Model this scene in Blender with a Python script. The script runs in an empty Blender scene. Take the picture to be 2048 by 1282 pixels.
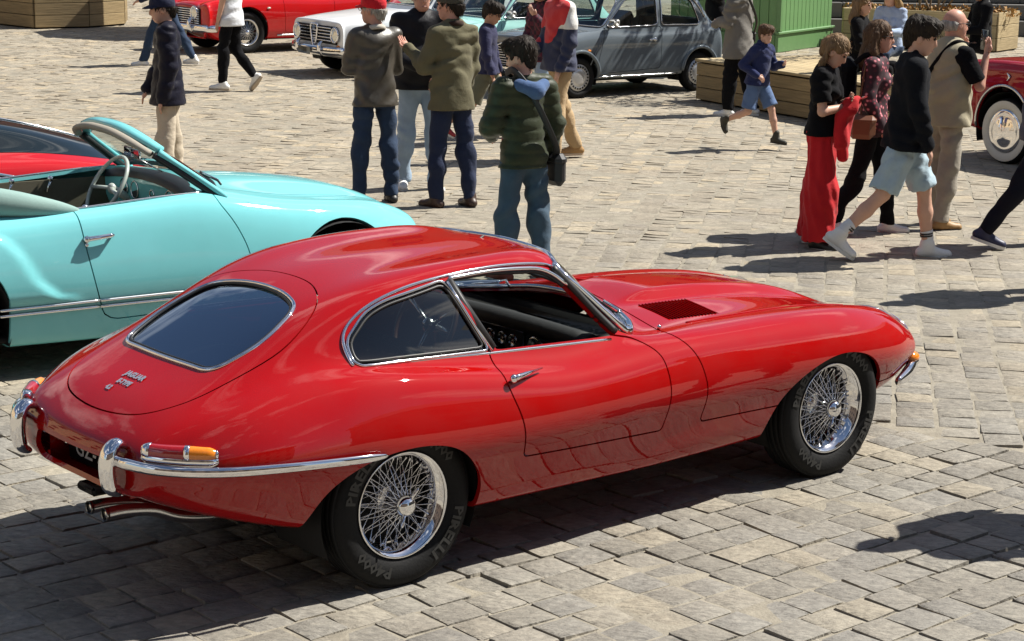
import bpy, math, random
import numpy as np
from mathutils import Matrix, Vector
random.seed(7); RNG = np.random.default_rng(7)
SC = bpy.context.scene; COL = SC.collection
R = math.radians
# ------------------------------------------------------------------ camera
cam_d = bpy.data.cameras.new('camera'); cam = bpy.data.objects.new('camera', cam_d); COL.objects.link(cam)
cam_d.sensor_width = 36.0; cam_d.lens = 3992.9 / 2048 * 36; cam_d.clip_start = 0.1; cam_d.clip_end = 3000
cam.matrix_world = Matrix.Translation((0, 0, 2.626)) @ Matrix.Rotation(R(90 - 12.239), 4, 'X') @ Matrix.Rotation(R(0.972), 4, 'Z')
SC.camera = cam
# ------------------------------------------------------------------ light
SUN_EL, SUN_AZ = R(51), math.atan2(0.80, 0.32)          # azimuth measured from +Y towards +X
sun_d = bpy.data.lights.new('sun', 'SUN'); sun = bpy.data.objects.new('sun', sun_d); COL.objects.link(sun)
sun_d.energy = 5.0; sun_d.angle = R(0.5); sun_d.color = (1.0, 0.955, 0.87)
_d = Vector((math.sin(SUN_AZ) * math.cos(SUN_EL), math.cos(SUN_AZ) * math.cos(SUN_EL), math.sin(SUN_EL)))
sun.rotation_euler = _d.to_track_quat('Z', 'Y').to_euler(); sun.location = (0, 0, 30)
W = bpy.data.worlds.new('World'); SC.world = W; W.use_nodes = True
_n = W.node_tree.nodes; _l = W.node_tree.links
_bg = _n['Background']; _bg.inputs['Strength'].default_value = 0.05
_sky = _n.new('ShaderNodeTexSky'); _sky.sky_type = 'NISHITA'; _sky.sun_disc = False
_sky.sun_elevation = SUN_EL; _sky.sun_rotation = SUN_AZ; _sky.air_density = 1.0; _sky.dust_density = 0.6
# scattered white clouds all over the sky
_tc = _n.new('ShaderNodeTexCoord'); _mp = _n.new('ShaderNodeMapping'); _mp.inputs['Scale'].default_value = (1, 1, 2.2)
_no = _n.new('ShaderNodeTexNoise'); _no.inputs['Scale'].default_value = 2.6; _no.inputs['Detail'].default_value = 7; _no.inputs['Roughness'].default_value = 0.55
_rp = _n.new('ShaderNodeValToRGB'); _rp.color_ramp.elements[0].position = 0.545; _rp.color_ramp.elements[1].position = 0.66
_mx = _n.new('ShaderNodeMixRGB'); _mx.inputs[2].default_value = (13.0, 13.1, 13.4, 1)
_l.new(_tc.outputs['Generated'], _mp.inputs[0]); _l.new(_mp.outputs[0], _no.inputs['Vector']); _l.new(_no.outputs['Fac'], _rp.inputs[0])
_l.new(_rp.outputs[0], _mx.inputs[0]); _l.new(_sky.outputs[0], _mx.inputs[1]); _l.new(_mx.outputs[0], _bg.inputs['Color'])
SC.view_settings.view_transform = 'Standard'; SC.view_settings.look = 'None'
SC.view_settings.exposure = 0.85; SC.view_settings.gamma = 1.0; SC.view_settings.use_curve_mapping = False
SC.render.engine = 'CYCLES'
SC.cycles.use_denoising = True
SC.cycles.max_bounces = 10; SC.cycles.transparent_max_bounces = 16; SC.cycles.transmission_bounces = 8
SC.cycles.caustics_reflective = False; SC.cycles.caustics_refractive = False
SC.cycles.sample_clamp_indirect = 6.0
# ------------------------------------------------------------------ objects
def obj(name, V, F, mat=None, parent=None, smooth=True, normals=None, mats=None, midx=None):
    """V (n,3), F list of polygons or (m,3)/(m,4) array -> ONE linked mesh object"""
    me = bpy.data.meshes.new(name)
    V = np.asarray(V, np.float32)
    if isinstance(F, np.ndarray):
        m, k = F.shape
        me.vertices.add(len(V)); me.vertices.foreach_set('co', V.ravel())
        me.loops.add(m * k); me.loops.foreach_set('vertex_index', F.astype(np.int32).ravel())
        me.polygons.add(m); me.polygons.foreach_set('loop_start', np.arange(0, m * k, k, dtype=np.int32))
        me.update(calc_edges=True); me.validate()
    else:
        me.from_pydata([tuple(map(float, v)) for v in V], [], [tuple(map(int, f)) for f in F]); me.update()
    if mats:
        for x in mats: me.materials.append(x)
        if midx is not None and len(midx) == len(me.polygons): me.polygons.foreach_set('material_index', np.asarray(midx, np.int32))
    elif mat: me.materials.append(mat)
    if smooth: me.shade_smooth()
    if normals is not None and len(normals) == len(me.vertices):
        me.normals_split_custom_set_from_vertices([tuple(map(float, n)) for n in normals])
    o = bpy.data.objects.new(name, me); COL.objects.link(o)
    if parent: o.parent = parent
    return o

def empty(name, loc=(0, 0, 0), rz=0.0, parent=None):
    o = bpy.data.objects.new(name, None); COL.objects.link(o)
    o.location = loc; o.rotation_euler = (0, 0, rz); o.empty_display_size = 0.1
    if parent: o.parent = parent
    return o

def tag(o, label, cat, group=None):
    o['label'] = label; o['category'] = cat
    if group: o['group'] = group
    return o

def link_copy(o, parent=None, loc=None, rz=None):
    c = o.copy(); COL.objects.link(c); c.parent = parent
    if loc is not None: c.location = loc
    if rz is not None: c.rotation_euler = (c.rotation_euler[0], c.rotation_euler[1], rz)
    for ch in list(o.children): link_copy(ch, c)
    return c

class MB:
    """collects primitives into one mesh"""
    def __init__(s): s.V = []; s.F = []; s.n = 0; s.M = []
    def add(s, V, F, m=0):
        V = np.asarray(V, float)
        s.V.append(V); s.F += [tuple(int(i) + s.n for i in f) for f in F]; s.M += [m] * len(F); s.n += len(V); return s
    def box(s, lo, hi, m=0, bev=0.0, M=None):
        lo = np.minimum(lo, hi).astype(float) if True else lo; hi2 = np.maximum(np.asarray(lo), np.asarray(hi)).astype(float)
        c = (lo + hi2) / 2; h = (hi2 - lo) / 2; b = min(bev, *(h * 0.8)) if bev else 0
        if not b:
            V = np.array([[x, y, z] for z in (-1, 1) for y in (-1, 1) for x in (-1, 1)]) * h + c
            F = [(0, 2, 3, 1), (4, 5, 7, 6), (0, 1, 5, 4), (2, 6, 7, 3), (0, 4, 6, 2), (1, 3, 7, 5)]
        else:
            V = []; idx = {}
            for sx in (-1, 1):
                for sy in (-1, 1):
                    for sz in (-1, 1):
                        for a in range(3):
                            q = np.array([sx, sy, sz]) * (h - b); q[a] = (sx, sy, sz)[a] * h[a]
                            idx[(sx, sy, sz, a)] = len(V); V.append(q + c)
            V = np.array(V); F = []
            for a in range(3):
                b1, c1 = (a + 1) % 3, (a + 2) % 3
                for sg in (-1, 1):
                    def k(u, v):
                        t = [0, 0, 0]; t[a] = sg; t[b1] = u; t[c1] = v; return idx[(*t, a)]
                    f = [k(-1, -1), k(1, -1), k(1, 1), k(-1, 1)]
                    F.append(f if sg > 0 else f[::-1])
                # edges along axis a
                for u in (-1, 1):
                    for v in (-1, 1):
                        def e(sg, ax):
                            t = [0, 0, 0]; t[a] = sg; t[b1] = u; t[c1] = v; return idx[(*t, ax)]
                        f = [e(-1, b1), e(1, b1), e(1, c1), e(-1, c1)]
                        F.append(f if u * v > 0 else f[::-1])
            for sx in (-1, 1):
                for sy in (-1, 1):
                    for sz in (-1, 1):
                        f = [idx[(sx, sy, sz, a)] for a in range(3)]
                        F.append(f if sx * sy * sz > 0 else f[::-1])
        if M is not None: V = V @ np.asarray(M)[:3, :3].T + np.asarray(M)[:3, 3]
        return s.add(V, F, m)
    def tube(s, P, r, n=8, closed=False, m=0, flat=1.0, up=None, cap=True):
        V, F = sweep(P, r, n, closed, flat, up, cap); return s.add(V, F, m)
    def lathe(s, prof, n=24, axis='y', c=(0, 0, 0), m=0, a0=0.0, a1=None, dirv=None):
        V, F = lathe(prof, n, axis, c, a0, a1); return s.add(V, F, m)
    def ell(s, c, r, n=12, m=0, M=None):
        V, F = ellipsoid(n); V = V * np.asarray(r, float)
        if M is not None: V = V @ np.asarray(M).T
        return s.add(V + np.asarray(c, float), F, m)
    def build(s, name, mat=None, parent=None, smooth=True, mats=None):
        return obj(name, np.vstack(s.V), s.F, mat, parent, smooth, mats=mats, midx=s.M if mats else None)

def ellipsoid(n=12):
    V = [(0, 0, 1.0)]; F = []; k = n // 2
    for i in range(1, k):
        t = math.pi * i / k
        for j in range(n): V.append((math.sin(t) * math.cos(2 * math.pi * j / n), math.sin(t) * math.sin(2 * math.pi * j / n), math.cos(t)))
    V.append((0, 0, -1.0)); L = len(V) - 1
    for j in range(n):
        F.append((0, 1 + j, 1 + (j + 1) % n)); F.append((L, L - n + (j + 1) % n, L - n + j))
        for i in range(k - 2):
            a = 1 + i * n + j; b = 1 + i * n + (j + 1) % n; F.append((a, a + n, b + n, b))
    return np.array(V), F

def sweep(P, r, n=8, closed=False, flat=1.0, up=None, cap=True):
    P = np.asarray(P, float); m = len(P)
    r = np.broadcast_to(np.asarray(r, float), (m,))
    T = (np.roll(P, -1, 0) - np.roll(P, 1, 0)) if closed else np.gradient(P, axis=0)
    T /= np.linalg.norm(T, axis=1)[:, None] + 1e-12
    if up is not None: U = np.broadcast_to(np.asarray(up, float), (m, 3))
    else:
        U = np.zeros((m, 3)); u = np.array([0, 0, 1.0]) if abs(T[0][2]) < 0.9 else np.array([1.0, 0, 0])
        for i in range(m):
            u = u - T[i] * (u @ T[i]); u /= np.linalg.norm(u) + 1e-12; U[i] = u
    A = np.cross(T, U); A /= np.linalg.norm(A, axis=1)[:, None] + 1e-12
    B = np.cross(A, T)
    V = []
    for j in range(n):
        a = 2 * math.pi * j / n
        V.append(P + (A * math.cos(a) * flat + B * math.sin(a)) * r[:, None])
    V = np.stack(V, 1).reshape(-1, 3); F = []
    for i in range(m if closed else m - 1):
        i2 = (i + 1) % m
        for j in range(n):
            j2 = (j + 1) % n; F.append((i * n + j, i * n + j2, i2 * n + j2, i2 * n + j))
    if cap and not closed:
        F.append(tuple(range(n))[::-1]); F.append(tuple((m - 1) * n + j for j in range(n)))
    return V, F

def lathe(prof, n=24, axis='y', c=(0, 0, 0), a0=0.0, a1=None):
    """prof: list of (radius, offset along the axis)"""
    full = a1 is None; a1 = a0 + 2 * math.pi if full else a1
    k = n if full else n + 1; V = []; F = []; m = len(prof)
    for j in range(k):
        a = a0 + (a1 - a0) * j / n
        for r, h in prof:
            u, v = r * math.cos(a), r * math.sin(a)
            V.append({'y': (u, h, v), 'x': (h, u, v), 'z': (u, v, h)}[axis])
    for j in range(n):
        j2 = (j + 1) % k
        for i in range(m - 1):
            f = (j * m + i, j2 * m + i, j2 * m + i + 1, j * m + i + 1)
            F.append(f)
    return np.array(V) + np.asarray(c, float), F

def text_mesh(txt, size, res=2, bold=0.0):
    """flat lettering centred at the origin in its own x,y plane -> V (n,2), F"""
    cu = bpy.data.curves.new('lettering', 'FONT'); cu.body = txt; cu.size = size; cu.align_x = 'CENTER'; cu.align_y = 'CENTER'
    cu.resolution_u = res; cu.offset = bold
    o = bpy.data.objects.new('lettering', cu); COL.objects.link(o)
    me = bpy.data.meshes.new_from_object(o.evaluated_get(bpy.context.evaluated_depsgraph_get()))
    V = np.array([v.co[:2] for v in me.vertices]); F = [tuple(p.vertices) for p in me.polygons]
    bpy.data.objects.remove(o); bpy.data.curves.remove(cu); bpy.data.meshes.remove(me)
    return V, F

def catmull(P, n=8, closed=False):
    P = np.asarray(P, float); m = len(P); out = []
    for i in range(m if closed else m - 1):
        g = lambda k: P[(i + k) % m] if closed else P[min(max(i + k, 0), m - 1)]
        p0, p1, p2, p3 = g(-1), g(0), g(1), g(2)
        for j in range(n):
            t = j / n
            out.append(0.5 * (2 * p1 + (p2 - p0) * t + (2 * p0 - 5 * p1 + 4 * p2 - p3) * t * t + (3 * p1 - p0 - 3 * p2 + p3) * t ** 3))
    if not closed: out.append(P[-1])
    return np.array(out)

def chaikin(P, it=3, closed=True):
    P = np.asarray(P, float)
    for _ in range(it):
        Q = np.roll(P, -1, 0) if closed else P[1:]
        A = P if closed else P[:-1]
        N = np.stack([A * .75 + Q * .25, A * .25 + Q * .75], 1).reshape(-1, P.shape[1])
        P = N if closed else np.vstack([P[:1], N, P[-1:]])
    return P

def fillet(P, r, n=5):
    """closed polygon with corners rounded by radius-ish r"""
    P = np.asarray(P, float); m = len(P); out = []
    rr = r if hasattr(r, '__len__') else [r] * m
    for i in range(m):
        a, b, c = P[i - 1], P[i], P[(i + 1) % m]; d1 = a - b; d2 = c - b; l1 = np.linalg.norm(d1); l2 = np.linalg.norm(d2)
        k = min(rr[i], l1 * .45, l2 * .45)
        if k < 1e-6: out.append(b); continue
        p, q = b + d1 / l1 * k, b + d2 / l2 * k
        for j in range(n + 1):
            t = j / n; out.append((1 - t) ** 2 * p + 2 * t * (1 - t) * b + t * t * q)
    return np.array(out)

# ------------------------------------------------------------------ smooth loft, panels cut from it
def _basis(t):
    return np.stack([(1 - t) ** 3, 3 * t ** 3 - 6 * t ** 2 + 4, -3 * t ** 3 + 3 * t ** 2 + 3 * t + 1, t ** 3], 1) / 6

def _ext(P, axis, sym):
    P = np.moveaxis(P, axis, 0)
    def ph(e, i):
        if sym: q = i.copy(); q[..., 1] *= -1; return q
        return 2 * e - i
    P = np.concatenate([ph(P[0], P[1])[None], P, ph(P[-1], P[-2])[None]]); return np.moveaxis(P, 0, axis)

def loft(net, su=14, sv=10, it=3, symv=(True)):
    """net [stations][rails][xyz] of the left half (y>=0) -> dense grid interpolating it, C2 smooth"""
    P0 = np.asarray(net, float); P = P0.copy()
    for _ in range(it):
        E = _ext(P, 0, False); Q = (E[:-2] + 4 * E[1:-1] + E[2:]) / 6
        E = _ext(Q, 1, symv); Q = (E[:, :-2] + 4 * E[:, 1:-1] + E[:, 2:]) / 6
        P = P + (P0 - Q) * 0.9
    def ev(A, axis, s, sym):
        E = np.moveaxis(_ext(A, axis, sym), axis, 0); n = E.shape[0] - 3
        B = _basis(np.arange(s) / s); out = []
        for i in range(n): out.append(np.tensordot(B, E[i:i + 4], (1, 0)))
        out.append(((E[-3] + 4 * E[-2] + E[-1]) / 6)[None])
        return np.moveaxis(np.concatenate(out), 0, axis)
    return ev(ev(P, 0, su, False), 1, sv, symv)

class Sh:
    """triangle sheet with smooth normals"""
    def __init__(s, V, F, N): s.V = V; s.F = F; s.N = N
    @staticmethod
    def grid(G, flip=False):
        a, b = G.shape[:2]; V = G.reshape(-1, 3)
        du = np.gradient(G, axis=0); dv = np.gradient(G, axis=1); N = np.cross(du, dv).reshape(-1, 3)
        N /= np.linalg.norm(N, axis=1)[:, None] + 1e-12
        i = np.arange(a * b).reshape(a, b)
        q = np.stack([i[:-1, :-1], i[1:, :-1], i[1:, 1:], i[:-1, 1:]], -1).reshape(-1, 4)
        F = np.concatenate([q[:, [0, 1, 2]], q[:, [0, 2, 3]]])
        if flip: F = F[:, ::-1]; N = -N
        ar = np.linalg.norm(np.cross(V[F[:, 1]] - V[F[:, 0]], V[F[:, 2]] - V[F[:, 0]]), axis=1)
        return Sh(V, F[ar > 1e-12], N)
    def mirror(s):
        k = np.array([1, -1, 1.0]); n = len(s.V); mp = np.arange(n) + n
        z = np.abs(s.V[:, 1]) < 1e-5; mp[z] = np.arange(n)[z]; N = s.N.copy(); N[z, 1] = 0; N[z] /= np.linalg.norm(N[z], axis=1)[:, None] + 1e-12
        return Sh(np.vstack([s.V, s.V * k]), np.vstack([s.F, mp[s.F[:, ::-1]]]), np.vstack([N, N * k]))
    def clip(s, g):
        """keeps g>=0"""
        ins = g >= 0; c = ins[s.F]; k = c.sum(1)
        out = [s.F[k == 3]]; V, N = s.V, s.N
        X = s.F[(k == 1) | (k == 2)]
        if len(X):
            cx = ins[X]; one = cx.sum(1) == 1
            piv = np.where(one, cx.argmax(1), (~cx).argmax(1))
            r = np.arange(len(X)); X = np.stack([X[r, piv], X[r, (piv + 1) % 3], X[r, (piv + 2) % 3]], 1)
            E = np.concatenate([X[:, [0, 1]], X[:, [0, 2]]]); key = np.sort(E, 1)
            uq, inv = np.unique(key, axis=0, return_inverse=True); inv = inv.ravel()
            ga, gb = g[uq[:, 0]], g[uq[:, 1]]; t = (ga / (ga - gb + 1e-20))[:, None].clip(0, 1)
            nv = V[uq[:, 0]] * (1 - t) + V[uq[:, 1]] * t; nn = N[uq[:, 0]] * (1 - t) + N[uq[:, 1]] * t
            nn /= np.linalg.norm(nn, axis=1)[:, None] + 1e-12
            b0 = len(V); V = np.vstack([V, nv]); N = np.vstack([N, nn])
            ab = inv[:len(X)] + b0; ac = inv[len(X):] + b0; o = one
            out.append(np.stack([X[o, 0], ab[o], ac[o]], 1)); o = ~one
            out.append(np.stack([ab[o], X[o, 1], X[o, 2]], 1)); out.append(np.stack([ab[o], X[o, 2], ac[o]], 1))
        F = np.concatenate(out); u, inv = np.unique(F, return_inverse=True)
        return Sh(V[u], inv.reshape(-1, 3), N[u])
    def cut(s, g, gap=0.0):
        return s.clip(g - gap), s.clip(-g - gap)
    def edges(s):
        E = np.concatenate([s.F[:, [0, 1]], s.F[:, [1, 2]], s.F[:, [2, 0]]])
        key = np.sort(E, 1); _, idx, cnt = np.unique(key, axis=0, return_index=True, return_counts=True)
        return E[idx[cnt == 1]]
    def loops(s):
        nx = {}
        for a, b in s.edges(): nx.setdefault(int(a), []).append(int(b))
        out = []
        while nx:
            a = next(iter(nx)); lp = [a]
            while True:
                c = nx.get(lp[-1])
                if not c: nx.pop(lp[-1], None); break
                b = c.pop()
                if not c: nx.pop(lp[-1])
                if b == lp[0]: break
                lp.append(b)
            if len(lp) > 8: out.append(np.array(lp))
        return sorted(out, key=len, reverse=True)
    def lip(s, d):
        """boundary turned inwards by d"""
        E = s.edges(); u, inv = np.unique(E, return_inverse=True); inv = inv.reshape(-1, 2)
        n = len(u); A = s.V[u]; B = A - s.N[u] * d
        F = np.stack([inv[:, 1], inv[:, 0], inv[:, 0] + n, inv[:, 1] + n], 1)
        V = np.vstack([A, B]); F3 = np.vstack([F[:, :3], F[:, [0, 2, 3]]])
        fn = np.cross(V[F3[:, 1]] - V[F3[:, 0]], V[F3[:, 2]] - V[F3[:, 0]]); N = np.zeros_like(V)
        for k in range(3): np.add.at(N, F3[:, k], fn)
        N /= np.linalg.norm(N, axis=1)[:, None] + 1e-12
        return Sh(V, F3, N)
    def plus(s, *o):
        V, F, N = [s.V], [s.F], [s.N]; n = len(s.V)
        for q in o: V.append(q.V); F.append(q.F + n); N.append(q.N); n += len(q.V)
        return Sh(np.vstack(V), np.vstack(F), np.vstack(N))
    def shift(s, d): return Sh(s.V + s.N * d, s.F, s.N)
    def build(s, name, mat, parent): return obj(name, s.V, s.F, mat, parent, True, s.N)
    def at(s, x, z, side=-1):
        """points of the side surface over given (x,z), with normals"""
        m = (s.V[:, 1] * side > 0.02) & (np.abs(s.N[:, 1]) > 0.08); V = s.V[m]; N = s.N[m]; P = []; Q = []
        for a, b in zip(np.atleast_1d(x), np.atleast_1d(z)):
            i = np.argmin((V[:, 0] - a) ** 2 + (V[:, 2] - b) ** 2); v, n = V[i], N[i]
            P.append((a, v[1] - (n[0] * (a - v[0]) + n[2] * (b - v[2])) / n[1], b)); Q.append(n)
        return np.array(P), np.array(Q)
    def over(s, x, y):
        m = s.N[:, 2] > 0.15; V = s.V[m]; N = s.N[m]; P = []; Q = []
        for a, b in zip(np.atleast_1d(x), np.atleast_1d(y)):
            i = np.argmin((V[:, 0] - a) ** 2 + (V[:, 1] - b) ** 2); v, n = V[i], N[i]
            P.append((a, b, v[2] - (n[0] * (a - v[0]) + n[1] * (b - v[1])) / n[2])); Q.append(n)
        return np.array(P), np.array(Q)

def tube_obj(name, P, r, mat, parent, n=8, flat=1.0, up=None, smoothn=0, closed=False):
    mb = MB(); P = catmull(P, smoothn, closed) if smoothn else np.asarray(P, float); mb.tube(P, np.interp(np.linspace(0, 1, len(P)), np.linspace(0, 1, len(r)), r) if hasattr(r, '__len__') else r, n, closed, flat=flat, up=up); return mb.build(name, mat, parent)

def psdf(p, poly, mask=None, far=9.0):
    """signed distance of 2d points to a closed polygon, negative inside"""
    poly = np.asarray(poly, float); out = np.full(len(p), far)
    lo, hi = poly.min(0) - 0.15, poly.max(0) + 0.15
    m = ((p > lo) & (p < hi)).all(1)
    if mask is not None: m &= mask
    q = p[m]
    if not len(q): return out
    d2 = np.full(len(q), 1e9); ins = np.zeros(len(q), bool)
    A = poly; B = np.roll(poly, -1, 0)
    for a, b in zip(A, B):
        e = b - a; w = q - a; t = ((w @ e) / (e @ e + 1e-15)).clip(0, 1)
        d = w - t[:, None] * e; d2 = np.minimum(d2, (d * d).sum(1))
        c1 = (a[1] > q[:, 1]) != (b[1] > q[:, 1])
        if c1.any():
            xx = a[0] + (q[:, 1] - a[1]) / (b[1] - a[1] + 1e-15) * e[0]; ins ^= c1 & (q[:, 0] < xx)
    d = np.sqrt(d2); out[m] = np.where(ins, -d, d); return out

# ------------------------------------------------------------------ materials
def nmat(name):
    m = bpy.data.materials.new(name); m.use_nodes = True
    return m, m.node_tree.nodes, m.node_tree.links, m.node_tree.nodes['Principled BSDF']
def setp(b, **k):
    for a, v in k.items():
        n = {'base': 'Base Color', 'rough': 'Roughness', 'metal': 'Metallic', 'coat': 'Coat Weight', 'coatr': 'Coat Roughness', 'spec': 'Specular IOR Level',
             'trans': 'Transmission Weight', 'ior': 'IOR', 'sheen': 'Sheen Weight', 'alpha': 'Alpha', 'sub': 'Subsurface Weight'}[a]
        b.inputs[n].default_value = (*v, 1) if hasattr(v, '__len__') else v
def noise(n, l, scale, detail=4, rough=0.55, coord='Object', stretch=None):
    tc = n.new('ShaderNodeTexCoord'); t = n.new('ShaderNodeTexNoise'); t.inputs['Scale'].default_value = scale; t.inputs['Detail'].default_value = detail; t.inputs['Roughness'].default_value = rough
    src = tc.outputs[coord]
    if stretch:
        mp = n.new('ShaderNodeMapping'); mp.inputs['Scale'].default_value = stretch; l.new(src, mp.inputs[0]); src = mp.outputs[0]
    l.new(src, t.inputs['Vector']); return t.outputs['Fac']
def ramp(n, l, src, *stops):
    r = n.new('ShaderNodeValToRGB'); e = r.color_ramp.elements
    while len(e) < len(stops): e.new(0.5)
    for x, (p, c) in zip(e, stops): x.position = p; x.color = (*c, 1) if hasattr(c, '__len__') else (c, c, c, 1)
    l.new(src, r.inputs[0]); return r.outputs[0]
def bump(n, l, b, src, strength=0.3, dist=0.01):
    x = n.new('ShaderNodeBump'); x.inputs['Strength'].default_value = strength; x.inputs['Distance'].default_value = dist
    l.new(src, x.inputs['Height']); l.new(x.outputs[0], b.inputs['Normal'])
def mixc(n, l, fac, a, b, mode='MIX'):
    x = n.new('ShaderNodeMixRGB'); x.blend_type = mode
    for i, v in ((0, fac), (1, a), (2, b)):
        if hasattr(v, 'node'): l.new(v, x.inputs[i])
        elif i == 0: x.inputs[0].default_value = v
        else: x.inputs[i].default_value = (*v, 1)
    return x.outputs[0]
def paint(name, col, rough=0.28, metal=0.0, coat=1.0, dirt=0.0):
    m, n, l, b = nmat(name); setp(b, base=col, rough=rough, metal=metal, coat=coat, coatr=0.02, spec=0.0); b.inputs['Coat IOR'].default_value = 1.52
    f = noise(n, l, 260, 2); r = ramp(n, l, noise(n, l, 3.0, 5), (0.3, rough * 0.85), (0.8, rough * 1.25)); l.new(r, b.inputs['Roughness'])
    c = mixc(n, l, ramp(n, l, noise(n, l, 5, 6), (0.35, 0.0), (0.85, 1.0)), col, tuple(x * 0.9 + 0.008 for x in col)); l.new(c, b.inputs['Base Color'])
    w = n.new('ShaderNodeBump'); w.inputs['Strength'].default_value = 0.012; w.inputs['Distance'].default_value = 0.01   # faint orange peel
    l.new(noise(n, l, 34, 2), w.inputs['Height']); l.new(w.outputs[0], b.inputs['Coat Normal'])
    return m
def plain(name, col, rough=0.6, metal=0.0, bumps=0.0, scale=60, var=0.12, **k):
    m, n, l, b = nmat(name); setp(b, base=col, rough=rough, metal=metal, **k)
    f = noise(n, l, scale, 5)
    c = mixc(n, l, f, tuple(x * (1 - var) for x in col), tuple(min(1, x * (1 + var)) for x in col)); l.new(c, b.inputs['Base Color'])
    if bumps: bump(n, l, b, f, bumps, 0.006)
    return m
def cloth(name, col, rough=0.9, scale=14, var=0.18, sheen=0.15, bumps=0.35):
    dk = max(col) < .03; m, n, l, b = nmat(name); setp(b, base=col, rough=rough, sheen=.02 if dk else sheen * .6, spec=.10 if dk else .2)
    f = noise(n, l, scale, 6, 0.6); g = noise(n, l, scale * 22, 2)
    c = mixc(n, l, f, tuple(x * (1 - var) for x in col), tuple(min(1, x * (1 + var)) for x in col))
    c = mixc(n, l, 0.25, c, mixc(n, l, g, (0.6,) * 3, (1.0,) * 3), 'MULTIPLY'); l.new(c, b.inputs['Base Color'])
    h = n.new('ShaderNodeMath'); h.operation = 'MULTIPLY_ADD'; h.inputs[1].default_value = 0.12; l.new(g, h.inputs[0]); l.new(f, h.inputs[2])
    wv = noise(n, l, scale * .5, 2, .45, 'Object', (1.0, 1.0, 1.6)); rd = n.new('ShaderNodeMath'); rd.operation = 'PINGPONG'; rd.inputs[1].default_value = .11; l.new(wv, rd.inputs[0])
    h2 = n.new('ShaderNodeMath'); h2.operation = 'MULTIPLY_ADD'; h2.inputs[1].default_value = 1.5; l.new(rd.outputs[0], h2.inputs[0]); l.new(h.outputs[0], h2.inputs[2])
    bump(n, l, b, h2.outputs[0], min(1, bumps * .75), 0.04); return m
def glass(name, tint=(0.9, 0.95, 0.93), alpha=0.12, rough=0.0, refl=(1, 1, 1)):
    """thin window pane: mostly clear, mirror-like at grazing angles"""
    m, n, l, b = nmat(name); out = n['Material Output']; n.remove(b)
    tr = n.new('ShaderNodeBsdfTransparent'); tr.inputs[0].default_value = (*tint, 1)
    gl = n.new('ShaderNodeBsdfGlossy'); gl.inputs['Roughness'].default_value = rough; gl.inputs[0].default_value = (*refl, 1)
    fr = n.new('ShaderNodeFresnel'); ge = n.new('ShaderNodeNewGeometry'); io = n.new('ShaderNodeMapRange'); io.inputs[3].default_value = 1.52; io.inputs[4].default_value = 1 / 1.52; l.new(ge.outputs['Backfacing'], io.inputs[0]); l.new(io.outputs[0], fr.inputs[0])   # same mirror strength from either side
    ad = n.new('ShaderNodeMath'); ad.operation = 'MULTIPLY_ADD'; ad.inputs[1].default_value = 1.0; ad.inputs[2].default_value = alpha; ad.use_clamp = True
    mx = n.new('ShaderNodeMixShader'); l.new(fr.outputs[0], ad.inputs[0]); l.new(ad.outputs[0], mx.inputs[0])
    l.new(tr.outputs[0], mx.inputs[1]); l.new(gl.outputs[0], mx.inputs[2]); l.new(mx.outputs[0], out.inputs[0])
    return m
CHROME = plain('chrome', (0.78, 0.78, 0.80), 0.06, 1.0, var=0.03, scale=20)
DULLCHROME = plain('aged_chrome', (0.62, 0.62, 0.62), 0.2, 1.0, var=0.1, scale=30)
BLACK = plain('black_trim', (0.012, 0.012, 0.013), 0.5, var=0.3)
VOID = plain('underbody_black', (0.006, 0.006, 0.006), 0.9)
RUBBER = plain('rubber', (0.010, 0.010, 0.0105), 0.7, bumps=0.25, scale=90, var=0.35, spec=0.18)
GLASS = glass('window_glass', (0.80, 0.86, 0.84), 0.04)
GLASS_DARK = glass('tinted_window_glass', (0.36, 0.39, 0.38), 0.035)
WSGLASS = glass('windscreen_glass', (0.84, 0.90, 0.88), 0.05)
AMBER = plain('amber_lens', (0.75, 0.22, 0.01), 0.12, var=0.25, scale=150, coat=1.0)
REDLENS = plain('red_lens', (0.33, 0.008, 0.012), 0.12, var=0.3, scale=150, coat=1.0)
LENS = plain('lamp_glass', (0.75, 0.74, 0.66), 0.1, 0.4, var=0.35, scale=60, coat=1.0)
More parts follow.
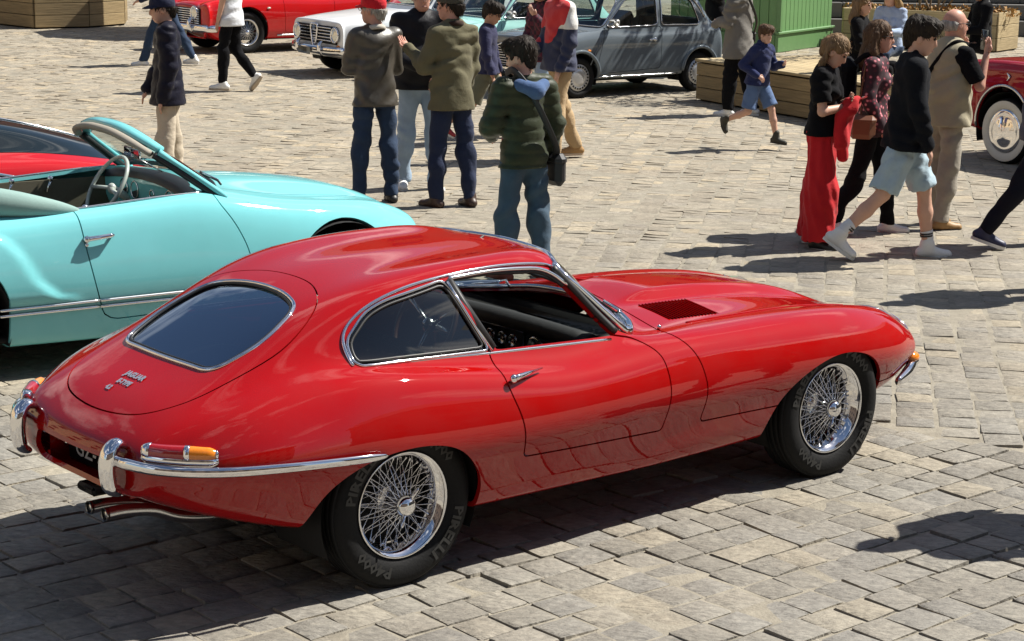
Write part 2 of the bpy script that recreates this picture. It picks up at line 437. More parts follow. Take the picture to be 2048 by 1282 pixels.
# ------------------------------------------------------------------ the square: bedding sheet + setts
def sett_mats():
    m, n, l, b = nmat('stone_sett'); setp(b, rough=0.78, spec=0.35)
    geo = n.new('ShaderNodeNewGeometry'); info = n.new('ShaderNodeObjectInfo')
    ad = n.new('ShaderNodeMath'); ad.operation = 'ADD'; l.new(geo.outputs['Random Per Island'], ad.inputs[0]); l.new(info.outputs['Random'], ad.inputs[1])
    fr = n.new('ShaderNodeMath'); fr.operation = 'FRACT'; l.new(ad.outputs[0], fr.inputs[0])
    base = ramp(n, l, fr.outputs[0], (0.0, (0.205, 0.193, 0.170)), (0.3, (0.240, 0.226, 0.199)), (0.55, (0.222, 0.214, 0.198)), (0.8, (0.268, 0.250, 0.217)), (1.0, (0.295, 0.266, 0.213)))
    tc = n.new('ShaderNodeTexCoord'); wp = geo.outputs['Position']
    def wn(s, d, r=0.6, st=None):
        t = n.new('ShaderNodeTexNoise'); t.inputs['Scale'].default_value = s; t.inputs['Detail'].default_value = d; t.inputs['Roughness'].default_value = r
        if st:
            mp = n.new('ShaderNodeMapping'); mp.inputs['Scale'].default_value = st; mp.inputs['Rotation'].default_value = (0, 0, 0.5); l.new(wp, mp.inputs[0]); l.new(mp.outputs[0], t.inputs['Vector'])
        else: l.new(wp, t.inputs['Vector'])
        return t.outputs['Fac']
    v = mixc(n, l, ramp(n, l, wn(20, 8, 0.62, (1, 1.7, 1)), (0.34, 0.0), (0.68, 1.0)), (0.68, 0.67, 0.66), (1.2, 1.18, 1.14))
    c = mixc(n, l, 0.85, base, v, 'MULTIPLY')
    v2 = mixc(n, l, ramp(n, l, wn(1.3, 5), (0.35, 0.0), (0.7, 1.0)), (0.82, 0.80, 0.78), (1.1, 1.1, 1.08)); c = mixc(n, l, 0.9, c, v2, 'MULTIPLY')
    # sand worked into the hollows
    c = mixc(n, l, ramp(n, l, wn(17, 6, 0.7), (0.58, 0.0), (0.72, 0.35)), c, (0.37, 0.33, 0.26))
    # farther up, lighter warmer tint: sandier stone plus view-angle brightness put into the colour
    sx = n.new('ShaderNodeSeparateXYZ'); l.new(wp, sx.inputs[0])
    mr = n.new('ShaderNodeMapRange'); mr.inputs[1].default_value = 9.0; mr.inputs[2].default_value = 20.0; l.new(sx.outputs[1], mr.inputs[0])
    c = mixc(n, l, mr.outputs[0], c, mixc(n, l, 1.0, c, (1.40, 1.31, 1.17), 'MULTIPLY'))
    c = mixc(n, l, ramp(n, l, wn(.55, 7, .62), (0.56, 0.0), (0.68, 0.30)), c, mixc(n, l, 1.0, c, (.62, .60, .58), 'MULTIPLY'))      # worn, oily patches
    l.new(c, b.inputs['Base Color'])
    h = n.new('ShaderNodeMath'); h.operation = 'MULTIPLY_ADD'; h.inputs[1].default_value = 0.55; l.new(wn(34, 5, .6, (1, 2.0, 1)), h.inputs[0]); l.new(wn(13, 4, 0.5, (1, 1.8, 1)), h.inputs[2])
    bump(n, l, b, h.outputs[0], 0.8, 0.022)
    s, n, l, b = nmat('jointing_sand'); setp(b, rough=0.95, spec=0.2)
    f = noise(n, l, 6, 8, 0.7); l.new(ramp(n, l, f, (0.3, (0.17, 0.152, 0.122)), (0.7, (0.32, 0.29, 0.232))), b.inputs['Base Color']); bump(n, l, b, noise(n, l, 70, 5), 0.6, 0.01)
    return m, s
STONE, SAND = sett_mats()
ground = obj('ground', [(-260, -60, -0.05), (260, -60, -0.05), (260, 420, -0.05), (-260, 420, -0.05)], [(0, 1, 2, 3)], SAND, smooth=False); ground['kind'] = 'structure'

def sett_geo(w, d, rng, q=4):
    """one worn stone, centred, top near z=0: irregular outline, chamfered, lumpy top"""
    g = np.array([-1, -.86, .86, 1]) if q == 4 else np.linspace(-1, 1, q); X, Y = np.meshgrid(g, g, indexing='ij')
    X, Y = X.copy(), Y.copy()
    k = 0.05; X2 = X * np.sqrt(1 - k * Y * Y); Y2 = Y * np.sqrt(1 - k * X * X)      # rounded corners
    jx, jy = rng.normal(0, 0.020, (q, q)), rng.normal(0, 0.020, (q, q))
    sk = rng.normal(0, 0.022, 4)
    X = (X2 + jx + sk[0] * Y2) * w / 2; Y = (Y2 + jy + sk[1] * X2) * d / 2
    ed = np.maximum(np.abs(np.meshgrid(g, g, indexing='ij')[0]), np.abs(np.meshgrid(g, g, indexing='ij')[1])) > 0.99
    Z = rng.normal(0, 0.0016, (q, q)) + sk[2] * X * 0.18 + sk[3] * Y * 0.18 + np.where(ed, -0.0034 if q == 4 else -.0025, 0.0)
    top = np.stack([X, Y, Z], -1).reshape(-1, 3)
    idx = np.arange(q * q).reshape(q, q)
    F = [(idx[i, j], idx[i + 1, j], idx[i + 1, j + 1], idx[i, j + 1]) for i in range(q - 1) for j in range(q - 1)]
    rim = list(idx[:, 0]) + list(idx[-1, 1:]) + list(idx[-2::-1, -1]) + list(idx[0, -2:0:-1])
    low = top[rim] * np.array([1.035, 1.035, 0]) + np.array([0, 0, -0.075]); low2 = top[rim] * np.array([1.03, 1.03, 1]) + np.array([0, 0, -0.010])
    a = q * q; m = len(rim); V = np.vstack([top, top[rim], low])
    for i in range(m):
        j = (i + 1) % m
        F.append((a + i, a + m + i, a + m + j, a + j))
    F = [f[::-1] if False else f for f in F]
    return V, np.array(F)

def lay_setts():
    rng = np.random.default_rng(11); S = []                                 # (x, y, angle, w, d)
    inb = lambda x, y: (y > 5.2) & (y < 47) & (np.abs(x + 0.00 * y) < 0.275 * y + 1.6)
    dirb = np.array([math.cos(R(-38)), math.sin(R(-38))]); p0 = np.array([2.2, 9.56]); nb = np.array([-dirb[1], dirb[0]])   # border between the two bonds
    a = R(40.3); ca, sa = math.cos(a), math.sin(a)
    off = rng.uniform(0, .19, 400)
    i = 0
    for iv in range(-60, 200):                                              # near zone: rows along 130 deg, staggered
        v = iv * 0.182; u = -16 + off[iv % 400]
        while u < 26:
            w = rng.uniform(0.165, 0.215); x, y = (u + w / 2) * ca - v * sa, (u + w / 2) * sa + v * ca
            if inb(x, y) and (np.array([x, y]) - p0) @ nb < -0.04: S.append((x, y, a, w - 0.011, 0.171))
            u += w
    a2 = R(80.5 - 90); ca, sa = math.cos(a2), math.sin(a2)
    for iu in range(-90, 110):                                              # far zone: columns running up the square
        u = iu * 0.205; v = 4 + rng.uniform(0, .2)
        while v < 56:
            d = rng.uniform(0.17, 0.22) if rng.random() < 0.62 else rng.uniform(0.105, 0.15)
            x, y = u * ca - (v + d / 2) * sa + 0.012 * math.sin(v * 1.7 + iu), u * sa + (v + d / 2) * ca
            if inb(x, y) and (np.array([x, y]) - p0) @ nb > 0.085: S.append((x, y, a2, 0.189, d - 0.011))
            v += d
    return S
SETTS = lay_setts()
def build_setts():
    rng = np.random.default_rng(3)
    S = np.array(SETTS); n = len(S)
    # apparent size: nearest in view first
    dist = np.hypot(S[:, 0], S[:, 1]); px = np.abs(S[:, 0] / S[:, 1]) < 0.262
    inview = px & (S[:, 1] > 6.62)
    order = np.argsort(np.where(inview, dist, 1e6)); near = order[:300]; far = order[300:]
    variants = [sett_geo(1, 1, rng) for _ in range(16)]
    meshes = []
    for V, F in variants:
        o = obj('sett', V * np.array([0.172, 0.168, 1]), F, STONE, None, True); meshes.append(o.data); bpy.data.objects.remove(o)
    for i in near:
        x, y, a, w, d = S[i]
        o = bpy.data.objects.new('sett', meshes[rng.integers(16)]); COL.objects.link(o); o.parent = ground
        o.location = (x, y, rng.normal(0, 0.0035)); o.rotation_euler = (rng.normal(0, .009), rng.normal(0, .009), a + rng.integers(4) * math.pi / 2 * 0 + rng.normal(0, .02))
        o.scale = (w / 0.172, d / 0.168, 1)
    var3 = [sett_geo(1, 1, rng, 3) for _ in range(24)]; var4 = variants
    VV, FF, base = [], [], 0
    for i in far:
        x, y, a, w, d = S[i]
        V, F = (var4[rng.integers(16)] if y < 15 else var3[rng.integers(24)])
        P = V * np.array([w, d, 1]); P = P + np.array([0, 0, 1.0])[None] * 0
        tx, ty = rng.normal(0, .009 if y < 12 else .003, 2); P = P.copy(); P[:, 2] += P[:, 0] * tx + P[:, 1] * ty + rng.normal(0, .0022 if y < 12 else .0010)
        a += rng.normal(0, .02); c, s = math.cos(a), math.sin(a)
        Q = np.stack([P[:, 0] * c - P[:, 1] * s + x, P[:, 0] * s + P[:, 1] * c + y, P[:, 2]], 1)
        VV.append(Q); FF.append(F + base); base += len(Q)
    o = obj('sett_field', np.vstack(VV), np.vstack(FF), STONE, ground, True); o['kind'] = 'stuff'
    sand = [(-16, 4.5, -0.011), (16, 4.5, -0.011), (16, 50, -0.011), (-16, 50, -0.011)]
    NX, NY = 160, 230; gx, gy = np.meshgrid(np.linspace(-15, 15, NX), np.linspace(4.5, 49, NY), indexing='ij')
    z = np.interp(gy, [9.5, 12.5], [-0.0085, -0.0038]) + np.interp(gy, [9.5, 12.5], [.0050, .0028]) * (np.sin(gx * 3.1 + np.sin(gy * 2.3)) * np.sin(gy * 2.7 + 1.3 * np.sin(gx * 1.9)))
    I = np.arange(NX * NY).reshape(NX, NY)
    b = obj('joint_sand', np.stack([gx, gy, z], -1).reshape(-1, 3), np.stack([I[:-1, :-1], I[1:, :-1], I[1:, 1:], I[:-1, 1:]], -1).reshape(-1, 4), SAND, ground, True); b['kind'] = 'stuff'
build_setts()
# ------------------------------------------------------------------ houses round the square (they show in the paintwork and glass)
def facade(name, label, c, rz, width, height, storeys, cols, wallc, group=None):
    t = empty(name, (*c, 0), rz); tag(t, label, 'building')
    wm = plain(name + '_wall', wallc, 0.9, bumps=.3, scale=8, var=.15); st = plain(name + '_stone', tuple(x * .8 for x in wallc), .85, var=.2)
    mb = MB(); mb.box((-width / 2, 0, 0), (width / 2, 9, height)); mb.build('wall', wm, t, False)
    mb = MB(); V = [(-width / 2 - .4, -.5, height), (width / 2 + .4, -.5, height), (width / 2 + .4, 9.5, height), (-width / 2 - .4, 9.5, height), (-width / 2 - .4, 4.5, height + 3.6), (width / 2 + .4, 4.5, height + 3.6)]
    mb.add(V, [(0, 1, 5, 4), (2, 3, 4, 5), (1, 2, 5), (3, 0, 4), (3, 2, 1, 0)]); mb.build('roof', plain(name + '_slate', (.10, .09, .09), .7, var=.3), t, False)
    mb = MB(); mb.box((-width / 2 - .2, -.25, height - .45), (width / 2 + .2, -.003, height - .02)); mb.build('cornice', st, t, False)
    h = height / storeys; first = None
    for r in range(storeys):
        for k in range(cols):
            x = -width / 2 + width * (k + .5) / cols
            if first is None:
                a = MB(); a.box((-.72, -.10, -.12), (.72, -.004, 0)); 
                for s in (-1, 1): a.box((s * .72, -.08, 0), (s * .60, -.004, 1.9))
                a.box((-.72, -.08, 1.9), (.72, -.004, 2.05)); first = a.build('window', st, t, False)
                p = MB(); p.box((-.60, -.02, 0), (.60, -.006, 1.9)); pane = p.build('pane', plain('dark_pane', (.02, .025, .03), .05, var=.3), first, False)
                o = first
            else: o = link_copy(first, t)
            o.location = (x, 0, r * h + .95)
facade('stone_house', 'long dark brick house across the near side of the square', (3, -15), math.pi, 46, 12.5, 3, 12, (.13, .095, .075))
facade('brick_house', 'red brick house row along the far side of the square', (-6, 66), 0, 60, 13, 3, 16, (.36, .15, .09))
facade('sky_block_house', 'unseen grey stone house added on the right to block sky light', (31, 20), -math.pi / 2, 60, 12, 3, 15, (.22, .20, .17))  # out-of-view house added to block sky light and deepen the shadows
facade('plaster_house', 'ochre plaster house along the left side of the square', (-34, 22), math.pi / 2, 52, 12, 3, 13, (.48, .36, .22))
# ------------------------------------------------------------------ wheels
def tyre_mesh(Ro, Ri, w, grooves=True, n=72, white=False):
    """lathe about y, outer face towards -y; profile (radius, y)"""
    h = w / 2; sh = h * 0.78
    pr = [(Ri, h * .62), (Ri + .006, h * .74), (Ri + (Ro - Ri) * .35, h * .97), (Ri + (Ro - Ri) * .62, h), (Ro - .022, h * .93), (Ro - .007, sh)]
    tread = []
    if grooves:
        ys = np.linspace(-sh, sh, 6)
        for a, b in zip(ys[:-1], ys[1:]):
            tread += [(Ro - .007, b), (Ro, b - .004), (Ro + .001, (a + b) / 2), (Ro, a + .004), (Ro - .007, a)]
    else: tread = [(Ro, sh * .7), (Ro + .001, 0), (Ro, -sh * .7)]
    pr2 = [(r, -y) for r, y in pr[::-1]]
    return lathe(pr + tread + pr2, n, 'y')

def sidewall_text(mb, txt, rad, size, a_mid, y, spread=1.0, m=0):
    """letters bent round the tyre on its outer face"""
    V, F = text_mesh(txt, size, 1, 0.002)
    V = V.copy(); ang = a_mid + V[:, 0] * spread / rad; r = rad + V[:, 1]
    P = np.stack([r * np.cos(ang) * -1, np.full(len(V), y) - 0.0, r * np.sin(ang)], 1)
    mb.add(P, F, m)

def wire_wheel(parent, loc, side, text=True, R0=0.325, name='wheel', detail=1.0, tw=0.19, rimr=0.205):
    """side -1: outer face towards -y"""
    w = empty(name, loc, 0 if side < 0 else math.pi, parent)
    V, F = tyre_mesh(R0, rimr - .006, tw); t = obj('tyre', V, F, RUBBER, w)
    if text:
        mb = MB()
        y = -tw / 2 - 0.0015; rr = (R0 + rimr) / 2 - .004
        for a, tx in ((R(35), 'PIRELLI'), (R(215), 'PIRELLI'), (R(125), 'P4000'), (R(305), 'P4000')): mb = MB(); sidewall_text(mb, tx, rr, 0.060, a, y, 1.22); mb.build('tyre_lettering', LETTER, t, False)
    h = tw / 2
    mb = MB()
    rp = [(rimr - .004, -h * .80), (rimr + .003, -h * .86), (rimr + .006, -h * .80), (rimr, -h * .72), (rimr - .012, -h * .70), (rimr - .016, -h * .35), (rimr - .030, -h * .25), (rimr - .033, .0),
          (rimr - .030, h * .3), (rimr - .015, h * .5), (rimr - .01, h * .85), (rimr - .004, h * .85), (rimr - .006, h * .4)]
    mb.lathe(rp, 64); mb.build('rim', CHROME, w)
    # laced spokes: outer row from the hub nose, inner rows from the hub flange
    mb = MB(); rng = random.Random(5)
    def row(k, hub_r, hub_y, rim_r, rim_y, sw, ph):
        for i in range(k):
            s = 1 if i % 2 else -1; a0 = 2 * math.pi * i / k + ph; a1 = a0 + s * sw
            p, q = (hub_r * math.cos(a0), hub_y, hub_r * math.sin(a0)), (rim_r * math.cos(a1), rim_y, rim_r * math.sin(a1))
            mb.tube([p, q], 0.0021, 4, cap=False)
            mb.tube([np.array(q) * .93 + np.array(p) * .07, q], 0.0042, 4, cap=False)    # nipple
    row(36, .036, -h * .82, rimr - .031, .0, R(24), 0.02); row(36, .054, h * .25, rimr - .028, -h * .30, R(32), .09); row(0, .05, 0, .1, 0, 0, 0)
    sp = mb.build('spoke_lacing', CHROME, w, True); sp['kind'] = 'stuff'
    mb = MB(); mb.lathe([(.0, h * .55), (.058, h * .5), (.062, h * .2), (.054, h * .1), (.034, -h * .2), (.034, -h * .86), (.038, -h * .92), (.0, -h * .9)], 28); mb.build('hub', CHROME, w)
    # knock-off spinner with two ears
    mb = MB(); y0 = -h * .92
    mb.lathe([(.0, y0 - .036), (.014, y0 - .035), (.028, y0 - .030), (.037, y0 - .020), (.042, y0 - .006), (.043, y0 + .004), (.036, y0 + .01), (0, y0 + .01)], 28)
    for s in (1, -1):
        a = R(62); d = np.array([math.cos(a), 0, math.sin(a)]) * s
        mb.tube([d * .028 + [0, y0 - .012, 0], d * .052 + [0, y0 - .020, 0], d * .075 + [0, y0 - .030, 0], d * .082 + [0, y0 - .033, 0]], [.014, .012, .010, .004], 8, flat=.55, up=(0, 1, 0))
    mb.build('spinner', CHROME, w)
    mb = MB(); mb.lathe([(0, h * .62), (.125, h * .6), (.14, h * .7), (.14, h * 1.1), (0, h * 1.1)], 32); mb.build('brake_disc', BLACK, w)
    mb = MB(); mb.lathe([(.06, h * .25), (rimr - .034, h * .22)], 40); mb.build('wheel_back', VOID, w)
    return w
LETTER = plain('raised_lettering', (0.024, 0.024, 0.0235), 0.55, var=0.3)

def arch_liner(mb, x, z, r, y0, y1, a0=-10, a1=190):
    """dark half drum inside a wheel arch"""
    V, F = [], []; n = 24
    for j in range(n + 1):
        a = R(a0 + (a1 - a0) * j / n)
        for y in (y0, y1): V.append((x + r * math.cos(a), y, z + r * math.sin(a)))
    for j in range(n): F.append((2 * j, 2 * j + 1, 2 * j + 3, 2 * j + 2))
    b = len(V); V.append((x, y1, z))
    for j in range(n): F.append((2 * j + 1, 2 * j + 3, b))
    mb.add(V, F)

# ------------------------------------------------------------------ red fastback coupe
def coupe():
    RED = paint('red_paint', (0.325, 0.0028, 0.0028), 0.3); BLK = VOID
    car = empty('sports_coupe', CAR_POS, CAR_RZ)
    tag(car, 'glossy red fastback sports coupe with chrome wire wheels nearest the viewer', 'car')
    # half sections: rails k0 (centre top) .. k9 (centre underneath)
    T = [
     # tail tip
     [(-1.020, 0, .535)] * 10,
     [(-1.012, 0, .610), (-1.010, .15, .608), (-1.005, .27, .598), (-.998, .36, .585), (-.990, .415, .563), (-.985, .430, .535), (-.985, .410, .495), (-.985, .35, .465), (-.990, .20, .455), (-.990, 0, .455)],
     [(-.945, 0, .682), (-.945, .17, .680), (-.943, .32, .672), (-.940, .43, .658), (-.935, .490, .628), (-.93, .533, .568), (-.93, .510, .515), (-.93, .46, .470), (-.93, .30, .43), (-.93, 0, .425)],
     [(-.820, 0, .765), (-.820, .20, .762), (-.82, .36, .752), (-.82, .478, .730), (-.82, .570, .684), (-.82, .645, .588), (-.82, .615, .505), (-.82, .57, .432), (-.82, .38, .39), (-.82, 0, .38)],
     [(-.640, 0, .843), (-.640, .22, .840), (-.64, .405, .828), (-.64, .525, .795), (-.64, .650, .750), (-.64, .738, .600), (-.64, .700, .475), (-.64, .635, .375), (-.64, .46, .34), (-.64, 0, .33)],
     [(-.400, 0, .965), (-.400, .23, .960), (-.40, .430, .932), (-.40, .560, .866), (-.40, .695, .795), (-.40, .783, .610), (-.40, .745, .450), (-.40, .690, .325), (-.40, .54, .285), (-.40, 0, .285)],
     [(-.150, 0, 1.075), (-.150, .25, 1.067), (-.15, .475, 1.030), (-.15, .605, .880), (-.15, .722, .824), (-.15, .808, .615), (-.15, .775, .450), (-.15, .730, .305), (-.15, .60, .265), (-.15, 0, .265)],
     [(.120, 0, 1.140), (.120, .26, 1.130), (.12, .505, 1.102), (.12, .630, .858), (.12, .735, .814), (.12, .820, .605), (.12, .790, .445), (.12, .738, .292), (.12, .60, .25), (.12, 0, .25)],
     [(.430, 0, 1.166), (.430, .27, 1.155), (.43, .500, 1.133), (.43, .634, .846), (.43, .752, .775), (.43, .826, .590), (.43, .795, .440), (.43, .742, .287), (.43, .60, .245), (.43, 0, .245)],
     [(.710, 0, 1.170), (.705, .27, 1.160), (.68, .490, 1.136), (.70, .636, .832), (.70, .766, .738), (.70, .828, .583), (.70, .797, .438), (.70, .742, .284), (.70, .60, .245), (.70, 0, .245)],
     [(1.050, 0, 1.150), (1.025, .27, 1.142), (.922, .485, 1.110), (.92, .640, .820), (.92, .768, .732), (.92, .826, .580), (.92, .792, .437), (.92, .740, .282), (.92, .60, .245), (.92, 0, .245)],
     [(1.255, 0, 1.015), (1.225, .29, 1.000), (1.100, .525, .958), (1.10, .642, .812), (1.10, .766, .733), (1.10, .822, .578), (1.10, .785, .436), (1.10, .737, .280), (1.10, .60, .245), (1.10, 0, .245)],
     [(1.425, 0, .872), (1.395, .31, .850), (1.270, .565, .808), (1.30, .640, .800), (1.30, .758, .738), (1.30, .812, .578), (1.30, .777, .434), (1.30, .732, .278), (1.30, .60, .245), (1.30, 0, .245)],
     [(1.560, 0, .840), (1.560, .31, .826), (1.545, .515, .796), (1.55, .622, .792), (1.55, .742, .745), (1.55, .800, .580), (1.55, .767, .433), (1.55, .725, .277), (1.55, .58, .245), (1.55, 0, .245)],
     [(1.900, 0, .832), (1.900, .29, .818), (1.90, .475, .790), (1.90, .600, .785), (1.90, .722, .738), (1.90, .786, .580), (1.90, .757, .433), (1.90, .715, .278), (1.90, .56, .25), (1.90, 0, .25)],
     [(2.300, 0, .798), (2.300, .27, .788), (2.30, .450, .772), (2.30, .580, .775), (2.30, .706, .728), (2.30, .775, .578), (2.30, .745, .432), (2.30, .700, .290), (2.30, .54, .26), (2.30, 0, .26)],
     [(2.650, 0, .738), (2.650, .25, .735), (2.65, .425, .733), (2.65, .550, .750), (2.65, .675, .702), (2.65, .752, .565), (2.65, .720, .430), (2.65, .665, .315), (2.65, .50, .29), (2.65, 0, .29)],
     [(2.950, 0, .665), (2.950, .21, .667), (2.95, .365, .675), (2.95, .490, .700), (2.95, .610, .652), (2.95, .690, .540), (2.95, .660, .425), (2.95, .600, .340), (2.95, .42, .32), (2.95, 0, .32)],
     [(3.190, 0, .598), (3.190, .17, .600), (3.185, .305, .612), (3.175, .412, .625), (3.16, .520, .590), (3.145, .598, .510), (3.145, .570, .420), (3.15, .50, .362), (3.16, .32, .345), (3.17, 0, .345)],
     [(3.335, 0, .545), (3.335, .14, .547), (3.325, .25, .553), (3.31, .340, .553), (3.285, .420, .525), (3.27, .475, .475), (3.27, .450, .422), (3.28, .38, .388), (3.30, .24, .375), (3.31, 0, .375)],
     [(3.405, 0, .455)] * 10,
    ]
    T = np.array(T, float)
    # ease both ends so that they close roundly
    G = loft(T, 14, 12, 3)
    # raised centre of the bonnet
    x, y = G[..., 0], np.abs(G[..., 1]); up = (np.arange(G.shape[1]) < 3.4 * 12)[None, :]
    sm = lambda t: np.clip(t, 0, 1) ** 2 * (3 - 2 * np.clip(t, 0, 1))
    wid = np.interp(x, [1.3, 2.2, 3.2], [.20, .17, .09])
    G[..., 2] += up * 0.04 * (1 - sm((y - wid) / .06)) * sm((x - 1.50) / .30) * (1 - sm((x - 2.55) / .62))
    # sharp weld seam along each wing top
    S = Sh.grid(G)
    c = S.V.mean(0); flip = ((S.N * (S.V - [c[0], 0, .5])).sum(1)).mean() < 0
    if flip: S = Sh.grid(G, True)
    S = S.mirror()
    xz = lambda s: s.V[:, [0, 2]]
    # wheel arches
    rear = catmull([(-.455, .20), (-.43, .345), (-.35, .475), (-.20, .555), (.0, .578), (.17, .545), (.285, .450), (.335, .35), (.33, .20)], 8)
    front = catmull([(1.965, .15), (1.985, .31), (2.075, .455), (2.23, .550), (2.44, .592), (2.64, .555), (2.775, .45), (2.825, .335), (2.825, .15)], 8)
    def arch(s, poly): return psdf(xz(s), poly, np.abs(s.V[:, 1]) > .40)
    S = S.clip(arch(S, rear)); S = S.clip(arch(S, front))
    # ---- openings
    quarter = catmull([(-.170, .915), (-.185, .955), (-.150, 1.008), (-.065, 1.052), (.05, 1.085), (.19, 1.112), (.325, 1.125), (.395, .99), (.462, .860), (.25, .868), (.02, .880), (-.115, .888)], 6, True)
    quarter = fillet([(-.155, .872), (-.155, .950), (-.040, 1.043), (.06, 1.077), (.345, 1.124), (.476, .850), (.08, .864), (-.10, .868)], [.04, .09, .12, .15, .02, .02, .2, .06], 6)
    drv = fillet([(.375, 1.126), (.62, 1.135), (.892, 1.114), (1.155, .822), (.505, .848)], [.015, .2, .10, .02, .02], 7)
    side = np.abs(S.V[:, 1]) > .42
    S = S.clip(psdf(xz(S), drv, side)); side = np.abs(S.V[:, 1]) > .42
    S, q = S.cut(psdf(xz(S), quarter, side), 0.0)
    # windscreen: between the header and the cowl, seen from above
    ws = fillet([(1.072, -.0), (1.050, -.27), (.955, -.472), (1.265, -.572), (1.400, -.36), (1.440, .0), (1.400, .36), (1.265, .572), (.955, .472), (1.050, .27)], [.1, .1, .03, .04, .2, .2, .2, .04, .03, .1], 6)
    top = S.N[:, 2] > 0.2
    S, wsg = S.cut(psdf(S.V[:, :2], ws, top), 0.0)
    # tailgate with its window
    hatch = catmull([(-.035, 0), (-.06, .20), (-.17, .375), (-.36, .455), (-.60, .440), (-.78, .385), (-.885, .25), (-.918, 0), (-.885, -.25), (-.78, -.385), (-.60, -.440), (-.36, -.455), (-.17, -.375), (-.06, -.20)], 8, True)
    bw = fillet([(-.145, 0), (-.155, .16), (-.205, .31), (-.40, .375), (-.605, .33), (-.62, 0), (-.605, -.33), (-.40, -.375), (-.205, -.31), (-.155, -.16)], [.1, .12, .09, .09, .07, .2, .07, .09, .09, .12], 8)
    top = S.N[:, 2] > 0.15
    S, hat = S.cut(psdf(S.V[:, :2], hatch, top), 0.0030)
    hat, bwg = hat.cut(psdf(hat.V[:, :2], bw), 0.0)
    # doors and bonnet
    door = fillet([(.478, .90), (.452, .74), (.505, .58), (.522, .446), (1.298, .420), (1.318, .58), (1.302, .745), (1.245, .800), (1.118, .828), (1.10, .90)], [.01, .06, .1, .02, .02, .1, .10, .04, .01, .01], 5)
    S, dr = S.cut(psdf(xz(S), door, np.abs(S.V[:, 1]) > .40), 0.0036)
    # bonnet: everything ahead of its rear shut line (side view), above the sill line
    bon = fillet([(1.372, 1.2), (1.385, .860), (1.500, .735), (1.548, .55), (1.532, .418), (3.6, .37), (3.6, 1.2)], [.01, .06, .12, .08, .02, .01, .01], 6)
    f = S.V; bl = psdf(np.stack([f[:, 0] - 0.175 * np.clip(1 - np.abs(f[:, 1]) / .62, 0, 1), f[:, 2]], 1), bon)
    S, bo = S.cut(bl, 0.0036)
    # bonnet louvres: recess cut between bulge and wing, filled with slats
    LV = []
    for sd in (-1, 1):
        q4 = np.array([(1.62, sd * .265), (1.93, sd * .265), (1.93, sd * .475), (1.62, sd * .475)])
        bo, lv = bo.cut(psdf(bo.V[:, :2], q4, bo.N[:, 2] > .5), 0.0); LV.append((sd, lv))
    nose = fillet([(0.285, .445), (.20, .50), (-.20, .50), (-.285, .445), (-.20, .395), (.20, .395)], .06, 5)
    bo = bo.clip(psdf(bo.V[:, [1, 2]], nose, bo.V[:, 0] > 3.0))
    S = S.clip(psdf(S.V[:, [1, 2]], fillet([(-.27, .442), (.27, .442), (.325, .51), (.27, .578), (-.27, .578), (-.325, .51)], .03, 4), S.V[:, 0] < -.8))
    S.plus(S.lip(.02)).build('body', RED, car)
    mb = MB(); V = [(x, y, z) for x in (-.94, -.845) for y, z in ((-.31, .425), (.31, .425), (.31, .60), (-.31, .60))]; mb.add(V, [(4, 5, 6, 7), (0, 1, 5, 4), (1, 2, 6, 5), (2, 3, 7, 6), (3, 0, 4, 7)]); mb.build('plate_recess', RED, car, False)
    for sd in (-1, 1):
        d = dr.clip(dr.V[:, 1] * sd); d.plus(d.lip(.02)).build('door', RED, car)
    bonnet = bo.plus(bo.lip(.02)).build('bonnet', RED, car)
    hatch_o = hat.plus(hat.lip(.02)).build('tailgate', RED, car)
    # glazing, set slightly in
    def pane(s, name, mat, parent, d=-.006): return s.shift(d).build(name, mat, parent)
    for sd in (-1, 1): pane(q.clip(q.V[:, 1] * sd), 'quarter_window', GLASS_DARK, car)
    pane(wsg, 'windscreen', WSGLASS, car); pane(bwg, 'rear_window', BWGLASS, hatch_o)
    # chrome surrounds
    def frames(s, name, r, mat, parent, off=.002, flat=1.0):
        mb = MB()
        for lp in s.loops()[:1]:
            P = s.V[lp] + s.N[lp] * off; k = max(1, len(P) // 140); P = P[::k]
            for _ in range(2): P = (np.roll(P, 1, 0) + 2 * P + np.roll(P, -1, 0)) / 4
            mb.tube(P, r, 8, True, flat=flat, up=None)
        return mb.build(name, mat, parent)
    for sd in (-1, 1):
        h = q.clip(q.V[:, 1] * sd); frames(h, 'window_surround', .0062, CHROME, car); frames(h.clip(-psdf(xz(h), quarter) - .014), 'window_seal', .006, BLACK, car, 0.0)
    frames(bwg, 'rear_window_surround', .0085, CHROME, hatch_o); frames(bwg.clip(-psdf(bwg.V[:, :2], bw) - .013), 'rear_window_seal', .006, BLACK, hatch_o, 0)
    frames(wsg, 'windscreen_surround', .011, CHROME, car)
    full = Sh(np.vstack([S.V, dr.V, q.V, bo.V, hat.V]), np.zeros((0, 3), int), np.vstack([S.N, dr.N, q.N, bo.N, hat.N]))
    for sd in (-1, 1):
        k = np.array([1, -sd, 1.0])
        # driver's window: bright frame with a black channel inside
        P = drv[:]; pts = []
        P3, N3 = full.at(P[:, 0], P[:, 1], -1)
        # straight interpolation of y between belt and roof edge for a clean line
        yy = np.interp(P[:, 1], [.82, 1.14], [.640, .497]); P3 = np.stack([P[:, 0], -yy, P[:, 1]], 1)
        m = ~((P[:, 1] < .856) & (P[:, 0] > .49))
        i0 = np.argmax(m & ~np.roll(m, 1)); Q = np.roll(P3, -i0, 0)[:m.sum()]
        mb = MB(); mb.tube((Q + [0, .004, 0]) * k, .009, 8); mb.build('door_window_frame', CHROME, car)
        mb = MB(); Qi = Q.copy(); cen = np.array([.72, -.56, .99]); Qi = Qi + (cen - Qi) / np.linalg.norm(cen - Qi, axis=1)[:, None] * .016
